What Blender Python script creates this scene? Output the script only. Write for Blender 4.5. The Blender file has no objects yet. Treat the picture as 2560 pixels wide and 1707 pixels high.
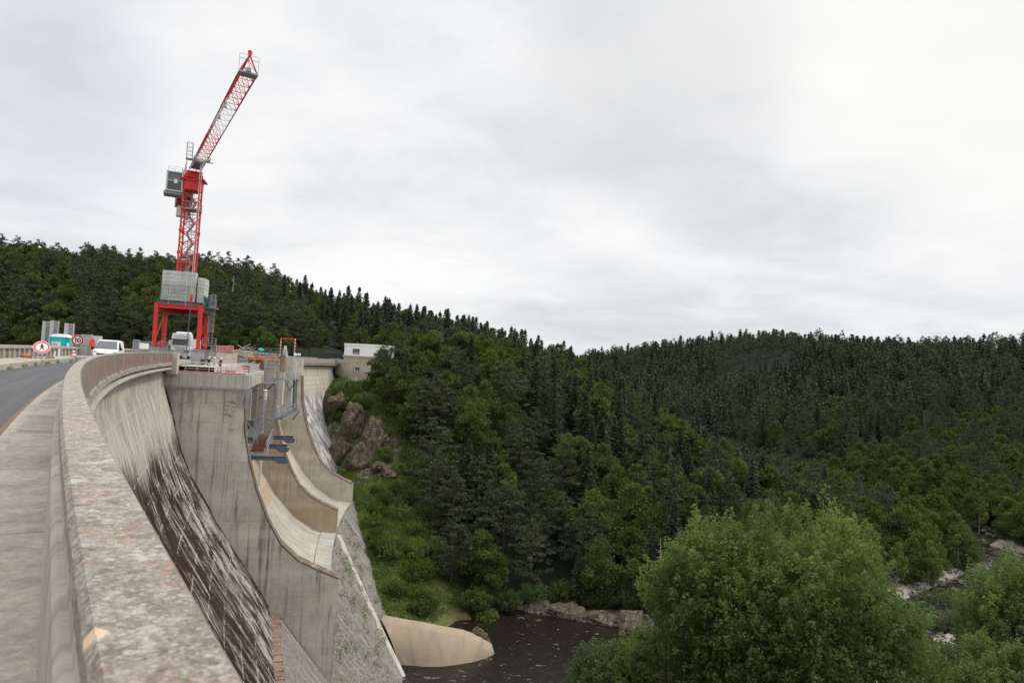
import bpy, math, random
import numpy as np
from mathutils import Vector, Matrix, noise as mnoise
PI = math.pi
sc = bpy.context.scene
COL = sc.collection

# ------------------------------------------------------------------ camera geometry (24 mm lens, photo 2560 x 1707)
FPX = 1706.7; PIT = math.radians(2.2); ROL = math.radians(3.35)
TH = math.radians(-34.6); RAD = 320.0; CZ = 1.55
def ray(x, y):
    a, b = x-1280, 853.5-y
    c, s = math.cos(ROL), math.sin(ROL)
    u = c*a-s*b; v = s*a+c*b
    return np.array([u, FPX*math.cos(PIT)-v*math.sin(PIT), FPX*math.sin(PIT)+v*math.cos(PIT)])
CEN = RAD*np.array([math.cos(TH), -math.sin(TH)])
def at(x, y, D):
    d = ray(x, y); return np.array([0, 0, CZ])+d*(D/d[1])
def at_z(x, y, z):
    d = ray(x, y); return np.array([0, 0, CZ])+d*((z-CZ)/d[2])
def P(s, o, z=0.0):                       # s metres along the crest, o metres downstream of the camera line
    a = TH+s/RAD
    p = CEN-(RAD-o)*np.array([math.cos(a), -math.sin(a)])
    return np.array([p[0], p[1], z])
def at_s(x, y, s):
    d = ray(x, y); a = TH+s/RAD; t = np.array([math.sin(a), math.cos(a)])
    k = (P(s, 0)[:2]@t)/(d[:2]@t); return np.array([0, 0, CZ])+d*k
def so(X, Y):
    vx = CEN[0]-X; vy = CEN[1]-Y
    return (np.arctan2(-vy, vx)-TH)*RAD, RAD-np.hypot(vx, vy)
def proj(p):                              # world -> photo pixels (used only to choose which trees are worth their own object)
    M = CAMM; d = np.asarray(p, float)-np.array([0, 0, CZ]); q = d@M
    return 1280+q[..., 0]/-q[..., 2]*FPX, 853.5-q[..., 1]/-q[..., 2]*FPX, -q[..., 2]

cam = bpy.data.cameras.new('camera'); camo = bpy.data.objects.new('camera', cam); COL.objects.link(camo)
f0 = ray(1280, 853.5); rt = ray(1281, 853.5)-f0; up = ray(1280, 852.5)-f0
f0 = f0/np.linalg.norm(f0); rt /= np.linalg.norm(rt); up /= np.linalg.norm(up)
CAMM = np.array([rt, up, -f0]).T
m = Matrix([[rt[i], up[i], -f0[i], (0, 0, CZ)[i]] for i in range(3)]+[[0, 0, 0, 1]])
camo.matrix_world = m
cam.sensor_width = 36; cam.lens = 24.0; cam.clip_end = 9000; cam.clip_start = .05
cam.dof.use_dof = True; cam.dof.focus_distance = 70; cam.dof.aperture_fstop = 5.6
sc.camera = camo

# ------------------------------------------------------------------ sky and sun
SUN_EL, SUN_AZ = math.radians(50), math.radians(62)      # azimuth clockwise from the view direction
def nn(nt, t, **k):
    n = nt.nodes.new(t)
    for a, b in k.items(): setattr(n, a, b)
    return n
w = bpy.data.worlds.new('World'); sc.world = w; w.use_nodes = True
nt = w.node_tree; nt.nodes.clear()
L = nt.links.new
out = nn(nt, 'ShaderNodeOutputWorld')
sky = nn(nt, 'ShaderNodeTexSky', sky_type='NISHITA', sun_disc=False, sun_elevation=SUN_EL, sun_rotation=SUN_AZ, altitude=900)
bsky = nn(nt, 'ShaderNodeBackground'); bsky.inputs[1].default_value = .12
L(sky.outputs[0], bsky.inputs[0])
tc = nn(nt, 'ShaderNodeTexCoord'); sep = nn(nt, 'ShaderNodeSeparateXYZ'); L(tc.outputs['Generated'], sep.inputs[0])
def wm(op, a, b=None, c=None):
    n = nn(nt, 'ShaderNodeMath', operation=op)
    for i, v in enumerate((a, b, c)):
        if v is None: continue
        if isinstance(v, (int, float)): n.inputs[i].default_value = v
        else: L(v, n.inputs[i])
    return n.outputs[0]
zz = wm('MAXIMUM', sep.outputs[2], 0.0); den = wm('ADD', zz, .22)
cx = wm('DIVIDE', sep.outputs[0], den); cy = wm('DIVIDE', sep.outputs[1], den)
cmb = nn(nt, 'ShaderNodeCombineXYZ'); L(cx, cmb.inputs[0]); L(cy, cmb.inputs[1])
def wnoise(scale, detail, rough, off, dist=0.0):
    mp = nn(nt, 'ShaderNodeMapping'); mp.inputs['Location'].default_value = off; mp.inputs['Scale'].default_value = (1, 1.15, 1)
    L(cmb.outputs[0], mp.inputs[0])
    n = nn(nt, 'ShaderNodeTexNoise'); n.inputs['Scale'].default_value = scale; n.inputs['Detail'].default_value = detail
    n.inputs['Roughness'].default_value = rough; n.inputs['Distortion'].default_value = dist
    L(mp.outputs[0], n.inputs[0]); return n.outputs[0]
def ramp(tree, fac, pts, interp='LINEAR'):
    r = tree.nodes.new('ShaderNodeValToRGB'); r.color_ramp.interpolation = interp
    e = r.color_ramp.elements
    while len(e) < len(pts): e.new(.5)
    for i, (p, c) in enumerate(pts):
        e[i].position = p; e[i].color = (c[0], c[1], c[2], 1) if len(c) == 3 else c
    tree.links.new(fac, r.inputs[0]); return r.outputs[0]
n1 = wnoise(.62, 5, .52, (3.1, 1.7, 0), .25); n2 = wnoise(1.9, 8, .6, (7.3, 2.2, 0), .35)
mixn = wm('ADD', wm('MULTIPLY', n1, .62), wm('MULTIPLY', n2, .38))
ccol = ramp(nt, mixn, [(.34, (.62, .63, .65)), (.44, (.71, .72, .745)), (.51, (.795, .80, .815)), (.60, (.88, .88, .88))])
# brighter around the veiled sun, greyer bank beside it
sdir = Vector((math.sin(math.radians(36))*math.cos(math.radians(25)), math.cos(math.radians(36))*math.cos(math.radians(25)), math.sin(math.radians(25))))
def dirmask(v, lo, hi):
    d = nn(nt, 'ShaderNodeVectorMath', operation='DOT_PRODUCT'); L(tc.outputs['Generated'], d.inputs[0]); d.inputs[1].default_value = v
    mr = nn(nt, 'ShaderNodeMapRange', interpolation_type='SMOOTHSTEP'); L(d.outputs['Value'], mr.inputs[0])
    mr.inputs[1].default_value = lo; mr.inputs[2].default_value = hi; return mr.outputs[0]
def wmix(f, a, b, t='MIX'):
    n = nn(nt, 'ShaderNodeMix', data_type='RGBA', blend_type=t)
    if isinstance(f, (int, float)): n.inputs[0].default_value = f
    else: L(f, n.inputs[0])
    for i, v in ((6, a), (7, b)):
        if isinstance(v, tuple): n.inputs[i].default_value = v
        else: L(v, n.inputs[i])
    return n.outputs[2]
ccol = wmix(wm('MULTIPLY', dirmask(sdir, .95, .9998), .8), ccol, (.90, .895, .87, 1))
gd = Vector(ray(1640, 175)).normalized()
gm = wm('MULTIPLY', dirmask(gd, .975, .9985), wm('MULTIPLY', wm('ADD', n2, .1), .5))
ccol = wmix(gm, ccol, (.56, .56, .555, 1))
# an overcast sky is brighter towards the zenith; boosted there and behind the camera, out of view, to lift ambient light
def wstep(v, lo, hi):
    mr = nn(nt, 'ShaderNodeMapRange', interpolation_type='SMOOTHSTEP'); L(v, mr.inputs[0]); mr.inputs[1].default_value = lo; mr.inputs[2].default_value = hi; return mr.outputs[0]
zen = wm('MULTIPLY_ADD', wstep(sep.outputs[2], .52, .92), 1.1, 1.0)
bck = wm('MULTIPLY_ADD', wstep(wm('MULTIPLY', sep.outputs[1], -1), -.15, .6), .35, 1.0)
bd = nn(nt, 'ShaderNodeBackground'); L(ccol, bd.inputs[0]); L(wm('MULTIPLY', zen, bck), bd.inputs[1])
# thin gaps of blue
gap = wm('MULTIPLY', dirmask(Vector(ray(90, 235)).normalized(), .985, .9995), .5)
gap2 = wm('ADD', wm('MULTIPLY', ramp(nt, n2, [(.60, (0, 0, 0)), (.72, (1, 1, 1))]), .06), wm('MULTIPLY', gap, n1))
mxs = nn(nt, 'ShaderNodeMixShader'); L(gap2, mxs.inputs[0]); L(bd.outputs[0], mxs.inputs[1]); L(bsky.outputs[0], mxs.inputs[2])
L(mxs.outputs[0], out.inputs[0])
sl = bpy.data.lights.new('sun', 'SUN'); sl.energy = 1.5; sl.angle = math.radians(10); sl.color = (1, .95, .87)
slo = bpy.data.objects.new('sun', sl); COL.objects.link(slo)
slo.rotation_euler = Vector((math.sin(SUN_AZ)*math.cos(SUN_EL), math.cos(SUN_AZ)*math.cos(SUN_EL), math.sin(SUN_EL))).to_track_quat('Z', 'Y').to_euler()
sc.view_settings.view_transform = 'Standard'; sc.view_settings.look = 'None'
sc.view_settings.exposure = 0.15; sc.view_settings.gamma = 1.0
sc.render.engine = 'CYCLES'

# ------------------------------------------------------------------ materials
class NB:
    def __init__(s, name):
        s.m = bpy.data.materials.new(name); s.m.use_nodes = True; s.t = s.m.node_tree
        s.b = s.t.nodes['Principled BSDF']; s.out = s.t.nodes['Material Output']
        s.b.inputs['Specular IOR Level'].default_value = .3
    def n(s, t, **k): return nn(s.t, t, **k)
    def l(s, a, b): s.t.links.new(a, b)
    def uv(s, scale=(1, 1, 1), loc=(0, 0, 0), obj=False, rot=(0, 0, 0)):
        c = s.n('ShaderNodeTexCoord'); mp = s.n('ShaderNodeMapping')
        mp.inputs['Scale'].default_value = scale; mp.inputs['Location'].default_value = loc; mp.inputs['Rotation'].default_value = rot
        s.l(c.outputs['Object' if obj else 'UV'], mp.inputs[0]); return mp.outputs[0]
    def noise(s, vec, scale=1, detail=4, rough=.55, dist=0):
        n = s.n('ShaderNodeTexNoise'); n.inputs['Scale'].default_value = scale; n.inputs['Detail'].default_value = detail
        n.inputs['Roughness'].default_value = rough; n.inputs['Distortion'].default_value = dist
        s.l(vec, n.inputs[0]); return n.outputs[0]
    def voro(s, vec, scale=1, feat='F1', o='Distance'):
        n = s.n('ShaderNodeTexVoronoi', feature=feat); n.inputs['Scale'].default_value = scale
        s.l(vec, n.inputs[0]); return n.outputs[o]
    def math(s, op, a, b=None, c=None, clamp=False):
        n = s.n('ShaderNodeMath', operation=op, use_clamp=clamp)
        for i, v in enumerate((a, b, c)):
            if v is None: continue
            if isinstance(v, (int, float)): n.inputs[i].default_value = v
            else: s.l(v, n.inputs[i])
        return n.outputs[0]
    def ramp(s, f, pts, interp='LINEAR'): return ramp(s.t, f, pts, interp)
    def step(s, v, lo, hi):
        r = s.n('ShaderNodeMapRange', interpolation_type='SMOOTHSTEP'); s.l(v, r.inputs[0])
        r.inputs[1].default_value = lo; r.inputs[2].default_value = hi; return r.outputs[0]
    def mix(s, f, a, b, t='MIX'):
        n = s.n('ShaderNodeMix', data_type='RGBA', blend_type=t)
        if isinstance(f, (int, float)): n.inputs[0].default_value = f
        else: s.l(f, n.inputs[0])
        for i, v in ((6, a), (7, b)):
            if isinstance(v, tuple): n.inputs[i].default_value = (*v[:3], 1)
            else: s.l(v, n.inputs[i])
        return n.outputs[2]
    def sepuv(s, vec):
        n = s.n('ShaderNodeSeparateXYZ'); s.l(vec, n.inputs[0]); return n.outputs
    def fin(s, col, rough=.85, bump=None, bs=.3, bd=.02, metal=0):
        if isinstance(col, tuple): s.b.inputs['Base Color'].default_value = (*col[:3], 1)
        else: s.l(col, s.b.inputs['Base Color'])
        if isinstance(rough, (int, float)): s.b.inputs['Roughness'].default_value = rough
        else: s.l(rough, s.b.inputs['Roughness'])
        s.b.inputs['Metallic'].default_value = metal
        if bump is not None:
            b = s.n('ShaderNodeBump'); b.inputs['Strength'].default_value = bs; b.inputs['Distance'].default_value = bd
            s.l(bump, b.inputs['Height']); s.l(b.outputs[0], s.b.inputs['Normal'])
        return s.m
    def line(s, v, period, width):       # 1 on a thin line each period
        f = s.math('FRACT', s.math('DIVIDE', v, period)); f = s.math('ABSOLUTE', s.math('SUBTRACT', f, .5))
        return s.math('GREATER_THAN', f, .5-width/period/2)

def concrete(name, base=(.42, .38, .32), dark=(.13, .115, .1), light=(.58, .55, .5), streak=1.0, lift=2.2, ochre=0.0, sc_=1.0, white=.3):
    b = NB(name)
    u = b.uv()
    x, y, _ = b.sepuv(u)[:3]
    big = b.noise(b.uv((.22*sc_, .22*sc_, 1)), 1, 4, .6, .3)
    st = b.noise(b.uv((1.5*sc_, .07*sc_, 1), (3, 1, 0)), 1, 5, .65, .15)
    st2 = b.noise(b.uv((6*sc_, .22*sc_, 1), (1, 7, 0)), 1, 4, .6)
    fine = b.noise(b.uv((5, 5, 1)), 1, 6, .7)
    c = b.mix(b.step(big, .35, .68), base, tuple(v*.82 for v in base))
    md = b.noise(b.uv((.5*sc_, .35*sc_, 1), (8, 8, 0)), 1, 7, .75, .5)
    c = b.mix(b.math('MULTIPLY', b.step(md, .48, .66), .45), c, tuple(v*.55 for v in base)); c = b.mix(b.math('MULTIPLY', b.step(md, .46, .34), .4), c, light)
    c = b.mix(b.math('MULTIPLY', b.step(st, .50, .68), .85*streak), c, dark)
    c = b.mix(b.math('MULTIPLY', b.step(st2, .56, .8), .45*streak), c, dark)
    wt = b.noise(b.uv((2.1*sc_, .12*sc_, 1), (11, 3, 0)), 1, 5, .7)
    c = b.mix(b.math('MULTIPLY', b.step(wt, .58, .74), white), c, light)
    if ochre: 
        oc = b.noise(b.uv((.35, .12, 1), (5, 5, 0)), 1, 3, .5)
        c = b.mix(b.math('MULTIPLY', b.step(oc, .35, .62), ochre), c, (.34, .245, .145))
    if lift:
        wv = b.math('ADD', y, b.math('MULTIPLY', fine, .06))
        c = b.mix(b.math('MULTIPLY', b.line(wv, lift, .06), .3), c, dark)
        tn = b.noise(b.uv((.02, 1/lift, 1), (0, .5, 0)), 1, 0, 0)
        c = b.mix(b.math('MULTIPLY', b.step(tn, .45, .6), .22), c, light)
    c = b.mix(.35, c, b.ramp(fine, [(.25, (.25, .25, .25)), (.75, (.95, .95, .95))]), 'OVERLAY')
    return b.fin(c, .9, fine, .4, .03)
def plain(name, col, rough=.5, metal=0, var=.12, grime=.0, spec=None):
    b = NB(name); n = b.noise(b.uv((1, 1, 1), obj=True), 1.7, 5, .6)
    c = b.mix(n, tuple(max(0, v*(1-var)) for v in col), tuple(min(1, v*(1+var)) for v in col))
    if grime:
        g = b.noise(b.uv((2.5, 2.5, .35), obj=True), 1.3, 6, .7)
        c = b.mix(b.math('MULTIPLY', b.step(g, .5, .75), grime), c, (.09, .075, .06))
    if spec is not None: b.b.inputs['Specular IOR Level'].default_value = spec
    return b.fin(c, rough, metal=metal)

M = {}
M['pier'] = concrete('pier_concrete', (.52, .475, .405), (.13, .115, .10), (.66, .62, .55), 1.0, 2.4, 0, 1, .45)
M['pier_brown'] = concrete('ochre_stained_concrete', (.46, .41, .33), (.14, .11, .08), (.55, .50, .42), .5, 2.4, .7, 1, .2)
M['pier_pale'] = concrete('pale_concrete', (.50, .46, .385), (.18, .16, .135), (.62, .58, .51), .5, 2.4, .12, 1, .3)
M['rustcol'] = concrete('rust_streaked_concrete', (.22, .155, .115), (.07, .045, .035), (.42, .38, .33), .9, 0, .3, 1.5, .3)
M['chute'] = concrete('chute_concrete', (.40, .37, .315), (.19, .17, .14), (.54, .51, .46), .9, 0, 0, 1, .3)
M['house_concrete'] = concrete('old_house_concrete', (.40, .355, .28), (.22, .19, .15), (.5, .46, .38), .5, 2.6, 0, .6, .2)
M['block'] = concrete('ballast_concrete', (.52, .51, .47), (.25, .25, .23), (.62, .61, .58), .35, 0, 0, 1, .3)
M['apron'] = concrete('apron_concrete', (.29, .25, .195), (.14, .095, .06), (.44, .40, .34), .5, 0, .5, .3, .4)

def face_mat():
    b = NB('wet_stained_dam_face'); u = b.uv(); x, z, _ = b.sepuv(u)[:3]
    dep = b.math('MULTIPLY', z, -1)
    wob = b.noise(b.uv((.09, .05, 1), (2, 0, 0)), 1, 3, .6)
    st = b.noise(b.uv((.55, .05, 1), (4, 1, 0)), 1, 7, .72, .2)
    st2 = b.noise(b.uv((1.9, .16, 1), (9, 2, 0)), 1, 6, .75, .4)
    patch = b.noise(b.uv((.32, .22, 1), (1, 1, 0)), 1, 8, .8, .9)
    fine = b.noise(b.uv((4, 4, 1)), 1, 6, .7)
    base = b.mix(b.step(patch, .35, .6), (.55, .51, .44), (.40, .37, .32))
    base = b.mix(b.math('MULTIPLY', b.step(st2, .49, .60), b.math('MULTIPLY', b.step(dep, 1.5, 6), .85)), base, (.15, .13, .11))
    edge = b.math('ADD', b.math('MULTIPLY', b.math('SUBTRACT', wob, .5), 12), b.math('MULTIPLY', b.math('SUBTRACT', st2, .5), 13))
    edge = b.math('ADD', edge, b.math('MULTIPLY', b.step(x, 30, 75), -1.5))
    dk = b.math('MAXIMUM', b.step(b.math('ADD', dep, edge), 5.2, 8.2), b.math('MULTIPLY', b.step(b.math('ADD', x, b.math('MULTIPLY', b.math('SUBTRACT', patch, .5), 2)), 90.2, 90.9), b.step(dep, 2.5, 4)))  # strip along the spillway wall: brown band plus a painted shadow gap
    right = b.step(x, 52, 84)
    wsum = b.math('ADD', b.math('MULTIPLY', b.math('ADD', st2, patch), .5), b.math('MULTIPLY', right, .05))
    wmask = b.math('MULTIPLY', b.step(wsum, .53, .60), b.math('MULTIPLY_ADD', b.step(fine, .36, .56), .65, .35))
    c = b.mix(dk, base, b.mix(fine, (.013, .0062, .003), (.042, .021, .011)))
    c = b.mix(b.math('MULTIPLY', wmask, b.step(dep, 4, 8)), c, b.mix(fine, (.30, .28, .25), (.66, .63, .58)))
    jl = b.math('MAXIMUM', b.math('MULTIPLY', b.line(b.math('ADD', dep, b.math('MULTIPLY', st2, .9)), 2.3, .12), b.step(patch, .47, .53)),
                b.math('MULTIPLY', b.line(b.math('ADD', x, b.math('MULTIPLY', fine, .3)), 9.0, .16), b.step(st, .47, .55)))
    c = b.mix(b.math('MULTIPLY', jl, .75), c, (.50, .47, .42))
    b.b.inputs['Specular IOR Level'].default_value = .12
    return b.fin(c, .8, b.math('ADD', fine, wmask), .6, .06)
M['face'] = face_mat()
def masonry(name, base, mort, dark, bw=2.2, bh=1.1, white=.5, top=None):
    b = NB(name); u = b.uv(); fine = b.noise(b.uv((3, 3, 1)), 1, 6, .75); patch = b.noise(b.uv((.3, .3, 1)), 1, 6, .7, .5)
    br = b.n('ShaderNodeTexBrick'); b.l(u, br.inputs[0])
    br.inputs['Scale'].default_value = 1; br.inputs['Mortar Size'].default_value = .035; br.inputs['Brick Width'].default_value = bw; br.inputs['Row Height'].default_value = bh
    br.inputs['Color1'].default_value = (*base, 1); br.inputs['Color2'].default_value = (*tuple(v*.72 for v in base), 1); br.inputs['Mortar'].default_value = (*mort, 1)
    st = b.noise(b.uv((1.3, .1, 1)), 1, 5, .7)
    c = b.mix(b.math('MULTIPLY', b.step(st, .5, .66), .8), br.outputs[0], dark)
    wn = b.noise(b.uv((.45, .22, 1), (6, 2, 0)), 1, 7, .8, .9)
    c = b.mix(b.math('MULTIPLY', b.step(wn, .47, .57), white), c, (.60, .575, .54))
    if top:
        x, z, _ = b.sepuv(u)[:3]
        c = b.mix(b.step(b.math('ADD', z, b.math('MULTIPLY', patch, 4)), top, top+4), c, b.mix(b.step(st, .5, .7), (.47, .43, .35), (.22, .19, .15)))
    c = b.mix(.5, c, b.ramp(fine, [(.25, (.2, .2, .2)), (.75, (.95, .95, .95))]), 'OVERLAY')
    return b.fin(c, .92, b.math('ADD', br.outputs['Fac'], b.math('MULTIPLY', fine, -1.0)), .8, -.1)
M['masonry'] = masonry('white_crusted_masonry', (.27, .25, .235), (.42, .40, .37), (.075, .06, .055), 2.6, 1.3, .9, -9)
def rough_mat():
    b = NB('rough_mossy_masonry'); fine = b.noise(b.uv((2.2, 2.2, 1)), 1, 8, .8, .3); patch = b.noise(b.uv((.12, .1, 1)), 1, 5, .6, .4)
    vo = b.voro(b.uv((1.5, 1.5, 1)), 1); wn = b.noise(b.uv((.9, .12, 1), (6, 2, 0)), 1, 6, .75, .6)
    c = b.ramp(fine, [(.3, (.06, .055, .05)), (.5, (.20, .185, .165)), (.68, (.37, .35, .32))])
    c = b.mix(b.math('MULTIPLY', b.step(wn, .52, .64), .5), c, (.42, .40, .36))
    c = b.mix(b.math('MULTIPLY', b.step(patch, .52, .7), .5), c, (.16, .13, .08))
    gr = b.noise(b.uv((.6, .5, 1), (3, 8, 0)), 1, 5, .75)
    c = b.mix(b.math('MULTIPLY', b.step(gr, .60, .67), .8), c, (.07, .10, .03))
    return b.fin(c, .95, b.math('ADD', vo, fine), .9, .15)
M['rough'] = rough_mat()
def lichen_mat():
    b = NB('lichen_covered_concrete'); v = b.uv((1, 1, 1), obj=True)
    a = b.noise(v, 15, 8, .75, .3); g = b.noise(v, 55, 6, .8); vo = b.voro(v, 95); big = b.noise(v, 2.2, 5, .6, .6)
    g2 = b.noise(b.uv((1, 1, 1), (3, 3, 8), True), 28, 6, .85)
    c = b.ramp(a, [(.30, (.15, .125, .10)), (.42, (.25, .215, .18)), (.52, (.335, .295, .25)), (.60, (.42, .385, .34)), (.72, (.58, .56, .52))])
    vn = b.n('ShaderNodeTexVoronoi', feature='F1'); vn.inputs['Scale'].default_value = 105; b.l(v, vn.inputs[0])
    vs = b.n('ShaderNodeSeparateColor'); b.l(vn.outputs['Color'], vs.inputs[0])
    c = b.mix(b.math('MULTIPLY', b.step(vs.outputs[0], .2, .9), .5), c, b.ramp(vs.outputs[1], [(0, (.07, .058, .048)), (.35, (.20, .175, .15)), (.65, (.36, .33, .295)), (1, (.66, .64, .61))]))
    c = b.mix(b.math('MULTIPLY', b.step(g2, .55, .61), .6), c, (.66, .625, .575))
    c = b.mix(b.math('MULTIPLY', b.step(g2, .46, .39), .7), c, (.17, .13, .105))
    c = b.mix(b.math('MULTIPLY', b.step(g, .43, .37), .6), c, (.10, .08, .06))
    c = b.mix(b.math('MULTIPLY', b.step(b.noise(b.uv((1, 1, 1), (5, 5, 5), True), 6, 7, .8, .3), .55, .62), .55), c, (.31, .19, .15))
    c = b.mix(b.math('MULTIPLY', b.step(b.noise(b.uv((1, 1, 1), (9, 1, 2), True), 7, 7, .8, .3), .56, .61), .7), c, (.55, .56, .49))
    org = b.math('MULTIPLY', b.step(b.noise(b.uv((1, 1, 1), (2, 7, 3), True), 24, 5, .8), .56, .60), b.step(b.noise(b.uv((1, 1, 1), (4, 4, 3), True), 1.6, 3, .6), .50, .58))
    c = b.mix(b.math('MULTIPLY', org, .6), c, (.55, .21, .07))
    pd = b.n('ShaderNodeVectorMath', operation='DISTANCE'); b.l(v, pd.inputs[0]); pp = at_z(222, 1585, 1.02); pd.inputs[1].default_value = pp
    c = b.mix(b.math('MULTIPLY', b.step(b.math('ADD', pd.outputs['Value'], b.math('MULTIPLY', a, .05)), .062, .050), .9), c, (.80, .58, .39))
    return b.fin(c, .95, b.math('ADD', b.math('MULTIPLY', g, .6), b.math('ADD', a, b.math('MULTIPLY', vo, .5))), 1.0, .012)
M['lichen'] = lichen_mat()
def parapet_face():
    b = NB('red_stained_parapet'); u = b.uv(); x, z, _ = b.sepuv(u)[:3]
    cell = b.n('ShaderNodeTexWhiteNoise', noise_dimensions='1D'); b.l(b.math('FLOOR', b.math('DIVIDE', x, 1.15)), cell.inputs['W'])
    fine = b.noise(b.uv((6, 6, 1)), 1, 6, .7); st = b.noise(b.uv((3.2, .5, 1)), 1, 5, .7)
    base = b.mix(b.step(st, .4, .62), (.27, .23, .20), (.125, .105, .095))
    red = b.math('MULTIPLY', b.math('GREATER_THAN', cell.outputs['Value'], .22), b.step(st, .34, .50))
    zf = b.math('MULTIPLY', b.step(z, -.25, .05), b.step(b.math('ADD', z, b.math('MULTIPLY', fine, .3)), 1.1, .75))
    rr = b.n('ShaderNodeTexWhiteNoise', noise_dimensions='1D'); b.l(b.math('ADD', b.math('FLOOR', b.math('DIVIDE', x, 1.15)), 31), rr.inputs['W'])
    c = b.mix(b.math('MULTIPLY', b.math('MULTIPLY', red, zf), b.math('MULTIPLY_ADD', rr.outputs['Value'], .5, .5)), base, (.25, .065, .04))
    rib = b.math('MULTIPLY', b.line(b.math('ADD', x, b.math('MULTIPLY', fine, .06)), 1.15, .16), .7)
    c = b.mix(rib, c, (.42, .385, .33))
    c = b.mix(b.math('MULTIPLY', b.step(z, -.05, -.22), .8), c, b.mix(b.step(b.noise(b.uv((1.6, 3, 1)), 1, 6, .75), .4, .6), (.50, .46, .38), (.16, .14, .12)))
    return b.fin(c, .92, fine, .5, .02)
M['parapet'] = parapet_face()
M['inner'] = concrete('grey_weathered_concrete', (.40, .365, .315), (.14, .12, .10), (.56, .53, .47), .7, 0, 0, 2.2, .45)
def walk_mat():
    b = NB('worn_walkway_concrete'); v = b.uv((1, 1, 1), obj=True)
    a = b.noise(v, .7, 6, .7, .3); g = b.noise(v, 14, 7, .75); e = b.noise(v, 90, 3, .6)
    c = b.ramp(a, [(.3, (.22, .19, .16)), (.5, (.335, .30, .255)), (.7, (.44, .40, .345))])
    c = b.mix(.55, c, b.ramp(g, [(.3, (.25, .25, .25)), (.7, (.85, .85, .85))]), 'OVERLAY')
    x = b.sepuv(b.uv())[0]
    bands = b.noise(b.uv((.45, .15, 1)), 1, 4, .7)
    c = b.mix(b.math('MULTIPLY', b.step(bands, .5, .7), .5), c, (.12, .1, .08))
    c = b.mix(b.math('MULTIPLY', b.line(x, 3.0, .03), .6), c, (.1, .085, .07))
    return b.fin(c, .9, b.math('ADD', g, e), .5, .01)
M['walk'] = walk_mat()
def asphalt():
    b = NB('dark_asphalt'); v = b.uv((1, 1, 1), obj=True); a = b.noise(v, .3, 5, .6); g = b.noise(v, 60, 3, .7)
    c = b.mix(a, (.055, .056, .062), (.095, .095, .10)); c = b.mix(b.step(g, .55, .7), c, (.13, .13, .13))
    tr = b.noise(b.uv((.05, 1.6, 1)), 1, 3, .6); c = b.mix(b.math('MULTIPLY', b.step(tr, .5, .62), .35), c, (.13, .128, .125))
    return b.fin(c, .75, g, .4, .01)
M['asphalt'] = asphalt()
M['dirt'] = plain('dry_reddish_grit', (.20, .12, .085), .95, 0, .5)
def paint(name, col, rough=.42, grime=.25): return plain(name, col, rough, 0, .08, grime)
M['red'] = paint('red_crane_paint', (.62, .035, .03)); M['dkred'] = paint('dark_red_paint', (.22, .025, .03))
M['white'] = paint('white_paint', (.78, .78, .77), .4, .12); M['offwhite'] = paint('off_white_steel', (.55, .54, .52), .5, .3)
M['galv'] = plain('galvanised_steel', (.33, .345, .355), .55, .35, .25, .25)
M['dkgalv'] = plain('dark_grey_steel', (.10, .115, .125), .6, .2, .2, .2)
M['steel_blue'] = plain('blue_grey_painted_steel', (.12, .135, .155), .55, .1, .15, .25)
M['rust'] = plain('rusty_steel', (.16, .065, .03), .9, .1, .5, .4)
M['orange'] = paint('orange_paint', (.75, .22, .02), .5, .1); M['redfloor'] = paint('faded_red_plywood', (.36, .045, .04), .75, .35)
M['black'] = plain('black_rubber', (.02, .02, .022), .7); M['glass'] = plain('dark_window_glass', (.03, .037, .042), .08, 0, .1, 0, .6)
M['cabglass'] = plain('grey_tinted_glass', (.10, .12, .13), .1, 0, .1, 0, .6)
M['cyan'] = paint('turquoise_plastic', (.02, .50, .44), .5, .1); M['netting'] = plain('green_debris_netting', (.03, .16, .13), .8, 0, .3)
M['signred'] = plain('sign_red', (.55, .02, .025), .45, 0, .03); M['signpink'] = plain('sun_faded_sign_red', (.62, .11, .14), .5, 0, .05)
M['signwhite'] = plain('sign_white', (.80, .80, .78), .45, 0, .03); M['signblack'] = plain('sign_black', (.02, .02, .025), .5, 0, .03)
M['greyface'] = plain('grey_sign_back', (.4, .4, .4), .6, .2)
M['buff'] = plain('rust_coloured_canvas', (.36, .16, .055), .9, 0, .4); M['skin'] = plain('skin', (.55, .33, .24), .6, 0, .05)
M['navy'] = plain('navy_cloth', (.02, .035, .10), .9, 0, .2); M['blackcloth'] = plain('black_cloth', (.018, .018, .022), .9, 0, .2)
M['greycloth'] = plain('grey_cloth', (.42, .42, .43), .9, 0, .15); M['teal'] = plain('dark_teal_cloth', (.02, .07, .08), .9, 0, .2)
M['hivis'] = plain('lime_plastic', (.62, .80, .03), .4, 0, .05); M['helmred'] = plain('red_plastic', (.75, .06, .03), .4, 0, .05)
M['jeans'] = plain('blue_denim', (.05, .10, .22), .9, 0, .2)
M['wood'] = plain('weathered_plank', (.36, .28, .2), .85, 0, .3)
M['bark'] = plain('brown_bark', (.075, .055, .042), .95, 0, .4); M['palebark'] = plain('pale_birch_bark', (.32, .29, .25), .9, 0, .3); M['deadbark'] = plain('bleached_dead_wood', (.38, .34, .29), .9, 0, .2)

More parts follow.
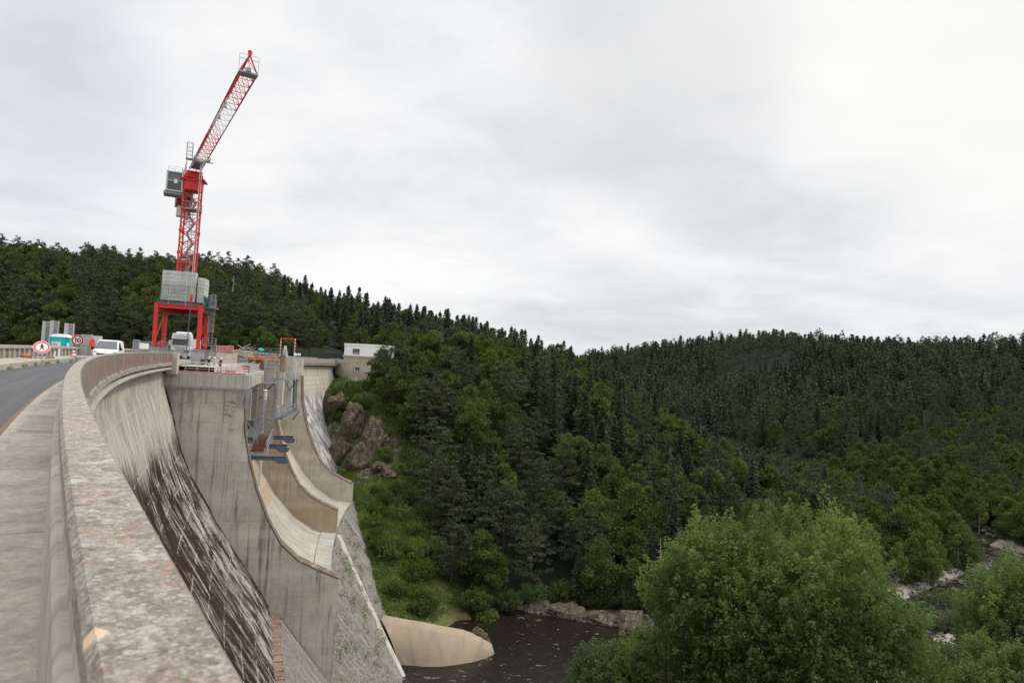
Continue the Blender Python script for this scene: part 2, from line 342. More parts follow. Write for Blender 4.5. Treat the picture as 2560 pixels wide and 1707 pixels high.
def leaf_mat(name, c1, c2, hue=.35, trans=.22):
    b = NB(name)
    g = b.n('ShaderNodeNewGeometry'); oi = b.n('ShaderNodeObjectInfo')
    at_ = b.n('ShaderNodeAttribute'); at_.attribute_name = 'tone'
    pos = b.n('ShaderNodeVectorMath', operation='SCALE'); b.l(g.outputs['Position'], pos.inputs[0]); pos.inputs[3].default_value = .16
    big = b.noise(pos.outputs[0], 1, 3, .6)
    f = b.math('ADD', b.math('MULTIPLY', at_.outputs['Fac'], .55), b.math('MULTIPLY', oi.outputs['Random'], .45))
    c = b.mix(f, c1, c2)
    c = b.mix(b.math('MULTIPLY', b.step(big, .48, .66), hue), c, tuple(min(1, v*1.5) for v in (c2[0]*1.15, c2[1], c2[2]*.7)))
    b.b.inputs['Specular IOR Level'].default_value = .15
    b.fin(c, .65)
    tr = b.n('ShaderNodeBsdfTranslucent'); b.l(b.mix(.5, c, (c2[0]*1.6, c2[1]*1.9, c2[2]*.6)), tr.inputs[0])
    mx = b.n('ShaderNodeMixShader'); mx.inputs[0].default_value = trans
    b.l(b.b.outputs[0], mx.inputs[1]); b.l(tr.outputs[0], mx.inputs[2]); b.l(mx.outputs[0], b.out.inputs[0])
    return b.m
M['L_spruce'] = leaf_mat('spruce_needles', (.026, .040, .021), (.052, .074, .036), .2, .1)
M['L_pine'] = leaf_mat('pine_needles', (.040, .056, .030), (.080, .100, .050), .2, .1)
M['L_broad'] = leaf_mat('broadleaf_leaves', (.043, .065, .018), (.094, .125, .035), .35)
M['L_light'] = leaf_mat('pale_green_leaves', (.080, .120, .034), (.15, .20, .062), .35)
M['L_willow'] = leaf_mat('willow_leaves', (.038, .064, .022), (.175, .235, .082), .3, .3)  # dark end is for leaves inside the crown, shade put into the colour
M['L_scrub'] = leaf_mat('riverside_scrub_leaves', (.055, .085, .034), (.10, .145, .06), .3)
M['L_grass'] = leaf_mat('bank_grass_and_bramble', (.052, .095, .018), (.135, .19, .042), .5)
M['L_far'] = leaf_mat('distant_conifer_needles', (.030, .047, .028), (.064, .088, .048), .25, .08)

def terrain_mat():
    b = NB('hillside_ground'); v = b.uv((1, 1, 1), obj=True); a = b.noise(v, .08, 6, .65); g = b.noise(v, 1.1, 6, .7)
    at_ = b.n('ShaderNodeAttribute'); at_.attribute_name = 'cover'; r, gg, bb = None, None, None
    sp = b.n('ShaderNodeSeparateColor'); b.l(at_.outputs['Color'], sp.inputs[0])
    c = b.mix(g, (.009, .013, .006), (.024, .032, .014))
    gr = b.mix(b.step(g, .4, .62), b.mix(a, (.05, .08, .018), (.085, .12, .03)), (.13, .10, .045))
    c = b.mix(sp.outputs[0], c, gr)
    gv = b.ramp(b.noise(v, 2.2, 8, .8), [(.35, (.10, .085, .07)), (.5, (.26, .235, .2)), (.65, (.45, .42, .38))])
    c = b.mix(sp.outputs[1], c, gv)
    rk = b.ramp(b.noise(v, .6, 8, .75, .5), [(.35, (.07, .06, .05)), (.5, (.20, .17, .14)), (.68, (.34, .29, .23))])
    c = b.mix(sp.outputs[2], c, rk)
    return b.fin(c, .95, g, .6, .4)
M['terrain'] = terrain_mat()
def rock_mat(name, c1, c2, c3, moss=.4):
    b = NB(name); v = b.uv((1, 1, 1), obj=True); a = b.noise(v, .35, 8, .72, .6); g = b.noise(v, 2.2, 6, .75)
    cr = b.voro(b.uv((1, 1, .5), obj=True), .55, 'DISTANCE_TO_EDGE')
    c = b.ramp(a, [(.3, c1), (.5, c2), (.68, c3)])
    c = b.mix(b.math('MULTIPLY', b.step(cr, .05, .0), .7), c, (.03, .026, .022))
    c = b.mix(.5, c, b.ramp(g, [(.3, (.2, .2, .2)), (.7, (.9, .9, .9))]), 'OVERLAY')
    ge = b.n('ShaderNodeNewGeometry'); nz = b.sepuv(ge.outputs['Normal'])[2]
    c = b.mix(b.math('MULTIPLY', b.math('MULTIPLY', b.step(nz, .45, .8), b.step(a, .4, .6)), moss), c, (.12, .105, .03))
    return b.fin(c, .92, b.math('ADD', g, b.math('MULTIPLY', b.step(cr, .0, .08), .8)), .9, .3)
M['rock'] = rock_mat('grey_brown_granite', (.045, .034, .025), (.125, .10, .074), (.25, .205, .15), 1.0)
M['palerock'] = rock_mat('pale_river_rock', (.055, .043, .032), (.145, .118, .088), (.36, .31, .24), .5)
def water_mat():
    b = NB('dark_peaty_water'); v = b.uv((1, 1, 1), obj=True)
    wv = b.noise(b.uv((1, .55, 1), obj=True, rot=(0, 0, .7)), .8, 6, .65, .6); w2 = b.noise(v, 3.5, 4, .6)
    fo = b.noise(b.uv((.55, 1.3, 1), obj=True, rot=(0, 0, .5)), .8, 9, .82, .8)
    x, y, _ = b.sepuv(v)[:3]
    rap = b.step(x, 95, 135)
    f = b.step(b.math('ADD', fo, b.math('MULTIPLY', rap, .035)), .60, .66)
    c = b.mix(f, (.014, .011, .008), (.55, .53, .5))
    b.b.inputs['Specular IOR Level'].default_value = .16
    return b.fin(c, b.mix(f, (.13, .13, .13), (.8, .8, .8)), b.math('ADD', wv, b.math('MULTIPLY', w2, .4)), .45, .25)
M['water'] = water_mat()
b_ = NB('still_reservoir_water'); M['lake'] = b_.fin((.02, .03, .03), .08, b_.noise(b_.uv((1, 1, 1), obj=True), .8, 4, .5), .2, .1)

# ------------------------------------------------------------------ mesh helpers
def link(me, name, mat, parent=None, smooth=False):
    o = bpy.data.objects.new(name, me); COL.objects.link(o)
    mats = mat if isinstance(mat, (list, tuple)) else [mat]
    for mm in mats: me.materials.append(M[mm] if isinstance(mm, str) else mm)
    if smooth: me.polygons.foreach_set('use_smooth', [True]*len(me.polygons))
    if parent: o.parent = parent
    return o
def tag(o, label=None, cat=None, group=None, kind=None):
    if label: o['label'] = label
    if cat: o['category'] = cat
    if group: o['group'] = group
    if kind: o['kind'] = kind
    return o
def empty(name, loc=(0, 0, 0), rz=0, label=None, cat=None, group=None, s=1):
    o = bpy.data.objects.new(name, None); COL.objects.link(o); o.location = loc; o.rotation_euler = (0, 0, rz); o.scale = (s, s, s)
    o.empty_display_size = .3
    return tag(o, label, cat, group)
class MB:
    def __init__(s): s.v = []; s.f = []; s.uv = []; s.mi = []
    def face(s, pts, uvs=None, mi=0):
        k = len(s.v); s.v += [tuple(map(float, p)) for p in pts]; s.f.append(tuple(range(k, k+len(pts)))); s.uv.append(uvs); s.mi.append(mi)
    def hexa(s, c, mi=0):                 # 8 corners: bottom 4 ccw, top 4 ccw
        k = len(s.v); s.v += [tuple(map(float, p)) for p in c]
        for q in ((3, 2, 1, 0), (4, 5, 6, 7), (0, 1, 5, 4), (1, 2, 6, 5), (2, 3, 7, 6), (3, 0, 4, 7)):
            s.f.append(tuple(k+i for i in q)); s.uv.append(None); s.mi.append(mi)
    def box(s, x0, x1, y0, y1, z0, z1, mi=0):
        s.hexa([(x0, y0, z0), (x1, y0, z0), (x1, y1, z0), (x0, y1, z0), (x0, y0, z1), (x1, y0, z1), (x1, y1, z1), (x0, y1, z1)], mi)
    def bar(s, p, q, w=.05, h=None, mi=0, upv=(0, 0, 1)):
        p = np.array(p, float); q = np.array(q, float); d = q-p; ln = np.linalg.norm(d)
        if ln < 1e-6: return
        d /= ln; u = np.array(upv, float); a = np.cross(d, u)
        if np.linalg.norm(a) < 1e-3: a = np.cross(d, (1, 0, 0))
        a /= np.linalg.norm(a); b = np.cross(a, d); h = h or w; a = a*w/2; b = b*h/2
        s.hexa([p-a-b, p+a-b, q+a-b, q-a-b, p-a+b, p+a+b, q+a+b, q-a+b], mi)
    def tube(s, p, q, r0, r1=None, n=8, mi=0, cap=True):
        p = np.array(p, float); q = np.array(q, float); r1 = r0 if r1 is None else r1; d = q-p; d = d/(np.linalg.norm(d)+1e-9)
        a = np.cross(d, (0, 0, 1) if abs(d[2]) < .9 else (1, 0, 0)); a /= np.linalg.norm(a); b = np.cross(d, a); k = len(s.v)
        for c, r in ((p, r0), (q, r1)):
            for i in range(n):
                t = 2*PI*i/n; s.v.append(tuple(c+r*(a*math.cos(t)+b*math.sin(t))))
        for i in range(n):
            j = (i+1) % n; s.f.append((k+i, k+j, k+n+j, k+n+i)); s.uv.append(None); s.mi.append(mi)
        if cap:
            s.f.append(tuple(range(k+n-1, k-1, -1))); s.f.append(tuple(range(k+n, k+2*n))); s.uv += [None, None]; s.mi += [mi, mi]
    def path(s, pts, rads, n=7, mi=0):    # tapered tube through points, shared rings
        pts = [np.array(p, float) for p in pts]; k0 = len(s.v)
        for j, p in enumerate(pts):
            d = pts[min(j+1, len(pts)-1)]-pts[max(j-1, 0)]; d /= np.linalg.norm(d)+1e-9
            a = np.cross(d, (.13, .99, .02)); a /= np.linalg.norm(a)+1e-9; b = np.cross(d, a)
            for i in range(n):
                t = 2*PI*i/n; s.v.append(tuple(p+rads[j]*(a*math.cos(t)+b*math.sin(t))))
        for j in range(len(pts)-1):
            for i in range(n):
                i2 = (i+1) % n; k = k0+j*n; s.f.append((k+i, k+i2, k+n+i2, k+n+i)); s.uv.append(None); s.mi.append(mi)
        s.f.append(tuple(range(k0+n-1, k0-1, -1))); k = k0+(len(pts)-1)*n; s.f.append(tuple(range(k, k+n))); s.uv += [None, None]; s.mi += [mi, mi]
    def lathe(s, c, prof, n=16, mi=0, sx=1, sy=1):   # prof: (r, z)
        k0 = len(s.v)
        for r, z in prof:
            for i in range(n):
                t = 2*PI*i/n; s.v.append((c[0]+sx*r*math.cos(t), c[1]+sy*r*math.sin(t), c[2]+z))
        for j in range(len(prof)-1):
            for i in range(n):
                i2 = (i+1) % n; k = k0+j*n; s.f.append((k+i, k+i2, k+n+i2, k+n+i)); s.uv.append(None); s.mi.append(mi)
        s.f.append(tuple(range(k0+n-1, k0-1, -1))); k = k0+(len(prof)-1)*n; s.f.append(tuple(range(k, k+n))); s.uv += [None, None]; s.mi += [mi, mi]
    def prism(s, pts, t, nrm, mi=0):      # planar polygon extruded by t along nrm
        nrm = np.array(nrm, float)*t; a = [np.array(p, float) for p in pts]; b = [p+nrm for p in a]; n = len(a)
        s.face(a[::-1], None, mi); s.face(b, None, mi)
        for i in range(n): j = (i+1) % n; s.face([a[i], a[j], b[j], b[i]], None, mi)
    def mesh(s, name):
        me = bpy.data.meshes.new(name); me.from_pydata(s.v, [], s.f); me.update()
        ul = me.uv_layers.new(name='UVMap'); V = np.array(s.v)
        dat = np.zeros((len(me.loops), 2)); k = 0
        for f, uv in zip(s.f, s.uv):
            if uv is not None: dat[k:k+len(f)] = uv
            else:
                p = V[list(f)]; nn_ = np.cross(p[1]-p[0], p[2]-p[0]); nn_ /= np.linalg.norm(nn_)+1e-12
                if abs(nn_[2]) > .75: dat[k:k+len(f)] = p[:, :2]
                else:
                    t = np.array([-nn_[1], nn_[0]]); t /= np.linalg.norm(t)+1e-9
                    dat[k:k+len(f), 0] = p[:, :2]@t; dat[k:k+len(f), 1] = p[:, 2]
            k += len(f)
        ul.data.foreach_set('uv', dat.ravel())
        me.polygons.foreach_set('material_index', s.mi); me.update(); return me
    def build(s, name, mat, parent=None, smooth=False): return link(s.mesh(name), name, mat, parent, smooth)
def arc(mb, prof, s0, s1, ds=2.0, closed=False, mode='z', caps=False, offs=None):
    n = max(1, int(math.ceil((s1-s0)/ds))); S = np.linspace(s0, s1, n+1); m_ = len(prof)
    ln = [0]
    for a, b in zip(prof[:-1], prof[1:]): ln.append(ln[-1]+math.hypot(b[0]-a[0], b[1]-a[1]))
    k0 = len(mb.v)
    for s_ in S:
        for (o, z) in prof: mb.v.append(tuple(P(s_, o, z)))
    for i in range(n):
        for j in range(m_ if closed else m_-1):
            j2 = (j+1) % m_; a = k0+i*m_; b = a+m_
            mb.f.append((a+j, b+j, b+j2, a+j2)); mb.mi.append(0)
            va, vb = (prof[j][1], prof[j2][1]) if mode == 'z' else (ln[j], ln[j]+.001 if j2 == 0 else ln[j2]) if mode == 'l' else (prof[j][0], prof[j2][0])
            mb.uv.append([(S[i], va), (S[i+1], va), (S[i+1], vb), (S[i], vb)])
    if caps and closed:
        mb.face([P(s0, o, z) for o, z in prof]); mb.face([P(s1, o, z) for o, z in prof][::-1])

# ------------------------------------------------------------------ dam profiles
JP = [(-.6, -1.05), (-.45, -3), (.7, -6.5), (1.9, -10.8), (3.2, -13.8), (5.7, -18), (8.4, -22.5), (11.2, -26.6), (13.8, -31)]   # curved downstream face
WP = [(8.3, -3), (8.7, -8.4), (9.5, -11.9), (10.6, -15.6), (12.2, -19.3), (13.9, -22.2), (16.1, -24.3), (18.6, -25.6), (21.3, -26.8)]  # top of the spillway walls
def interp(x, pts): return float(np.interp(x, [p[0] for p in pts], [p[1] for p in pts]))
def z0s(s): return float(np.interp(s, [92, 110, 135], [-41, -32.2, -31.3]))
def slope_o(s, z): return 21.3+.75*(z0s(s)-z)
def zdam(S, O):                           # dam surface height at (s, o), o>0
    S = np.asarray(S); z_up = np.interp(O, [p[0] for p in JP], [p[1] for p in JP])
    zb = np.interp(S, [92, 110, 135], [-41, -32.2, -31.3])
    z_lo = zb-(O-21.3)/.75
    return np.where(O < 13.8, z_up, np.minimum(-31-(O-13.8)/.75*1.0, np.where(S > 92, z_lo, 99))) if False else np.where(O < 13.8, z_up, np.where(S > 92, np.where(O < 21.3, zb, z_lo), -31-(O-13.8)/.75))
def s_edge(z): return float(np.interp(z, [-60, -52, -47.6, -43.5, -40, -36.3, -30.6, -29, -23, -18, -13, -10.5, -7.6, -6.4, -1], [100, 110, 119, 132, 145, 159, 171, 200, 202, 205, 208, 209, 215, 225, 226]))

# ------------------------------------------------------------------ terrain
RIV = np.array([(-60, 40, 10), (-30, 70, 14), (-6, 98, 15), (10, 122, 17), (36, 124, 14), (62, 135, 8), (100, 157, 5), (136, 186, 6), (152, 212, 6), (158, 240, 6), (163, 310, 6), (150, 370, 10), (110, 430, 10), (40, 480, 10), (-80, 520, 10)], float)
def drv(X, Y):
    best = np.full(np.shape(X), 1e9)
    for a, b in zip(RIV[:-1], RIV[1:]):
        d = b[:2]-a[:2]; t = np.clip(((X-a[0])*d[0]+(Y-a[1])*d[1])/(d@d), 0, 1)
        dist = np.hypot(X-a[0]-t*d[0], Y-a[1]-t*d[1])-(a[2]+t*(b[2]-a[2]))
        best = np.minimum(best, dist)
    return best
CP = []
def cp(x, y, z): CP.append((x, y, z))
def cpx(px, py, D, dz=0): p = at(px, py, D); cp(p[0], p[1], p[2]+dz)
# left-bank ridge (tree tops in the photo, minus the tree height)
for px, py, D in ((-100, 600, 250), (0, 612, 250), (220, 630, 255), (435, 642, 262), (600, 655, 275), (707, 690, 285), (830, 725, 290), (958, 755, 295), (1143, 795, 305), (1300, 835, 318), (1415, 868, 330), (1525, 930, 338), (1632, 1015, 330), (1740, 1085, 305)):
    cpx(px, py, D, -14.5)
for px, py, D in ((1850, 1140, 285), (1960, 1205, 255)): cpx(px, py, D, -13)
# behind the ridge
for x, y, z in ((-250, 420, 24), (-120, 430, 16), (-40, 420, 2), (40, 410, -24), (-300, 250, 30), (-420, 150, 20), (-60, 540, -20), (-300, 600, 10)): cp(x, y, z)
# reservoir side shore and slopes
for x, y, z in ((-200, 150, -6), (-170, 180, -3), (-120, 196, -2), (-90, 203, -1), (-70, 215, 0), (-60, 225, 1), (-150, 215, 12), (-100, 235, 11), (-220, 190, 10)): cp(x, y, z)
# road and house terrace
for x, y, z in ((-60, 222, -.4), (-52, 232, 0), (-52, 214, -6), (-42, 216, -6), (-52, 246, 3), (-25, 230, -3), (-64, 256, 3.5)): cp(x, y, z)
# rocky bluff, bank
cpx(812, 969, 204.5); cpx(840, 962, 211); cpx(900, 962, 208); cpx(960, 975, 205); cpx(803, 1000, 198, .3); cpx(835, 1030, 195); cpx(900, 1040, 190); cpx(960, 1060, 188)
cpx(825, 1085, 192, .3); cpx(862, 1175, 189); cpx(880, 1200, 176); cpx(960, 1190, 170); cpx(1010, 1150, 180)
for p in ((-36.4, 161, -30.6), (-31, 150, -36.3), (-26.8, 138, -40), (-22, 126.5, -43.5), (-16.7, 117, -47)): cp(*p)
cpx(960, 1300, 152); cpx(1000, 1400, 142); cpx(990, 1480, 132); cpx(1090, 1450, 142); cpx(1050, 1520, 133); cpx(1150, 1540, 140)
for x, y, z in ((-29, 200, -8), (0, 200, -13), (25, 205, -22), (60, 215, -33), (-10, 172, -30), (8, 158, -42), (40, 160, -43), (70, 175, -44), (95, 195, -45), (120, 225, -45.5), (-5, 240, -4), (30, 250, -14), (70, 260, -30), (105, 265, -41), (130, 300, -46), (-30, 260, 2), (100, 330, -44), (110, 380, -46)): cp(x, y, z)
# far hill
for px, py, D in ((1440, 905, 760), (1580, 872, 650), (1700, 860, 620), (1905, 838, 600), (2100, 846, 580), (2285, 866, 555), (2400, 860, 520), (2560, 850, 500), (2750, 850, 480)): cpx(px, py, D, -13.5)
for x, y, z in ((190, 240, -44), (220, 270, -36), (280, 350, -14), (200, 350, -38), (215, 440, -18), (180, 520, 0), (100, 560, -10), (60, 640, 0), (300, 250, -22), (420, 330, 2), (250, 190, -38), (360, 180, -15), (300, 760, 20), (500, 600, 25), (100, 900, 5), (-300, 900, 0), (330, 440, 6), (270, 500, 16)): cp(x, y, z)
# right bank below the camera
for x, y, z in ((120, 130, -46.5), (95, 140, -47), (75, 118, -46), (55, 100, -46), (35, 95, -45), (20, 78, -41), (45, 70, -40), (20, 45, -28.5), (45, 48, -32), (80, 60, -38), (120, 70, -36), (170, 110, -40), (160, 150, -45.5), (205, 180, -42), (0, 55, -36), (-15, 70, -46), (10, 20, -16), (40, 10, -12), (90, 10, -14), (200, 40, -20), (20, -40, -2), (100, -60, 5), (-60, -60, 0), (300, -50, 10), (350, 80, -5)): cp(x, y, z)
for x, y in ((-1500, 0), (-1500, 1500), (0, 1800), (1500, 1500), (1500, 0), (1500, -1000), (0, -1200), (-1500, -1200)): cp(x, y, 0)
CPA = np.array(CP); cc = 14.0
def _phi(d2): return np.sqrt(d2+cc*cc)
_A = _phi((CPA[:, None, 0]-CPA[None, :, 0])**2+(CPA[:, None, 1]-CPA[None, :, 1])**2)
_n = len(CPA); _B = np.zeros((_n+1, _n+1)); _B[:_n, :_n] = _A - np.eye(_n)*2.0; _B[_n, :_n] = 1; _B[:_n, _n] = 1
_W = np.linalg.solve(_B, np.append(CPA[:, 2], 0))
def rbf(X, Y):
    X = np.asarray(X, float); Y = np.asarray(Y, float); z = np.zeros(X.shape)+_W[-1]
    for (a, b, _), wt in zip(CPA, _W[:-1]): z += wt*_phi((X-a)**2+(Y-b)**2)
    return z
def smooth(e0, e1, x): t = np.clip((x-e0)/(e1-e0), 0, 1); return t*t*(3-2*t)
def ground(X, Y):
    X = np.asarray(X, float); Y = np.asarray(Y, float)
    z = rbf(X, Y)
    far = smooth(900, 1500, np.hypot(X, Y)); z = z*(1-far)
    z = z+.9*np.sin(X*.11+1.3*np.sin(Y*.05))*np.cos(Y*.09)*smooth(-47, -40, z)*(1-smooth(0, 1, -np.abs(X)))
    d = drv(X, Y)
    k = 1-smooth(0, 4.5, d)
    z = np.where(d < 4.5, z*(1-k)+np.minimum(z, -50.0)*k, np.maximum(z, -47.3))
    z = np.where((d < 3) & (z > -49), z, z)
    s, o = so(X, Y)
    # reservoir bed upstream, hidden step inside the dam body
    upm = (o < -3) & (s > -40) & (X < -30) & (Y < 420)
    z = np.where(upm, np.minimum(z, -9+np.maximum(0, Y-(194+.1*np.abs(X+60)))*.75), z)
    # keep the ground below the dam where the dam stands
    zd = zdam(s, np.maximum(o, 0)); ez = np.vectorize(s_edge)(np.clip(zd, -60, -1))
    under = (o > -6) & (o < 45) & (s > -20) & (s < ez)
    z = np.where(under, np.minimum(z, np.where(o < -.6, -4.0, zd-1.2)), z)
    return z
def axis(core, far): return np.array(sorted(set(np.round(core, 3)) | set(np.round(far, 3))))
ax = axis(np.arange(-75, 130, 1.6), list(np.arange(-320, -75, 6))+list(np.arange(130, 700, 6))+[-5000, -3500, -2200, -1500, -1000, -700, -500, -400, 800, 1000, 1400, 2000, 3000, 5000])
ay = axis(np.arange(60, 230, 1.6), list(np.arange(-60, 60, 5))+list(np.arange(230, 900, 6))+[-5000, -3000, -1500, -800, -400, -200, -120, 1000, 1200, 1500, 2000, 3000, 5500])
GX, GY = np.meshgrid(ax, ay); GZ = ground(GX, GY)
nx, ny = len(ax), len(ay)
def grid_mesh(name, X, Y, Z, mat, cover=None):
    me = bpy.data.meshes.new(name); V = np.stack([X, Y, Z], -1).reshape(-1, 3); ny_, nx_ = X.shape
    I = np.arange(nx_*ny_).reshape(ny_, nx_); F = np.stack([I[:-1, :-1], I[:-1, 1:], I[1:, 1:], I[1:, :-1]], -1).reshape(-1, 4)
    raw(me, V, F); o = link(me, name, mat, None, True)
    if cover is not None:
        ca = me.color_attributes.new('cover', 'FLOAT_COLOR', 'POINT'); ca.data.foreach_set('color', np.concatenate([cover.reshape(-1, 3), np.ones((nx_*ny_, 1))], 1).ravel())
    return o
def raw(me, V, F):
    V = np.asarray(V, np.float32); F = np.asarray(F, np.int32); k = F.shape[1]
    me.vertices.add(len(V)); me.vertices.foreach_set('co', V.ravel())
    me.loops.add(F.size); me.loops.foreach_set('vertex_index', F.ravel())
    me.polygons.add(len(F)); me.polygons.foreach_set('loop_start', np.arange(0, F.size, k, dtype=np.int32))
    try: me.polygons.foreach_set('loop_total', np.full(len(F), k, np.int32))
    except Exception: pass
    me.update(calc_edges=True); me.validate()
# ground cover mask: R grass, G gravel, B rock
def inpoly(X, Y, poly):
    r = np.zeros(np.shape(X), bool); n = len(poly)
    for i in range(n):
        x1, y1 = poly[i]; x2, y2 = poly[(i+1) % n]
        c = ((y1 > Y) != (y2 > Y)) & (X < (x2-x1)*(Y-y1)/(y2-y1+1e-12)+x1); r ^= c
    return r
CLEAR = [tuple(at(px, py, D)[:2]) for px, py, D in ((800, 955, 212), (925, 948, 214), (950, 1010, 192), (975, 1120, 182), (1010, 1230, 168), (1050, 1330, 156), (1095, 1430, 146), (1160, 1530, 138), (1230, 1570, 134))]+[(2, 119), (-14, 112), (-38, 158), (-52, 200)]
cov = np.zeros(GX.shape+(3,))
cov[..., 0] = inpoly(GX, GY, CLEAR)
dd = drv(GX, GY)
cov[..., 1] = ((dd < 16) & (GX > 60) & (GY < 230) & (GZ < -44.5))*1.0
gy_, gx_ = np.gradient(GZ, ay, ax); stp = np.hypot(gx_, gy_)
CRAG = [tuple(at(px, py, D)[:2]) for px, py, D in ((835, 1020, 195), (960, 1020, 190), (1000, 1110, 184), (985, 1190, 172), (900, 1215, 172), (862, 1170, 189))]
cov[..., 2] = (smooth(1.1, 1.6, stp)*(cov[..., 0] > 0)+inpoly(GX, GY, CRAG)*1.0)+((dd > -2) & (dd < 6) & (GX < 60) & (GX > 0) & (GY > 120))*.8
tag(grid_mesh('terrain', GX, GY, GZ, 'terrain', np.clip(cov, 0, 1)), kind='structure')
# water
mb = MB(); mb.face([(-40, 60, -48), (260, 60, -48), (260, 560, -48), (-40, 560, -48)]); mb.f and None
tag(mb.build('river', 'water'), kind='structure')
mb = MB(); arc(mb, [(-6.2, -4), (-300, -4)], -60, 206, 4, mode='l'); tag(mb.build('reservoir_water', 'lake'), kind='structure')

# ------------------------------------------------------------------ dam
dam = empty('dam', P(92, 0, 0), 0, 'curved concrete gravity dam with stained downstream face and a spillway block', 'dam')
bpy.context.view_layer.update()
def arcvar(mb, fn, S):
    prof = [fn(s_) for s_ in S]; m_ = len(prof[0]); k0 = len(mb.v)
    for s_, pr in zip(S, prof):
        for (o, z) in pr: mb.v.append(tuple(P(s_, o, z)))
    for i in range(len(S)-1):
        for j in range(m_-1):
            a = k0+i*m_; b = a+m_; mb.f.append((a+j, b+j, b+j+1, a+j+1)); mb.mi.append(0); mb.uv.append([(S[i], prof[i][j][1]), (S[i+1], prof[i+1][j][1]), (S[i+1], prof[i+1][j+1][1]), (S[i], prof[i][j+1][1])])
def ribS(s0, s1, per, wd):
    out = [(s0, 0)]; k = math.ceil(s0/per)
    while k*per+wd < s1: c = k*per; out += [(c-wd/2-.01, 0), (c-wd/2, 1), (c+wd/2, 1), (c+wd/2+.01, 0)]; k += 1
    return out+[(s1, 0)]
def dpart(mb, name, mat, smooth=False, label=None):
    o = mb.build(name, mat, dam, smooth); o.matrix_parent_inverse = dam.matrix_world.inverted()
    if label: o['label'] = label
    return o
S_END = 225
# brown face s -30..92
fine = []
for a, b in zip(JP[:-1], JP[1:]):
    for t in (0, .5): fine.append((a[0]+(b[0]-a[0])*t, a[1]+(b[1]-a[1])*t))
fine.append(JP[-1])
mb = MB(); arc(mb, fine+[(14.6, -32), (20, -39.2)], -30, 92, 2.5)
dpart(mb, 'downstream_face', 'face', True, 'curved face with dark brown wet stains and white streaks')
# rough lower slope (proud by .6 m below a falling edge)
mb = MB(); S = np.arange(-30, 92.1, 2.5)
def ztop(s): return -31.0
S = np.linspace(-30, 92, 50)
for a, b in zip(S[:-1], S[1:]):
    za, zb_ = ztop(a), ztop(b)
    def q(s, z, k=.7): return P(s, 13.8+(-31-z)*.75+k, z)
    mb.face([P(a, 13.8+(-31-za)*.75-.3, za), P(b, 13.8+(-31-zb_)*.75-.3, zb_), q(b, zb_), q(a, za)], [(a, 0), (b, 0), (b, 1), (a, 1)])
    zz_ = [1, .66, .33, 0]
    for t1, t2 in zip(zz_[:-1], zz_[1:]):
        f = lambda z_, t: -56+(z_+56)*t
        mb.face([q(a, f(za, t1)), q(b, f(zb_, t1)), q(b, f(zb_, t2)), q(a, f(za, t2))], [(a, f(za, t1)), (b, f(zb_, t1)), (b, f(zb_, t2)), (a, f(za, t2))])
dpart(mb, 'lower_slope', 'rough', False, 'rough grey masonry slope at the foot of the spillway wall')
mb = MB()
for a, b in zip(S[:-1], S[1:]):
    za, zb_ = ztop(a), ztop(b); r = random.Random(int(a)); 
    for k in range(4):
        t0, t1 = k/4, (k+1.0)/4; s0, s1 = a+(b-a)*t0, a+(b-a)*t1; z_ = za+(zb_-za)*t0; j = r.uniform(-.1, .15)
        c = []
        for dz in (-.1, .30+j*.6):
            for ss, oo in ((s0, -.3), (s1, -.3), (s1, .72+j*.5), (s0, .72+j*.5)): c.append(P(ss, 13.8+(-31-z_)*.75+oo, z_+dz))
        mb.hexa(c)
dpart(mb, 'masonry_kerb', 'rustcol', False, 'level ochre stone kerb along the top of the rough slope')
# rough slope below the chutes, s 92..edge
mb = MB(); S = list(np.arange(93.5, 173, 1.6)); NZ = 14
def zs(s, j):                             # lowest visible level shrinks towards the bank
    zb = z0s(s); zl = float(np.interp(s, [100, 110, 119, 132, 145, 159, 171, 175], [-60, -54, -50, -45.5, -42, -38.3, -33.6, -33.2]))
    return zb+(zl-zb)*j/NZ
for a, b in zip(S[:-1], S[1:]):
    for j in range(NZ):
        c = [(a, zs(a, j)), (b, zs(b, j)), (b, zs(b, j+1)), (a, zs(a, j+1))]
        pts = []
        for s_, z_ in c:
            bmp = mnoise.noise(Vector((s_*.5, z_*.5, 3)))*.5
            pts.append(P(s_, slope_o(s_, z_)+bmp, z_))
        mb.face(pts, c)
    mb.face([P(a, 13, z0s(a)+.02), P(b, 13, z0s(b)+.02), P(b, 21.3, z0s(b)), P(a, 21.3, z0s(a))], [(a, 13), (b, 13), (b, 21), (a, 21)])
dpart(mb, 'lower_slope', 'rough', True, 'rough grey masonry slope below the ski jumps')
# two smooth bands down the rough slope
mb = MB()
for s0, z1, z2, wd in ((136, -31.6, -48, .9),):
    n = 10
    for i in range(n):
        za = z1+(z2-z1)*i/n; zb = z1+(z2-z1)*(i+1)/n; sa = s0-(i/n)*24; sb_ = s0-((i+1)/n)*24
        mb.hexa([P(sa, slope_o(sa, za)-.5, za), P(sa+wd, slope_o(sa, za)-.5, za), P(sb_+wd, slope_o(sb_, zb)-.5, zb), P(sb_, slope_o(sb_, zb)-.5, zb),
                 P(sa, slope_o(sa, za)+.5, za), P(sa+wd, slope_o(sa, za)+.5, za), P(sb_+wd, slope_o(sb_, zb)+.5, zb), P(sb_, slope_o(sb_, zb)+.5, zb)])
dpart(mb, 'concrete_kerb', 'pier')
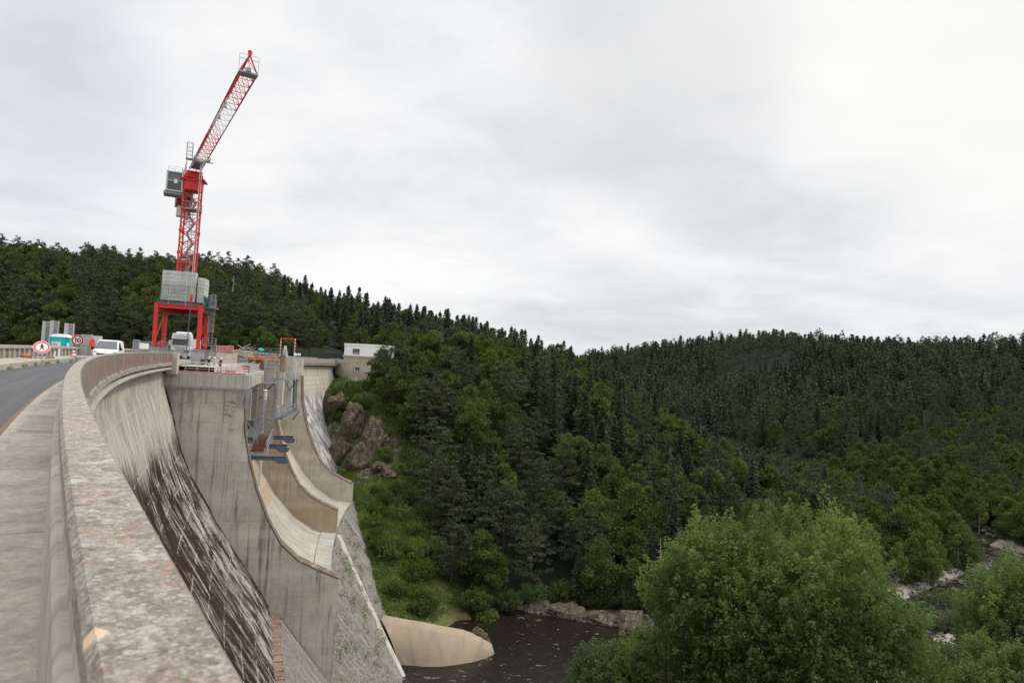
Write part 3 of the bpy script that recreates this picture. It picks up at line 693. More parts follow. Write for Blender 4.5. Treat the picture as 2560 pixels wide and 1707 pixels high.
# masonry face on the far side of the spillway
mb = MB(); S = list(np.linspace(168, S_END, 20)); ZL = list(np.linspace(-1.05, -31, 24))
for a, b in zip(S[:-1], S[1:]):
    for z1, z2 in zip(ZL[:-1], ZL[1:]):
        if a > s_edge(z2)+5: continue
        oo = lambda z: float(np.interp(-z, [-p[1] for p in JP], [p[0] for p in JP]))
        mb.face([P(a, oo(z1), z1), P(b, oo(z1), z1), P(b, oo(z2), z2), P(a, oo(z2), z2)], [(a, z1), (b, z1), (b, z2), (a, z2)])
dpart(mb, 'downstream_face', 'masonry', False, 'masonry face with white lime crusts beyond the spillway')
# crest body
mb = MB(); arc(mb, [(-6.1, -12), (-6.1, .05), (.3, .05), (.3, -.5), (-.2, -.6), (-.2, -1.2)], -30, S_END+6, 2.5, mode='l'); dpart(mb, 'crest_body', 'inner')
# cornice band and bullnose ledge (not across the spillway)
for a, b in ((-30, 90), (168, S_END)):
    mb = MB(); arc(mb, [(-.3, -.20), (.40, -.20), (.42, -.52), (.1, -.56), (-.3, -.56)], a, b, 2.0, True, 'z', True); dpart(mb, 'cornice', 'parapet')
    mb = MB(); arc(mb, [(-.7, -.72), (.25, -.72), (.42, -.80), (.46, -.92), (.38, -1.04), (-.7, -1.10)], a, b, 2.0, True, 'z', True); dpart(mb, 'ledge', 'inner')
# downstream parapet
mb = MB(); arc(mb, [(.10, .93), (.10, 1.0), (.118, 1.02), (.30, 1.02), (.315, 1.0), (.315, .94)], -8, 90, .5); dpart(mb, 'parapet_coping', 'lichen', False, 'top of the parapet covered in grey, pink and orange lichen')
rs = ribS(-8, 90, 1.15, .14); rd = dict(rs)
mb = MB(); arcvar(mb, lambda q_: [(.305, .96), (.305, .92), (.305+.03*rd[q_], .9), (.305+.04*rd[q_], -.2), (.08, -.2)], [q_[0] for q_ in rs])
dpart(mb, 'parapet_outer_face', 'parapet', False, 'curved outer parapet face with rusty red panels between pale ribs')
mb = MB(); arc(mb, [(.065, -.2), (.07, .80), (.085, .83), (.105, .83), (.112, .95)], -8, 90, .5, mode='z'); dpart(mb, 'parapet_inner_face', 'inner')
# parapet beyond the spillway
mb = MB(); arc(mb, [(.05, -.2), (.05, 1.0), (.31, 1.0), (.31, -.2)], 139, S_END, 2, True, 'z', True); dpart(mb, 'far_parapet', 'parapet', False, 'far stretch of parapet beyond the spillway')
rs2 = ribS(139, S_END, 1.15, .16); rd2 = dict(rs2)
mb = MB(); arcvar(mb, lambda q_: [(.315, .93), (.315+.06*rd2[q_], .9), (.315+.06*rd2[q_], -.2)], [q_[0] for q_ in rs2]); dpart(mb, 'far_parapet_ribs', 'inner')
# upstream parapet: coping, recessed panels, posts
mb = MB(); arc(mb, [(-6.05, .95), (-5.62, .95), (-5.62, 1.14), (-6.05, 1.14)], -20, S_END, 1.5, True, 'z', True); dpart(mb, 'upstream_coping', 'inner')
rs3 = ribS(-20, S_END, 1.35, .22); rd3 = dict(rs3)
mb = MB(); arcvar(mb, lambda q_: [(-5.98, .1), (-5.98, .95), (-5.80+.14*rd3[q_], .952), (-5.80+.14*rd3[q_], .3)], [q_[0] for q_ in rs3]); dpart(mb, 'upstream_parapet', 'inner')

# road, walkways, kerbs (setting)
mb = MB(); arc(mb, [(-3.75, .055), (-.55, .055)], -20, 214, 2, mode='l'); tag(mb.build('road', 'asphalt'), kind='structure')
mb = MB(); arc(mb, [(-.62, .055), (-.60, .155), (-.585, .165), (-.44, .165)], -20, 92, 1, mode='l'); tag(mb.build('kerb', 'inner'), kind='structure')
mb = MB(); arc(mb, [(-.44, .169), (.075, .169)], -20, 92, 1, mode='l'); tag(mb.build('walkway', 'walk'), kind='structure')
mb = MB(); arc(mb, [(-.75, .06), (-.615, .075)], -20, 92, .7, mode='l'); tag(mb.build('gutter_grit', 'dirt'), kind='structure')
mb = MB(); arc(mb, [(-3.72, .055), (-3.75, .33), (-3.79, .36), (-5.7, .36)], -20, S_END, 1.5, mode='l'); tag(mb.build('raised_walkway', 'walk'), kind='structure')
# joint cracks in the raised kerb are in the material; weeds at its foot

# ------------------------------------------------------------------ spillway block
M['crust'] = concrete('brown_crusted_coping', (.17, .125, .095), (.035, .022, .016), (.62, .585, .53), .9, 0, 0, 2.2, 1.0)
def wall(s0, s1, top, mat, name, label, zbot=-52, ztop_=-1.3):
    pol = [(-.7, zbot), (-.7, ztop_), (8.3, ztop_)]+top+[(21.3, zbot)]
    mb = MB()
    for s_, rev in ((s0, True), (s1, False)):
        # vertical strips keep the side wall well shaped
        os_ = sorted(set([-.7, 2, 5]+[o for o, z in top]+[21.3])); tz = lambda o: ztop_ if o <= 8.3 else float(np.interp(o, [p[0] for p in top], [p[1] for p in top]))
        for a, b in zip(os_[:-1], os_[1:]):
            c = [(a, zbot), (b, zbot), (b, tz(b) if b > 8.3 else ztop_), (a, tz(a) if a >= 8.3 and a > 8.3 else ztop_)]
            if a == 8.3: c[3] = (a, -3)
            if b == 8.3: c[2] = (b, ztop_)
            pts = [P(s_, o, z) for o, z in c]
            mb.face(pts if rev else pts[::-1], c if rev else c[::-1])
    mb.face([P(s0, 21.3, zbot), P(s1, 21.3, zbot), P(s1, 21.3, top[-1][1]), P(s0, 21.3, top[-1][1])], [(s0, zbot), (s1, zbot), (s1, top[-1][1]), (s0, top[-1][1])])
    mb.face([P(s0, 8.3, -3), P(s1, 8.3, -3), P(s1, 8.3, ztop_), P(s0, 8.3, ztop_)])
    mb.face([P(s0, -.7, ztop_), P(s0, 8.3, ztop_), P(s1, 8.3, ztop_), P(s1, -.7, ztop_)])
    w_ = dpart(mb, name, mat, False, label)
    mb = MB(); T = top
    for a, b in zip(T[:-1], T[1:]):
        d = np.array([b[0]-a[0], b[1]-a[1]]); d /= np.linalg.norm(d); nrm = np.array([-d[1], d[0]])*.16
        if nrm[0] < 0: nrm = -nrm
        A0, A1, B0, B1 = a, (a[0]+nrm[0], a[1]+nrm[1]), b, (b[0]+nrm[0], b[1]+nrm[1])
        mb.hexa([P(s0-.05, *A0), P(s0-.05, *B0), P(s1+.05, *B0), P(s1+.05, *A0), P(s0-.05, *A1), P(s0-.05, *B1), P(s1+.05, *B1), P(s1+.05, *A1)])
    c = mb.build('wall_coping', 'crust', w_); c.matrix_parent_inverse = w_.matrix_world.inverted(); 
    c.matrix_parent_inverse = (dam.matrix_world @ w_.matrix_parent_inverse).inverted() if False else w_.matrix_parent_inverse.copy() if False else c.matrix_parent_inverse
    return w_
wfine = WP
wall(92, 94.3, WP, 'pier', 'spillway_wall', 'nearest spillway wall of streaked grey concrete')
wall(135, 136.8, WP, 'pier_brown', 'spillway_wall', 'middle spillway wall stained ochre', -34, .9)
wall(165, 167.2, WP, 'pier_pale', 'spillway_wall', 'far spillway wall of pale concrete', -34, .6)
FP = [(4.6, -9), (4.9, -14), (6.2, -17.6), (7.8, -20.3), (10.1, -24), (13.5, -27.8), (16.8, -30), (19, -30.8), (21.2, -31)]
for a, b in ((94.3, 135), (136.8, 165)):
    mb = MB(); arc(mb, FP[:5], a, b, 2.5, mode='z'); dpart(mb, 'chute_floor', 'pier_brown', True)
    mb = MB(); arc(mb, [(FP[4][0], FP[4][1]), FP[5], FP[6], (18.6, -30.7)], a, b, 2.5, mode='l'); arc(mb, [(18.6, -30.7), (18.65, -30.45), (20.2, -30.75), (21.2, -30.8)], a, b, 2.5, mode='l'); dpart(mb, 'chute_bucket', 'chute', False)
    mb = MB(); arc(mb, [(21.2, -30.8), (21.2, -33)], a, b, 2.5); dpart(mb, 'lip_face', 'pier_brown')
    mb = MB(); arc(mb, [(4.6, -9), (4.6, -.6), (.2, -.6)], a, b, 2.5); dpart(mb, 'gate_wall', 'pier')
# pilasters on the gate wall
mb = MB()
for s_ in (97, 101, 105.5, 118, 124, 130, 142, 150, 158):
    mb = MB(); mb.hexa([P(s_, 4.5, -16), P(s_+.7, 4.5, -16), P(s_+.7, 5.1, -15.5), P(s_, 5.1, -15.5), P(s_, 4.5, -1), P(s_+.7, 4.5, -1), P(s_+.7, 5.1, -1), P(s_, 5.1, -1)]); dpart(mb, 'pilaster', 'pier_pale')
# middle pier and the tall brown-streaked columns
def column(px, y0, y1, s_, wpx, mat, name, label=None, dep=1.0):
    a = at_s(px, y0, s_); b = at_s(px, y1, s_); w_ = wpx*a[1]/FPX
    _, o = so(a[0], a[1]); mb = MB(); z1, z0 = a[2], b[2]
    mb.hexa([P(s_, o-w_/2, z0), P(s_, o+w_/2, z0), P(s_+dep, o+w_/2, z0), P(s_+dep, o-w_/2, z0), P(s_, o-w_/2, z1), P(s_, o+w_/2, z1), P(s_+dep, o+w_/2, z1), P(s_+dep, o-w_/2, z1)])
    return dpart(mb, name, mat, False, label)
column(704, 890, 930, 130, 15, 'rustcol', 'gate_column', 'brown streaked gate column with pale lower half', 2.5)
column(703, 931, 1012, 130, 13, 'pier_pale', 'gate_column', None, 2.5)
column(723, 893, 1016, 140, 24, 'pier', 'gate_column', None, 2)
column(640, 970, 1060, 108, 9, 'chute', 'gate_column', None, .8)
column(627, 965, 1050, 104, 6, 'pier_pale', 'gate_column', None, .8)
# anchor plates on the near spillway wall
mb = MB()
for px, py in ((570, 999), (578, 1000), (587, 1001), (569, 1009), (584, 1013), (566, 1020), (583, 1023), (564, 1031), (572, 1034), (580, 1036), (579, 1071)):
    p = at_s(px, py, 91.95); _, o = so(p[0], p[1]); c = P(91.95, o, p[2]); d = P(91.8, o, p[2]); mb = MB(); mb.tube(c, d, .2, .18, 12); dpart(mb, 'anchor_plate', 'pier_pale')

def bars(mb, pts, w=.05, **k):
    for a, b in zip(pts[:-1], pts[1:]): mb.bar(a, b, w, **k)
def rail(mb, pts, h=1.1, n=3, sp=1.5, w=.045, base=True):
    pts = [np.array(p, float) for p in pts]
    for a, b in zip(pts[:-1], pts[1:]):
        for k in range(1, n+1): mb.bar(a+np.array([0, 0, h*k/n]), b+np.array([0, 0, h*k/n]), w)
        if base: mb.bar(a, b, w, w*2)
        m_ = max(1, int(round(np.linalg.norm(b-a)/sp)))
        for i in range(m_+1): c = a+(b-a)*i/m_; mb.bar(c, c+np.array([0, 0, h]), w)
def W(o_, name): o_.name = name; return o_
# ---- work deck on the near pier
dk = empty('work_deck', P(92, 4, -1.3), 0, 'concrete edged work deck with red plywood floor on top of the near spillway pier', 'work platform')
bpy.context.view_layer.update()
def sub(mb, name, mat, par, label=None, smooth=False):
    o = mb.build(name, mat, par, smooth); bpy.context.view_layer.update(); o.matrix_parent_inverse = par.matrix_world.inverted()
    if label: o['label'] = label
    return o
mb = MB(); mb.hexa([P(91.6, -.5, -2.9), P(91.6, 8.9, -2.9), P(119, 8.9, -2.9), P(119, -.5, -2.9), P(91.6, -.5, -1.32), P(91.6, 8.9, -1.32), P(119, 8.9, -1.32), P(119, -.5, -1.32)])
sub(mb, 'slab', 'pier_pale', dk)
mb = MB()
for s0, s1, o0, o1 in ((91.8, 94.4, .4, 8.3), (99, 101.5, 2.2, 6.5), (104, 110, 3.5, 8.6)):
    mb.hexa([P(s0, o0, -1.3), P(s0, o1, -1.3), P(s1, o1, -1.3), P(s1, o0, -1.3), P(s0, o0, -1.16), P(s0, o1, -1.16), P(s1, o1, -1.16), P(s1, o0, -1.16)])
sub(mb, 'red_floor_panels', 'redfloor', dk)
mb = MB(); mb.hexa([P(91.7, -.3, -1.32), P(91.7, 8.8, -1.32), P(118.9, 8.8, -1.32), P(118.9, -.3, -1.32), P(91.7, -.3, -1.24), P(91.7, 8.8, -1.24), P(118.9, 8.8, -1.24), P(118.9, -.3, -1.24)])
sub(mb, 'deck_plate', 'galv', dk)
mb = MB(); rail(mb, [P(92.5, 1.5, -1.2), P(92.5, 5.5, -1.2), P(95, 8.6, -1.2), P(110, 8.8, -1.2)], 1.15, 3, 1.3, .055); rail(mb, [P(98, .5, -1.2), P(98, 5, -1.2), P(104, 7.2, -1.2)], 1.1, 3, 1.5, .05); rail(mb, [P(110.5, 1, -1.2), P(110.5, 8.6, -1.2)], 1.1, 3, 1.3, .05)
sub(mb, 'guardrail', 'offwhite', dk)
mb = MB()
A = P(91.2, -.6, -2.95); B = P(91.2, 9.1, -2.95)
for z in (0, 1.55): mb.bar(A+[0, 0, z], B+[0, 0, z], .10)
mb.bar(A+[0, 0, -.12], B+[0, 0, -.12], .3, .08)
for i in range(12): c = A+(B-A)*i/11; mb.bar(c, c+np.array([0, 0, 1.6]), .09)
for t, zl in ((.10, -4.9), (.29, -4.9), (.5, -5.0), (.9, -5.3)):
    c = A+(B-A)*t; mb.bar((c[0], c[1], -2.95), (c[0], c[1], zl), .13); mb.bar((c[0], c[1], zl), tuple(c[:2]-(A-P(92, -.6))[:2]*0)+(zl,), .1)
c = A+(B-A)*.10; d = A+(B-A)*.29; mb.bar((c[0], c[1], -4.85), (d[0], d[1], -4.85), .12)
for t in (.9, .96): c = A+(B-A)*t; mb.bar((c[0], c[1], -5.3), (c[0]+.5, c[1], -3.0), .2)
sub(mb, 'front_frame', 'galv', dk)

# ---- scaffold stair tower, walkways and gangway
def placed(name, loc, label, cat, group=None):
    e = empty(name, loc, 0, label, cat, group); bpy.context.view_layer.update(); return e
st = placed('scaffold_stair_tower', at(674, 1082, 108), 'tall grey scaffold stair tower standing against the spillway gates', 'scaffold')
a = at(660, 956, 108); zt = at(674, 897, 108)[2]; zb0 = at(674, 1084, 108)[2]
u1 = P(108, 1)-P(108, 0); u1 = u1[:3]; t1 = P(109, 0)-P(108, 0)
base = np.array([a[0], a[1], 0])
mb = MB(); W_, D_ = 2.0, 1.8; nl = 9; 
cor = [base, base+u1*W_, base+u1*W_+t1*D_, base+t1*D_]
for i, c in enumerate(cor):
    lo = zb0
    mb.bar(c+[0, 0, lo], c+[0, 0, zt], .13)
lv = np.linspace(zb0, zt, nl+1)
for k, z in enumerate(lv):
    for i in range(4): mb.bar(cor[i]+[0, 0, z], cor[(i+1) % 4]+[0, 0, z], .10); mb.bar(cor[i]+[0, 0, z+.6], cor[(i+1) % 4]+[0, 0, z+.6], .06)
    if k < nl:
        for i in (0, 1, 2): a_, b_ = (cor[i], cor[(i+1) % 4]) if k % 2 else (cor[(i+1) % 4], cor[i]); mb.bar(a_+[0, 0, z], b_+[0, 0, lv[k+1]], .08)
sub(mb, 'frame', 'galv', st)
mb = MB()
for k in range(nl):
    z = lv[k]; p = cor[0]+(cor[3]-cor[0])*.3; q = cor[1]+(cor[2]-cor[1])*.3
    if k % 2: p, q = q, p
    for j in range(6): t = j/6; c = p+(q-p)*t; mb.hexa([c+[0, 0, z+(lv[k+1]-z)*t], c+u1*.25+[0, 0, z+(lv[k+1]-z)*t], c+u1*.25+t1*.8+[0, 0, z+(lv[k+1]-z)*t], c+t1*.8+[0, 0, z+(lv[k+1]-z)*t]]+[c+[0, 0, .05+z+(lv[k+1]-z)*t], c+u1*.25+[0, 0, .05+z+(lv[k+1]-z)*t], c+u1*.25+t1*.8+[0, 0, .05+z+(lv[k+1]-z)*t], c+t1*.8+[0, 0, .05+z+(lv[k+1]-z)*t]])
sub(mb, 'steps', 'galv', st)

def walkway(name, A, B, wdt, label, cat, mat='galv', h=1.15, group=None, struts=None, truss=False):
    A = np.array(A, float); B = np.array(B, float); d = (B-A); d = d/np.linalg.norm(d); s_ = np.array([-d[1], d[0], 0]); s_ = s_/np.linalg.norm(s_)*wdt
    if s_[1] < 0: s_ = -s_
    e = placed(name, A, label, cat, group)
    mb = MB(); n = max(2, int(np.linalg.norm(B-A)/.35))
    for i in range(n): c = A+(B-A)*i/n; c2 = A+(B-A)*(i+.75)/n; mb.hexa([c, c2, c2+s_, c+s_, c+[0, 0, .06], c2+[0, 0, .06], c2+s_+[0, 0, .06], c+s_+[0, 0, .06]])
    sub(mb, 'grating', 'dkgalv', e)
    mb = MB(); rail(mb, [A, B], h, 4 if truss else 3, .9); rail(mb, [A+s_, B+s_], h, 3, .9); mb.bar(A, B, .12, .2); mb.bar(A+s_, B+s_, .12, .2)
    if truss:
        m_ = 7
        for i in range(m_): a_, b_ = A+(B-A)*i/m_, A+(B-A)*(i+1)/m_; mb.bar(a_, b_+[0, 0, h], .06); mb.bar(a_+s_, b_+s_+[0, 0, h], .06)
    sub(mb, 'railing', mat, e)
    if struts:
        for t, dx, dz in struts: mb = MB(); c = A+(B-A)*t; mb.bar(c, c+np.array([dx, .3, dz]), .14); sub(mb, 'bracket', 'steel_blue', e)
    return e
walkway('walkway', at(629, 957, 100), at(690, 956, 106), 1.2, 'upper grating walkway with railings between the deck and the stair tower', 'walkway', struts=[(.3, -1.6, -2.6), (.95, -3.2, -3.6), (.45, .0, -1.6)])
walkway('gangway', at(686, 1048, 108), at(731, 1024, 120), 1.3, 'sloping truss gangway running to the far spillway column', 'gangway', truss=True, h=1.7)
walkway('balcony', at(706, 948, 114), at(750, 947, 118), 1.4, 'dark steel balcony on the far gate column below the globe lamp', 'balcony', struts=[(.95, -1.9, -2.2), (.1, 1.2, -2.0)])
walkway('balcony', at(728, 1031, 117), at(752, 1026, 119), 1.0, 'small lower balcony at the foot of the dark post', 'balcony', struts=[(.9, -1.2, -1.6)])
mb = MB(); a = at(735, 948, 117); b = at(733, 1028, 117); mb.bar(a, b, .28); a2 = at(741, 948, 117); b2 = at(739.5, 1028, 117); mb.bar(a2, b2, .18)
for t in np.linspace(0, 1, 12): mb.bar(a+(b-a)*t, a2+(b2-a2)*t, .05)
tag(mb.build('ladder', 'dkgalv'), 'dark vertical ladder post between the upper and lower balcony', 'ladder')
# lower maintenance cage below the gates
cg = placed('maintenance_cage', P(97, 9.6, -12.8), 'grey steel maintenance cage with rusty slats hung below the stair tower', 'cage')
mb = MB(); c0 = at_s(623, 1137, 96); c1 = at_s(664, 1137, 96); _, oa = so(c0[0], c0[1]); _, ob = so(c1[0], c1[1]); zc = c0[2]
c2 = at_s(683, 1098, 109); _, oc = so(c2[0], c2[1]); zd_ = c2[2]
for k in range(9):
    t = k/8; s_ = 96+13*t; z = zc+(zd_-zc)*t; o1 = ob+(oc-ob)*t; 
    for o_ in (oa-.3*t*0, o1): mb.bar(P(s_, o_, z), P(s_, o_, z+1.7), .09)
    mb.bar(P(s_, oa, z), P(s_, o1, z), .1)
for h_ in (0, .6, 1.2, 1.7):
    mb.bar(P(96, ob, zc+h_), P(109, oc, zd_+h_), .08); mb.bar(P(96, oa, zc+h_), P(109, oa, zd_+h_), .08)
mb.bar(P(96, oa, zc+.05), P(96, ob, zc+.05), .35, .3)
sub(mb, 'frame', 'galv', cg)
mb = MB()
for k in range(22):
    t = k/22; s_ = 96.4+12.4*t; z = zc+.35+(zd_-zc)*t+.5*math.sin(t*3); mb.hexa([P(s_, oa+.2, z), P(s_, oa+.2+(ob-oa)*.75, z), P(s_+.3, oa+.2+(ob-oa)*.75, z), P(s_+.3, oa+.2, z)]+[P(s_, oa+.2, z+.12), P(s_, oa+.2+(ob-oa)*.75, z+.12), P(s_+.3, oa+.2+(ob-oa)*.75, z+.12), P(s_+.3, oa+.2, z+.12)])
sub(mb, 'slats', 'rust', cg)
mb = MB()
for (x0, y0, x1, y1, s_) in ((617, 1049, 640, 1049, 96), (640, 1049, 652, 1040, 97), (616, 1049, 642, 1092, 96), (642, 1092, 652, 1040, 97), (617, 1090, 636, 1090, 96), (640, 1050, 640, 1100, 97), (646, 1045, 643, 1110, 98), (617, 1075, 626, 1090, 96), (660, 1030, 632, 1066, 98)):
    mb.bar(at_s(x0, y0, s_), at_s(x1, y1, s_), .16)
sub(mb, 'struts', 'galv', cg)
mb = MB(); mb.prism([at_s(618, 1052, 96.6), at_s(634, 1052, 96.6), at_s(634, 1066, 96.6), at_s(618, 1074, 96.6)], .1, (0, 1, 0)); sub(mb, 'side_plate', 'steel_blue', cg); mb = MB(); mb.prism([at_s(618, 1093, 96.6), at_s(634, 1093, 96.6), at_s(630, 1108, 96.6), at_s(619, 1108, 96.6)], .1, (0, 1, 0))
sub(mb, 'side_plate', 'steel_blue', cg)
mb = MB(); mb.prism([at(680.5, 1086, 104), at(687.5, 1083, 106), at(686.5, 1100, 106), at(680.5, 1103, 104)], .06, (0, 1, 0)); tag(mb.build('warning_panel', 'redfloor'), 'small red panel fixed to the outer end of the maintenance cage', 'panel')
# three support arms
for (x0, y0, x1, s_, h_, lab) in ((624, 1139, 721, 95.5, 8, 'lowest and nearest of the three dark steel arms reaching out below the cage'), (672, 1109, 724, 102, 9, 'middle one of the three dark steel arms, double flanged'), (687, 1088, 738, 110, 8, 'farthest and topmost of the three dark steel arms')):
    a = at_s(x0, y0, s_); b = at_s(x1, y0+2, s_); _, o0 = so(a[0], a[1]); _, o1 = so(b[0], b[1]); z = (a[2]+b[2])/2; hh = h_*a[1]/FPX*1.15
    e = placed('support_arm', P(s_, o0, z), lab, 'steel arm', 'support arms under the cage')
    mb = MB(); i0 = o0-2.5
    mb.bar(P(s_, i0, z), P(s_, o1, z), .34, .07); mb.bar(P(s_, i0, z-hh), P(s_, o1-1.2, z-hh), .34, .07); mb.bar(P(s_, i0, z-hh/2), P(s_, o1-.3, z-hh/2), .1, hh); sub(mb, 'beam', 'steel_blue', e)
    mb = MB(); oo = o1-1.35; mb.prism([P(s_-.2, oo-.4, z-hh), P(s_-.2, oo+.1, z-hh*1.9), P(s_-.2, o1-.25, z-hh*1.9), P(s_-.2, o1, z-hh*1.3), P(s_-.2, o1, z-hh*.8), P(s_-.2, o1-.4, z-hh*.5), P(s_-.2, oo-.4, z-.05)], .4, P(1, 0)-P(0, 0)); sub(mb, 'bracket_end', 'steel_blue', e)
# white pipe down the gates
e = placed('drain_pipe', at(664, 975, 100), 'white ringed drain pipe running down beside the stair tower', 'pipe')
mb = MB(); p0, p1 = at(664, 975, 100), at(656, 1080, 101); ts = np.linspace(0, 1, 41); mb.path([p0+(p1-p0)*t for t in ts], [.30 if i % 5 == 0 else .24 for i in range(41)], 12); sub(mb, 'upper_pipe', 'white', e)
mb = MB(); mb.tube(at(652, 1146, 104), at(647, 1214, 106), .24, .24, 12); sub(mb, 'lower_pipe', 'white', e)
e = placed('hanging_scaffold', at(646, 1000, 99), 'narrow grey hanging scaffold left of the white drain pipe', 'scaffold')
for nm_, (xa, xb, ya, yb, nn_) in (('upper_frame', (632, 658, 962, 1044, 6)), ('lower_frame', (664, 688, 1000, 1092, 7))):
    mb = MB()
    for xx in (xa, xb):
        mb.bar(at(xx, ya, 99), at(xx-4, yb, 99), .12); mb.bar(at(xx, ya, 100.5), at(xx-4, yb, 100.5), .12)
    for i in range(nn_+1):
        y_ = ya+(yb-ya)*i/nn_; x_ = -4*i/nn_; mb.bar(at(xa+x_, y_, 99), at(xb+x_, y_, 99), .09); mb.bar(at(xa+x_, y_, 99), at(xa+x_, y_, 100.5), .08); mb.bar(at(xb+x_, y_, 99), at(xb+x_, y_, 100.5), .08)
        if i < nn_: mb.bar(at(xa+x_, y_, 99), at(xb+x_, y_+(yb-ya)/nn_, 99), .07)
    sub(mb, nm_, 'galv', e)
# orange beam
A = at(624.5, 893, 112); B = at(694, 897, 116); e = placed('lifting_beam', A, 'bright orange lifting beam spanning above the deck', 'beam')
mb = MB(); mb.bar(A, B, .3, .06); mb.bar(A-[0, 0, .26], B-[0, 0, .26], .3, .06); mb.bar(A-[0, 0, .13], B-[0, 0, .13], .08, .2); sub(mb, 'girder', 'orange', e)
mb = MB(); 
for t in (.35, .9): c = A+(B-A)*t; mb.bar(c, c+[0, 0, .9], .12)
sub(mb, 'hanger', 'galv', e)
# globe lamp
g = at(738.6, 887, 119); e = placed('globe_lamp', (g[0], g[1], -3.0), 'white globe lamp on a pale post above the far balcony', 'lamp')
mb = MB(); mb.lathe((g[0], g[1], g[2]), [(.02, -.3), (.2, -.24), (.3, 0), (.22, .2), (.02, .3)], 14); sub(mb, 'globe', 'white', e, None, True)
mb = MB(); mb.tube((g[0], g[1], -3), (g[0], g[1], g[2]-.28), .09, .07, 8); mb.box(g[0]-.2, g[0]+.28, g[1], g[1]+.4, -3, .4); sub(mb, 'post', 'offwhite', e)
# height gauge over the road
A = at(700, 888, 186); B = at(735.6, 888, 184); top = at(700, 845.6, 186)[2]; e = placed('height_gauge', (A[0], A[1], 0), 'red and white banded height gauge frame over the far road', 'height gauge')
mb = MB(); mb.bar((A[0], A[1], top), (B[0], B[1], top), .3); sub(mb, 'crossbar', 'red', e)
for q_ in (A, B):
    mb = MB(); n = 14
    for i in range(n): mb.bar((q_[0], q_[1], top*i/n), (q_[0], q_[1], top*(i+1)/n), .22 if i % 2 else .2, None, i % 2)
    o = sub(mb, 'post', ['red', 'white'], e)

# ------------------------------------------------------------------ house and abutment at the far end
a = at(860, 887, 217); b = at(940, 893, 211); zr = at(860, 858, 217)[2]; zm = a[2]; d = (b-a)[:2]; d /= np.linalg.norm(d); nrm = np.array([-d[1], d[0]])
if nrm[1] < 0: nrm = -nrm
hs = placed('gatehouse', (a[0], a[1], -6), 'flat roofed building with white upper storey and bare concrete base beyond the spillway', 'building')
HW = np.linalg.norm((b-a)[:2]); HD = 9.0
HA, HDIR, HNRM = a[:2].copy(), d.copy(), nrm.copy()
def H(x, y, z): p = HA+HDIR*x+HNRM*y; return (p[0], p[1], z)
def hbox(mb, x0, x1, y0, y1, z0, z1, mi=0): mb.hexa([H(x0, y0, z0), H(x1, y0, z0), H(x1, y1, z0), H(x0, y1, z0), H(x0, y0, z1), H(x1, y0, z1), H(x1, y1, z1), H(x0, y1, z1)], mi)
mb = MB(); hbox(mb, 0, HW, 0, HD, zm, zr-.55); sub(mb, 'upper_wall', 'white', hs)
mb = MB(); hbox(mb, -.12, HW+.12, -.12, HD+.12, zr-.55, zr); hbox(mb, -.05, HW+.05, -.05, HD+.05, zr-.62, zr-.55); sub(mb, 'roof_fascia', 'white', hs)
mb = MB(); hbox(mb, .1, HW-.1, .1, HD-.1, zr, zr+.1); mb.tube(H(3.6, 2, zr), H(3.6, 2, zr+.6), .07); sub(mb, 'flat_roof', 'inner', hs)
mb = MB(); hbox(mb, -.3, HW+.3, -.3, HD+.3, zm-.45, zm); sub(mb, 'floor_slab', 'house_concrete', hs)
mb = MB(); hbox(mb, -.05, HW+.05, -.05, HD, -9, zm-.45); hbox(mb, -3.4, -.05, .2, 5, -9, 1.0); sub(mb, 'base_wall', 'house_concrete', hs, 'bare board marked concrete base')
def win(x0, x1, z0, z1, n, y=0):
    mb = MB(); hbox(mb, x0, x1, y-.06, y-.01, z0, z1); f = sub(mb, 'window', 'glass', hs)
    mb = MB(); t = .07
    for xx in np.linspace(x0, x1, n+1): hbox(mb, xx-t/2, xx+t/2, y-.12, y-.055, z0, z1)
    for zz_ in (z0, z1, z0+(z1-z0)*.22 if n > 2 else z1): hbox(mb, x0-t, x1+t, y-.123, y-.052, zz_-t/2, zz_+t/2)
    fr = sub(mb, 'frame', 'white', f)
win(3.5, 6.3, zm+.45, zm+2.2, 4)
win(5.0, 6.9, -2.1, -1.1, 2, -.05)
mb = MB(); hbox(mb, 4.0, 4.5, -.1, -.052, -2.2, -.9); sub(mb, 'vent', 'inner', hs)
mb = MB(); hbox(mb, -2.3, -1.4, .05, .19, -6.8, -4.7); sub(mb, 'door', 'offwhite', hs)
mb = MB(); hbox(mb, 3.2, 6.4, -.08, -.04, -6.5, -4.2); sub(mb, 'shutter', 'pier', hs)
# far road behind the house, little van on it
pts = [P(224, -2, .1), at(852, 893, 236), at(838, 884, 250), at(833, 874, 270), at(829, 868, 292)]
mb = MB()
for p, q in zip(pts[:-1], pts[1:]):
    t = np.array([q[0]-p[0], q[1]-p[1]]); n_ = np.array([-t[1], t[0]])/np.linalg.norm(t)*1.9
    mb.face([(p[0]+n_[0], p[1]+n_[1], p[2]+.1), (p[0]-n_[0], p[1]-n_[1], p[2]+.1), (q[0]-n_[0], q[1]-n_[1], q[2]+.1), (q[0]+n_[0], q[1]+n_[1], q[2]+.1)])
tag(mb.build('access_road', 'asphalt'), kind='structure')
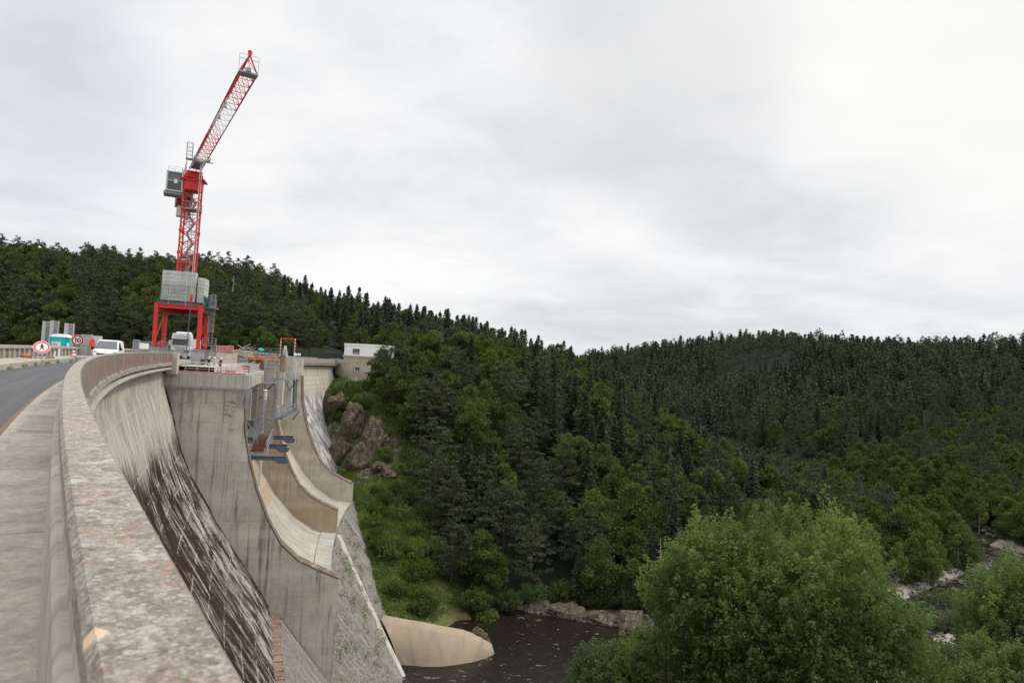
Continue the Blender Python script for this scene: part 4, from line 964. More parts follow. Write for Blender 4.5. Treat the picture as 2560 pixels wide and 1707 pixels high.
# concrete apron at the river
UP = [(952, 1546, -42.2), (1000, 1555, -42.9), (1050, 1563, -43.3), (1096, 1573, -43.8), (1154, 1583, -44.6), (1200, 1600, -45.8), (1228, 1618, -47), (1236, 1634, -47.9)]
LO = [(1000, 1672, -48.6), (1030, 1676, -48.7), (1070, 1680, -48.7), (1109, 1679, -48.7), (1145, 1674, -48.7), (1180, 1666, -48.6), (1212, 1655, -48.5), (1236, 1640, -48.4)]
mb = MB(); nu, nv_ = len(UP), 9; G = []
for i in range(nu):
    u_ = at_z(*UP[i]); l_ = at_z(*LO[i]); row = []
    for j in range(nv_+1):
        t = j/nv_; p = u_+(l_-u_)*t; p = p+np.array([.1, -.4, 1.0])*.8*math.sin(t*PI)*(1-i/(nu-1))**.4; row.append(p)
    row.insert(0, u_+np.array([0, 5, -1.2])); G.append(row)
k0 = len(mb.v); m_ = nv_+2; Gf = [p for r in G for p in r]; mb.v += [tuple(p) for p in Gf]
for i in range(nu-1):
    for j in range(m_-1):
        q4 = (k0+i*m_+j, k0+(i+1)*m_+j, k0+(i+1)*m_+j+1, k0+i*m_+j+1); mb.f.append(q4); mb.mi.append(0); mb.uv.append([(i*4, -j*1.3), (i*4+4, -j*1.3), (i*4+4, -j*1.3-1.3), (i*4, -j*1.3-1.3)])
o = mb.build('river_apron', 'apron', None, True); tag(o, 'buff concrete apron curving down into the river at the dam toe', 'concrete apron')

# ------------------------------------------------------------------ tower crane on its red portal
CS, CO = 109.2, -1.9; K0 = P(CS, CO, 0); ku = P(CS, CO+1)-K0; kt = P(CS+1, CO)-K0; kt = kt/np.linalg.norm(kt)
def K(x, y, z): return K0+ku*x+kt*y+np.array([0, 0, z])
def kbox(mb, x0, x1, y0, y1, z0, z1, mi=0): mb.hexa([K(x0, y0, z0), K(x1, y0, z0), K(x1, y1, z0), K(x0, y1, z0), K(x0, y0, z1), K(x1, y0, z1), K(x1, y1, z1), K(x0, y1, z1)], mi)
cr = placed('tower_crane', K(0, 0, 0), 'red and white tower crane standing on a red portal across the dam road', 'tower crane')
LX, LY = (-2.9, 2.75), (-2.8, 2.6)
for x in LX:
    for y in LY:
        mb = MB(); kbox(mb, x-.24, x+.24, y-.26, y+.26, 1.62, 7.75); kbox(mb, x-.45, x+.45, y-.45, y+.45, 1.5, 1.64); kbox(mb, x-.28, x+.28, y-.30, y+.30, 6.0, 6.12); sub(mb, 'leg', 'red', cr)
        mb = MB(); kbox(mb, x-.8, x+.8, y-.7, y+.7, -1.2 if x > 0 else .1, 1.5); kbox(mb, x-.95, x+.95, y-.85, y+.85, 1.36, 1.5); sub(mb, 'pedestal', 'galv', cr)
for y in LY:
    mb = MB(); kbox(mb, LX[0]+.24, LX[1]-.24, y-.2, y+.2, 7.05, 7.12); kbox(mb, LX[0]+.24, LX[1]-.24, y-.2, y+.2, 7.5, 7.57); kbox(mb, LX[0]+.24, LX[1]-.24, y-.05, y+.05, 7.1, 7.52); sub(mb, 'portal_beam', 'red', cr)
for x in LX:
    mb = MB(); kbox(mb, x-.2, x+.2, LY[0]+.26, LY[1]-.26, 6.95, 7.5); sub(mb, 'portal_beam', 'red', cr)
mb = MB(); 
for a_, b_ in (((-2.9, -2.8), (2.75, 2.6)), ((2.75, -2.8), (-2.9, 2.6))): mb.bar(K(a_[0], a_[1], 6.75), K(b_[0], b_[1], 6.75), .5, .75)
sub(mb, 'cross_girder', 'dkred', cr)
for x in LX:
    mb = MB(); mb.bar(K(x, LY[0]+.2, 2.2), K(x, LY[1]-.2, 6.7), .09); sub(mb, 'brace', 'red', cr)
mb = MB(); kbox(mb, LX[0], -2.0, LY[0]-.1, LY[0]+.1, 1.9, 2.1); sub(mb, 'tie_bar', 'red', cr)
mb = MB(); kbox(mb, -2.8, 2.6, -2.7, 2.5, 7.58, 7.95); sub(mb, 'base_slab', 'dkgalv', cr)
# ballast blocks
def stack(x0, x1, y0, y1, z1, n, zb=8.15):
    mb = MB(); hh = (z1-zb)/n
    for i in range(n):
        j = .02*((i*7) % 3-1); kbox(mb, x0+j, x1+j, y0-j, y1-j, zb+i*hh+.025, zb+(i+1)*hh)
    sub(mb, 'ballast_stack', 'block', cr)
stack(-2.55, 1.75, -2.55, -1.25, 12.35, 8); stack(-2.2, 1.9, 1.25, 2.4, 11.75, 8); stack(1.95, 2.85, -1.9, 1.7, 11.75, 7); stack(-2.75, -1.5, -1.1, 1.1, 11.7, 7)
mb = MB()
for x, y in ((-1.2, -2.58), (.6, -2.58)): mb.bar(K(x, y, 12.35), K(x-.35 if x < 0 else x+.1, y-.12, 7.3), .035); mb.bar(K(x, y, 12.38), K(x, y+.8, 12.38), .05)
sub(mb, 'lashing', 'white', cr)
mb = MB()
for i in range(24):
    x = -2.9+i*.25; 
for (x0, x1, y0, z0, z1) in ((-2.6, 1.8, -2.62, 7.9, 10.9),):
    n = 22
    for i in range(n+1): x = x0+(x1-x0)*i/n; zt_ = z1-.35*math.sin(i/n*PI*2)**2; mb.bar(K(x, y0-.03*math.sin(i), z0), K(x, y0, zt_), .012)
    for j in range(14): z = z0+(z1-z0-.3)*j/14; mb.bar(K(x0, y0, z), K(x1, y0, z), .012)
for i in range(15):
    y = -2.4+i*.3; mb.bar(K(2.95, y, 9.1-.2*math.sin(i)), K(3.3+.25*math.sin(i*1.7), y+.2, 6.9+.4*math.sin(i*2.1)), .07)
    mb.bar(K(-2.75, y, 8.6), K(-3.0, y+.1, 8.1), .05)
for i in range(12): mb.bar(K(2.9, -2.6+i*.1, 9.2-i*.05), K(3.4, -2.6+i*.38, 8.6-i*.15), .05)
sub(mb, 'debris_netting', 'netting', cr)
# mast
MW = 1.05; Z0, Z1 = 12.0, 24.3
for i, (x, y) in enumerate(((-1, -1), (1, -1), (1, 1), (-1, 1))):
    mb = MB(); kbox(mb, x*MW-.10, x*MW+.10, y*MW-.10, y*MW+.10, 8.2, Z1)
    for z in (15.2, 18.4, 21.6): kbox(mb, x*MW-.17, x*MW+.17, y*MW-.17, y*MW+.17, z-.2, z+.2)
    sub(mb, 'mast_leg', 'red', cr)
mb = MB(); cs_ = [(-MW, -MW), (MW, -MW), (MW, MW), (-MW, MW)]; zs_ = np.linspace(12.4, 24.0, 9)
for k in range(8):
    for i in range(4):
        a_, b_ = cs_[i], cs_[(i+1) % 4]
        if k % 2: a_, b_ = b_, a_
        mb.bar(K(*a_, zs_[k]), K(*b_, zs_[k+1]), .09); mb.bar(K(*cs_[i], zs_[k]), K(*cs_[(i+1) % 4], zs_[k]), .1)
sub(mb, 'mast_lattice', 'red', cr)
mb = MB()
for k in range(8):
    z = zs_[k]; mb.bar(K(-.5+(k % 2)*.9, .6, z), K(-.5+((k+1) % 2)*.9, .6, zs_[k+1]), .12, .3)
    for q_ in (.25, .5): mb.bar(K(-MW, MW*.7, z+q_), K(MW, MW*.7, z+q_), .05)
for q_ in (-.2, .2): mb.bar(K(q_, .3, 12.2), K(q_, .3, 24), .05)
for i in range(38): mb.bar(K(-.2, .3, 12.4+i*.3), K(.2, .3, 12.4+i*.3), .03)
sub(mb, 'mast_ladder', 'galv', cr)
mb = MB(); c = K(0, 0, 24.2); mb.lathe(c, [(1.15, 0), (1.38, .1), (1.4, 1.3), (1.5, 1.4), (1.5, 1.6)], 24); kbox(mb, -1.5, 1.7, -1.4, 1.4, 25.8, 25.95); sub(mb, 'slewing_ring', 'red', cr)
mb = MB(); kbox(mb, -MW-.05, MW+.05, -MW-.05, MW+.05, 21.5, 21.6); rail(mb, [K(-1.2, -1.2, 21.6), K(1.2, -1.2, 21.6), K(1.2, 1.2, 21.6), K(-1.2, 1.2, 21.6), K(-1.2, -1.2, 21.6)], 1.0, 2, 1.2, .04); sub(mb, 'mast_platform', 'galv', cr)
# jib frame
JZ = 27.3
def jy(x, y): # photo pixel -> point on the jib level
    return at_z(x, y, JZ)
root = K(0, 0, JZ); tip = jy(621, 182); jd = (tip-root); jd[2] = 0; JL = np.linalg.norm(jd); jd /= JL; jn = np.array([jd[1], -jd[0], 0])    # jn: to the right when looking outwards
def J(l, n_, z): return root+jd*l+jn*n_+np.array([0, 0, z])
def jbox(mb, l0, l1, n0, n1, z0, z1, mi=0): mb.hexa([J(l0, n0, z0), J(l1, n0, z0), J(l1, n1, z0), J(l0, n1, z0), J(l0, n0, z1), J(l1, n0, z1), J(l1, n1, z1), J(l0, n1, z1)], mi)
mb = MB(); jbox(mb, -1.4, 1.5, -1.1, 1.1, -1.3, -.9); jbox(mb, -1.4, -1.0, -1.15, 1.15, -.9, .2); jbox(mb, .9, 1.3, -1.0, 1.0, -.9, -.3); sub(mb, 'turntable', 'red', cr)
fl = lambda v: float(np.clip(v, 0, JL))
l_a = np.dot(jy(514, 403)-root, jd); l_b = np.dot(jy(552, 340)-root, jd); l_c = np.dot(jy(580, 275)-root, jd)
def jibseg(l0, l1, mat, name, hw=.78, ht=1.65, npan=None, plate=None):
    mb = MB()
    for n_ in (-hw, hw): mb.bar(J(l0, n_, 0), J(l1, n_, 0), .12)
    mb.bar(J(l0, 0, ht), J(l1, 0, ht), .15)
    n = npan or max(2, int((l1-l0)/1.9))
    for i in range(n):
        a_, b_ = l0+(l1-l0)*i/n, l0+(l1-l0)*(i+1)/n; m_ = (a_+b_)/2
        for n_ in (-hw, hw): mb.bar(J(a_, n_, 0), J(m_, 0, ht), .045); mb.bar(J(m_, 0, ht), J(b_, n_, 0), .045)
        mb.bar(J(a_, -hw, 0), J(a_, hw, 0), .05); mb.bar(J(a_, -hw, 0), J(b_, hw, 0), .04)
    return sub(mb, name, mat, cr)
jibseg(.8, l_a, 'offwhite', 'jib_root'); jibseg(l_a, l_b, 'red', 'jib_section'); jibseg(l_b, l_c, 'white', 'jib_section'); jibseg(l_c, JL, 'red', 'jib_section')
mb = MB(); jbox(mb, 1.2, l_a*.9, -.6, .6, .02, .08)
for k in range(6): jbox(mb, 1.4+k*(l_a-2)/6, 1.6+k*(l_a-2)/6, -.7, .7, -.05, .0)
sub(mb, 'jib_walkway', 'galv', cr)
mb = MB(); t_ = J(JL, 0, 0); nose = at(625, 137, (t_[1])+.3)
for n_ in (-.78, .78): mb.bar(J(JL, n_, 0), nose, .1)
mb.bar(J(JL, 0, 1.6), nose, .16); mb.bar(J(JL, -.78, 0), J(JL, 0, 1.65), .1); mb.bar(J(JL, .78, 0), J(JL, 0, 1.65), .1); mb.bar(nose, nose+[0, 0, .35], .3); sub(mb, 'jib_nose', 'red', cr)
mb = MB(); jbox(mb, JL-1.0, JL+.15, -.85, .85, -.12, .03); mb.bar(J(JL, -.85, 0), J(JL, -.85, 1.6), .03); mb.bar(J(JL, .85, 0), J(JL, .85, 1.6), .03); mb.bar(J(JL, -.85, 1.6), J(JL, .85, 1.6), .03); mb.bar(J(JL, -.85, 1.2), J(JL, .85, 1.2), .04); jbox(mb, JL-.2, JL+.25, -.2, .2, .03, .4)
sub(mb, 'tip_platform', 'galv', cr)
for l_ in (l_b+1, l_b+5.5):
    mb = MB(); mb.bar(J(l_, -.2, 1.9), J(l_+.3, -.2, 1.9), .45); mb.bar(J(l_, 0, 1.7), J(l_, -.2, 2.3), .1); sub(mb, 'pulley', 'galv', cr)
# counter jib, winch, counterweight
mb = MB()
for n_ in (-.9, .9): mb.bar(J(-14.5, n_, -.7), J(-1, n_, -.5), .2, .35)
for k in range(6): mb.bar(J(-14.3+k*2.5, -.9, -.7), J(-14.3+k*2.5, .9, -.7), .12)
jbox(mb, -14.8, -10.8, -1.1, 1.1, -1.7, -.6)
mb.prism([J(-14.9, -1.15, -.5), J(-11.0, -1.15, -.5), J(-12.2, -1.15, -2.9), J(-14.9, -1.15, -2.9)], 2.3, jn); sub(mb, 'counter_jib', 'dkred', cr)
mb = MB(); jbox(mb, -14.0, -12.4, -1.1, .9, -4.6, -2.6); jbox(mb, -13.9, -12.6, -.9, -.2, -4.9, -4.6); sub(mb, 'counterweight', 'block', cr)
mb = MB(); rail(mb, [J(-14.5, -1.1, -.4), J(-1.5, -1.1, -.4)], 1.1, 3, 1, .045); rail(mb, [J(-14.5, 1.1, -.4), J(-1.5, 1.1, -.4)], 1.1, 3, 1, .045); rail(mb, [J(-1.5, 1.1, -.4), J(1, 1.1, -.4)], 1.6, 4, .8, .045); sub(mb, 'handrail', 'offwhite', cr)
mb = MB(); jbox(mb, -5.5, -3.2, -.7, .7, -.4, .7); mb.tube(J(-3, -.6, .2), J(-3, .6, .2), .4); mb.bar(J(-2.2, -.5, 0), J(-.2, -.2, 2.2), .12); mb.bar(J(-.2, -.2, 2.2), J(1.8, 0, 1.7), .12); sub(mb, 'winch', 'offwhite', cr)
# cab hung beside the turntable
cc_ = at(437, 456, 97.5); cf = np.array([.42, -.907, 0]); cs2 = np.array([.907, .42, 0])
def Cc(x, y, z): return cc_+cs2*x+cf*y+np.array([0, 0, z])
def cbox(mb, x0, x1, y0, y1, z0, z1, mi=0): mb.hexa([Cc(x0, y0, z0), Cc(x1, y0, z0), Cc(x1, y1, z0), Cc(x0, y1, z0), Cc(x0, y0, z1), Cc(x1, y0, z1), Cc(x1, y1, z1), Cc(x0, y1, z1)], mi)
mb = MB()
for x in (-.98, .98):
    for y in (-.9, .9): cbox(mb, x-.1, x+.1, y-.1, y+.1, -1.35, 1.3)
cbox(mb, -1.1, 1.1, -1.05, 1.0, 1.2, 1.38); cbox(mb, -1.08, 1.08, -1.0, 1.0, -1.5, -1.3); cbox(mb, -1.06, -.86, -.85, .85, -1.3, 1.2); cbox(mb, -.9, .9, -1.02, -.9, -1.3, 1.2); cbox(mb, -.9, .9, .88, 1.0, -.05, .07)
c_ = sub(mb, 'cab', 'offwhite', cr)
def cpart(mb, n_, mt):
    o = mb.build(n_, mt, c_); bpy.context.view_layer.update(); o.matrix_parent_inverse = c_.matrix_world.inverted(); return o
mb = MB(); mb.prism([Cc(-.86, .93, .1), Cc(.86, .93, .1), Cc(.86, .8, 1.2), Cc(-.86, .8, 1.2)], .03, cf); cpart(mb, 'upper_window', 'cabglass')
mb = MB(); cbox(mb, -.86, .86, .90, .94, -1.25, -.08); cpart(mb, 'lower_window', 'glass')
mb = MB(); cbox(mb, .96, 1.03, -.8, .8, -.9, 1.1); cpart(mb, 'side_window', 'cabglass')
mb = MB(); cbox(mb, -.05, .35, .95, 1.05, -.35, .25); cpart(mb, 'control_panel', 'white')
mb = MB(); cbox(mb, -1.3, 1.25, -1.3, 1.3, -1.95, -1.6); cbox(mb, -1.1, 1.1, .9, 1.5, -1.62, -1.52); sub(mb, 'cab_platform', 'galv', cr)
mb = MB(); rail(mb, [Cc(-.9, .8, 1.38), Cc(.9, .8, 1.38), Cc(.9, -1, 1.38)], .7, 2, .9, .035); rail(mb, [Cc(1.1, -1, .2), Cc(2.2, -1.5, .2)], 1.3, 3, .6, .04); sub(mb, 'cab_rail', 'offwhite', cr)
# trolley, maintenance basket, rope and hook
la = np.dot(jy(516, 395)-root, jd); mb = MB(); jbox(mb, la-.9, la+.9, -1.0, -.85, -.45, -.15); jbox(mb, la-.9, la+.9, .85, 1.0, -.45, -.15); jbox(mb, la-.15, la+.15, -1.0, 1.0, -.5, -.3); jbox(mb, la-.8, la-.65, -1.5, 1.3, -.5, -.35); mb.tube(J(la, -.3, -.6), J(la, .3, -.6), .22); sub(mb, 'trolley', 'offwhite', cr)
mb = MB(); 
for x, y in ((-.35, 0), (.35, 0), (.35, .6), (-.35, .6)):
    mb.bar(J(la+y, 1.55+x, -.6), J(la+y, 1.55+x, 1.5), .05)
for z in (-.6, -.1, .4, .9, 1.5):
    mb.bar(J(la, 1.9, z), J(la, 1.2, z), .05); mb.bar(J(la+.6, 1.9, z), J(la+.6, 1.2, z), .05); mb.bar(J(la, 1.9, z), J(la+.6, 1.9, z), .05); mb.bar(J(la, 1.2, z), J(la+.6, 1.2, z), .05)
jbox(mb, la-.05, la+.65, 1.15, 1.95, -.75, -.58); sub(mb, 'service_basket', 'galv', cr)
hk = J(la, 0, 0); hz = at(488, 742, hk[1])[2]
mb = MB()
for q_ in (-.12, .12): mb.bar((hk[0]+q_, hk[1], hk[2]-.6), (hk[0]+q_, hk[1], hz+.3), .05)
sub(mb, 'hoist_rope', 'offwhite', cr)
mb = MB(); mb.lathe((hk[0], hk[1], hz-.3), [(.06, -.5), (.1, -.3), (.17, 0), (.17, .5), (.08, .7)], 10); h_ = sub(mb, 'hook_block', 'red', cr)
mb = MB(); mb.bar((hk[0], hk[1], hz-.7), (hk[0]-.1, hk[1], 1.2), .09); mb.bar((hk[0]-.4, hk[1], 1.2), (hk[0]+.3, hk[1], 1.2), .3); sub(mb, 'sling', 'dkgalv', cr)
# caged ladder and landing on the right leg
mb = MB(); lx, ly = 3.75, .6
for q_ in (-.25, .25): mb.bar(K(lx+q_, ly, 2.3), K(lx+q_, ly, 9.6), .06)
for i in range(24): mb.bar(K(lx-.25, ly, 2.4+i*.3), K(lx+.25, ly, 2.4+i*.3), .035)
for z in np.arange(4.2, 9.7, .9):
    pr = [K(lx+.42*math.cos(t), ly-.35+.42*math.sin(t), z) for t in np.linspace(0, 2*PI, 9)]; bars(mb, pr, .05)
for t in np.linspace(0, 2*PI, 9)[:-1]: mb.bar(K(lx+.42*math.cos(t), ly-.35+.42*math.sin(t), 4.2), K(lx+.42*math.cos(t), ly-.35+.42*math.sin(t), 9.6), .035)
sub(mb, 'caged_ladder', 'galv', cr)
mb = MB(); kbox(mb, 2.9, 4.5, -.6, 1.2, 2.1, 2.2); rail(mb, [K(2.9, -.6, 2.2), K(4.5, -.6, 2.2), K(4.5, 1.2, 2.2)], 1.1, 3, .8, .05); kbox(mb, 2.9, 4.5, -.7, 1.2, 7.6, 7.7); rail(mb, [K(3.0, -2.8, 7.9), K(3.0, -.6, 7.9), K(4.4, -.6, 7.9)], 1.0, 2, .8, .04); sub(mb, 'ladder_landing', 'galv', cr)

# ------------------------------------------------------------------ generic local frame facing the camera side
def frame_at(px, py, D, ang=None):
    p = at(px, py, D); s_, o_ = so(p[0], p[1]); h = TH+s_/RAD if ang is None else ang
    f_ = -np.array([math.sin(h), math.cos(h), 0]); r_ = np.array([-f_[1], f_[0], 0])   # f: towards the camera, r: to the right as seen from the camera (negated x)
    return np.array([p[0], p[1], 0.0]), r_*1.0, f_
class Fr:
    def __init__(s, o, r, f): s.o, s.r, s.f = np.array(o, float), r, f
    def p(s, x, y, z): return s.o+s.r*x+s.f*y+np.array([0, 0, z])      # x right in view, y towards the camera
    def box(s, mb, x0, x1, y0, y1, z0, z1, mi=0): mb.hexa([s.p(x0, y0, z0), s.p(x0, y1, z0), s.p(x1, y1, z0), s.p(x1, y0, z0), s.p(x0, y0, z1), s.p(x0, y1, z1), s.p(x1, y1, z1), s.p(x1, y0, z1)][:8], mi)
def Frame(px, py, D, z=0, ang=None):
    o, r, f = frame_at(px, py, D, ang); o[2] = z
    if (np.cross(r, f))[2] > 0: pass
    # make x grow to the right on screen
    x0 = proj(o+r)[0]-proj(o)[0]
    return Fr(o, r if x0 > 0 else -r, f)
def loft(mb, F, secs, mi=0, close=True):   # secs: list of lists of (x, y, z) equal length
    k = len(mb.v); m_ = len(secs[0])
    for s_ in secs:
        for q_ in s_: mb.v.append(tuple(F.p(*q_)))
    for i in range(len(secs)-1):
        for j in range(m_):
            j2 = (j+1) % m_; mb.f.append((k+i*m_+j, k+i*m_+j2, k+(i+1)*m_+j2, k+(i+1)*m_+j)); mb.uv.append(None); mb.mi.append(mi)
    mb.f.append(tuple(range(k+m_-1, k-1, -1))); mb.f.append(tuple(range(k+(len(secs)-1)*m_, k+len(secs)*m_))); mb.uv += [None]*2; mb.mi += [mi]*2
def wheel(F, x, y, r, w_, par):
    mb = MB(); mb.tube(F.p(x-w_/2, y, r), F.p(x+w_/2, y, r), r, r, 18); t_ = sub(mb, 'wheel', 'black', par)
    mb = MB(); mb.tube(F.p(x-w_/2-.01, y, r), F.p(x+w_/2+.01, y, r), r*.6, r*.6, 12); o = mb.build('rim', 'galv', t_); bpy.context.view_layer.update(); o.matrix_parent_inverse = t_.matrix_world.inverted()
# white van coming towards the camera
F = Frame(263, 880, 56, .06); vn = placed('van', F.o, 'white delivery van driving towards the camera behind the curved parapet', 'van')
def vsec(y, zb, zs, zr_, wl, wr):  # lower width wl, roof width wr
    return [(-wl, y, zb), (wl, y, zb), (wl+.01, y, (zb+zs)/2), (wl, y, zs), (wr, y, zr_-.08), (wr-.12, y, zr_), (-wr+.12, y, zr_), (-wr, y, zr_-.08), (-wl, y, zs), (-wl-.01, y, (zb+zs)/2)]
mb = MB(); loft(mb, F, [vsec(-4.3, .35, 1.0, 1.72, .84, .72), vsec(-4.2, .3, 1.05, 1.8, .88, .76), vsec(-1.6, .28, 1.05, 1.84, .9, .78), vsec(-1.15, .28, 1.03, 1.8, .9, .76), vsec(-.42, .28, 1.0, 1.06, .9, .84), vsec(-.1, .28, .84, .92, .88, .8), vsec(.05, .3, .7, .76, .82, .74), vsec(.12, .36, .58, .62, .74, .66)])
sub(mb, 'body', 'white', vn, None, False)
mb = MB(); mb.prism([F.p(-.80, -.44, 1.08), F.p(.80, -.44, 1.08), F.p(.68, -1.10, 1.72), F.p(-.68, -1.10, 1.72)], .03, F.f*.6+np.array([0, 0, .8])); sub(mb, 'windscreen', 'cabglass', vn)
for sx in (-1, 1):
    mb = MB(); mb.prism([F.p(sx*.905, -.6, 1.08), F.p(sx*.905, -1.9, 1.08), F.p(sx*.80, -1.85, 1.62), F.p(sx*.80, -1.2, 1.62)], .02, F.r*sx); sub(mb, 'side_window', 'glass', vn)
    mb = MB(); F.box(mb, *sorted((sx*.93, sx*1.12)), -.75, -.6, 1.0, 1.22); sub(mb, 'mirror', 'black', vn)
    mb = MB(); mb.prism([F.p(sx*.45, .02, .72), F.p(sx*.80, -.06, .76), F.p(sx*.84, -.12, .9), F.p(sx*.55, .0, .82)], .05, F.f); sub(mb, 'headlight', 'cabglass', vn)
mb = MB(); F.box(mb, -.6, .6, .1, .16, .62, .72); sub(mb, 'grille', 'black', vn)
mb = MB(); F.box(mb, -.75, .75, .1, .18, .32, .5); sub(mb, 'bumper', 'black', vn)
mb = MB(); mb.prism([F.p(-.1, .17, .66), F.p(.1, .17, .66), F.p(0, .17, .76)], .02, F.f); sub(mb, 'emblem', 'galv', vn)
for sx in (-1, 1):
    for y in (-.75, -3.5): wheel(F, sx*.80, y, .32, .22, vn)
# lorry under the crane
F = Frame(449, 880, 100, .06); tk = placed('truck', F.o, 'white lorry cab parked under the red crane portal', 'truck')
mb = MB(); loft(mb, F, [[(-1.25, y, .45), (1.25, y, .45), (1.25, y, zt_), (wt, y, zt_+.35), (-wt, y, zt_+.35), (-1.25, y, zt_)] for y, zt_, wt in ((-2.3, 3.35, 1.15), (-.35, 3.35, 1.15), (-.12, 2.95, 1.18))]+[[(-1.22, .0, .45), (1.22, .0, .45), (1.22, .0, 2.2), (1.12, -.02, 2.85), (-1.12, -.02, 2.85), (-1.22, .0, 2.2)]]); sub(mb, 'cab', 'white', tk)
mb = MB(); mb.prism([F.p(-1.1, .0, 1.95), F.p(1.1, .0, 1.95), F.p(1.05, -.04, 2.72), F.p(-1.05, -.04, 2.72)], .03, F.f); sub(mb, 'windscreen', 'glass', tk)
mb = MB(); F.box(mb, -1.15, 1.15, .0, .22, 2.72, 2.86); sub(mb, 'sun_visor', 'cabglass', tk)
mb = MB(); loft(mb, F, [[(-1.1, -2.2, 3.6), (1.1, -2.2, 3.6), (1.0, -2.2, 3.95), (-1.0, -2.2, 3.95)], [(-1.1, -.5, 3.45), (1.1, -.5, 3.45), (.9, -.5, 3.55), (-.9, -.5, 3.55)]]); sub(mb, 'roof_deflector', 'white', tk)
mb = MB()
for z in (3.05, 3.2): F.box(mb, -.75, .75, -.2, -.08, z, z+.06)
sub(mb, 'marker_strip', 'galv', tk)
mb = MB()
for z in (.8, 1.0, 1.2, 1.4, 1.6): F.box(mb, -.7, .7, .0, .06, z, z+.09)
sub(mb, 'grille', 'galv', tk)
mb = MB(); F.box(mb, -1.2, 1.2, .0, .2, .4, .75); sub(mb, 'bumper', 'offwhite', tk)
for sx in (-1, 1):
    mb = MB(); F.box(mb, *sorted((sx*.8, sx*1.18)), .02, .12, .85, 1.15); sub(mb, 'headlight', 'cabglass', tk)
    mb = MB(); F.box(mb, *sorted((sx*1.3, sx*1.52)), -.1, .1, 1.9, 2.6); F.box(mb, *sorted((sx*1.15, sx*1.4)), -.05, .0, 2.55, 2.62); sub(mb, 'mirror', 'white', tk)
    for y in (-1.3, -5.5): wheel(F, sx*1.02, y, .5, .3, tk)
mb = MB(); F.box(mb, -1.25, 1.25, -9, -2.5, .9, 3.0); sub(mb, 'load_box', 'offwhite', tk)

# ------------------------------------------------------------------ road signs
def disc(mb, F, c, r, t, tilt=0, n=28, mi=0, r2=None, off=0):
    u_ = F.r; v_ = np.array([0, 0, 1])*math.cos(tilt)-F.f*math.sin(tilt); w_ = np.cross(u_, v_); 
    if w_@F.f < 0: w_ = -w_
    a_ = [np.array(c)+w_*off+u_*r*math.cos(2*PI*i/n)+v_*r*math.sin(2*PI*i/n) for i in range(n)]
    if r2 is None: mb.prism(a_, t, w_, mi)
    else:
        b_ = [np.array(c)+w_*off+u_*r2*math.cos(2*PI*i/n)+v_*r2*math.sin(2*PI*i/n) for i in range(n)]
        for i in range(n):
            j = (i+1) % n; mb.hexa([a_[i], a_[j], b_[j], b_[i], a_[i]+w_*t, a_[j]+w_*t, b_[j]+w_*t, b_[i]+w_*t], mi)
    return u_, v_, w_
F = Frame(190, 893, 53, .36, ang=math.radians(-31)); sg = placed('speed_limit_sign', F.o, 'round 10 speed limit sign on a post beside the traffic cone', 'road sign', None)
cz = at(190.3, 850, 53)[2]-.36; R_ = .43
mb = MB(); mb.tube(F.p(0, -.05, 0), F.p(0, -.05, cz+.3), .035, None, 8); F.box(mb, -.35, .35, -.3, .25, 0, .06); sub(mb, 'post', 'galv', sg)
mb = MB(); disc(mb, F, F.p(0, 0, cz), R_, .03); sp = sub(mb, 'sign_plate', 'signwhite', sg)
def subsub(mb, n_, mt, par): o = mb.build(n_, mt, par); bpy.context.view_layer.update(); o.matrix_parent_inverse = par.matrix_world.inverted(); return o
mb = MB(); disc(mb, F, F.p(0, 0, cz), R_*.95, .012, r2=R_*.66, off=.028); subsub(mb, 'red_ring', 'signred', sp)
mb = MB(); u_, v_ = F.r, np.array([0, 0, 1.0])
def D2(c, x, y, off=.04): return c+u_*x+v_*y+F.f*off
c = F.p(0, 0, cz)
mb.prism([D2(c, -.135, -.175), D2(c, -.06, -.175), D2(c, -.06, .175), D2(c, -.12, .175), D2(c, -.20, .10), D2(c, -.20, .05), D2(c, -.135, .085)], .012, F.f)
n = 20
for i in range(n):
    a1, a2 = 2*PI*i/n, 2*PI*(i+1)/n; e = lambda a, k: D2(c, .10+k*.095*math.cos(a)*(1 if k == 1 else .5/k if False else 1), k*.155*math.sin(a)*1.0)
    o1, o2 = D2(c, .10+.125*math.cos(a1), .18*math.sin(a1)), D2(c, .10+.125*math.cos(a2), .18*math.sin(a2)); i1, i2 = D2(c, .10+.055*math.cos(a1), .105*math.sin(a1)), D2(c, .10+.055*math.cos(a2), .105*math.sin(a2))
    mb.hexa([o1, o2, i2, i1]+[q_+F.f*.012 for q_ in (o1, o2, i2, i1)])
subsub(mb, 'numerals', 'signblack', sp)
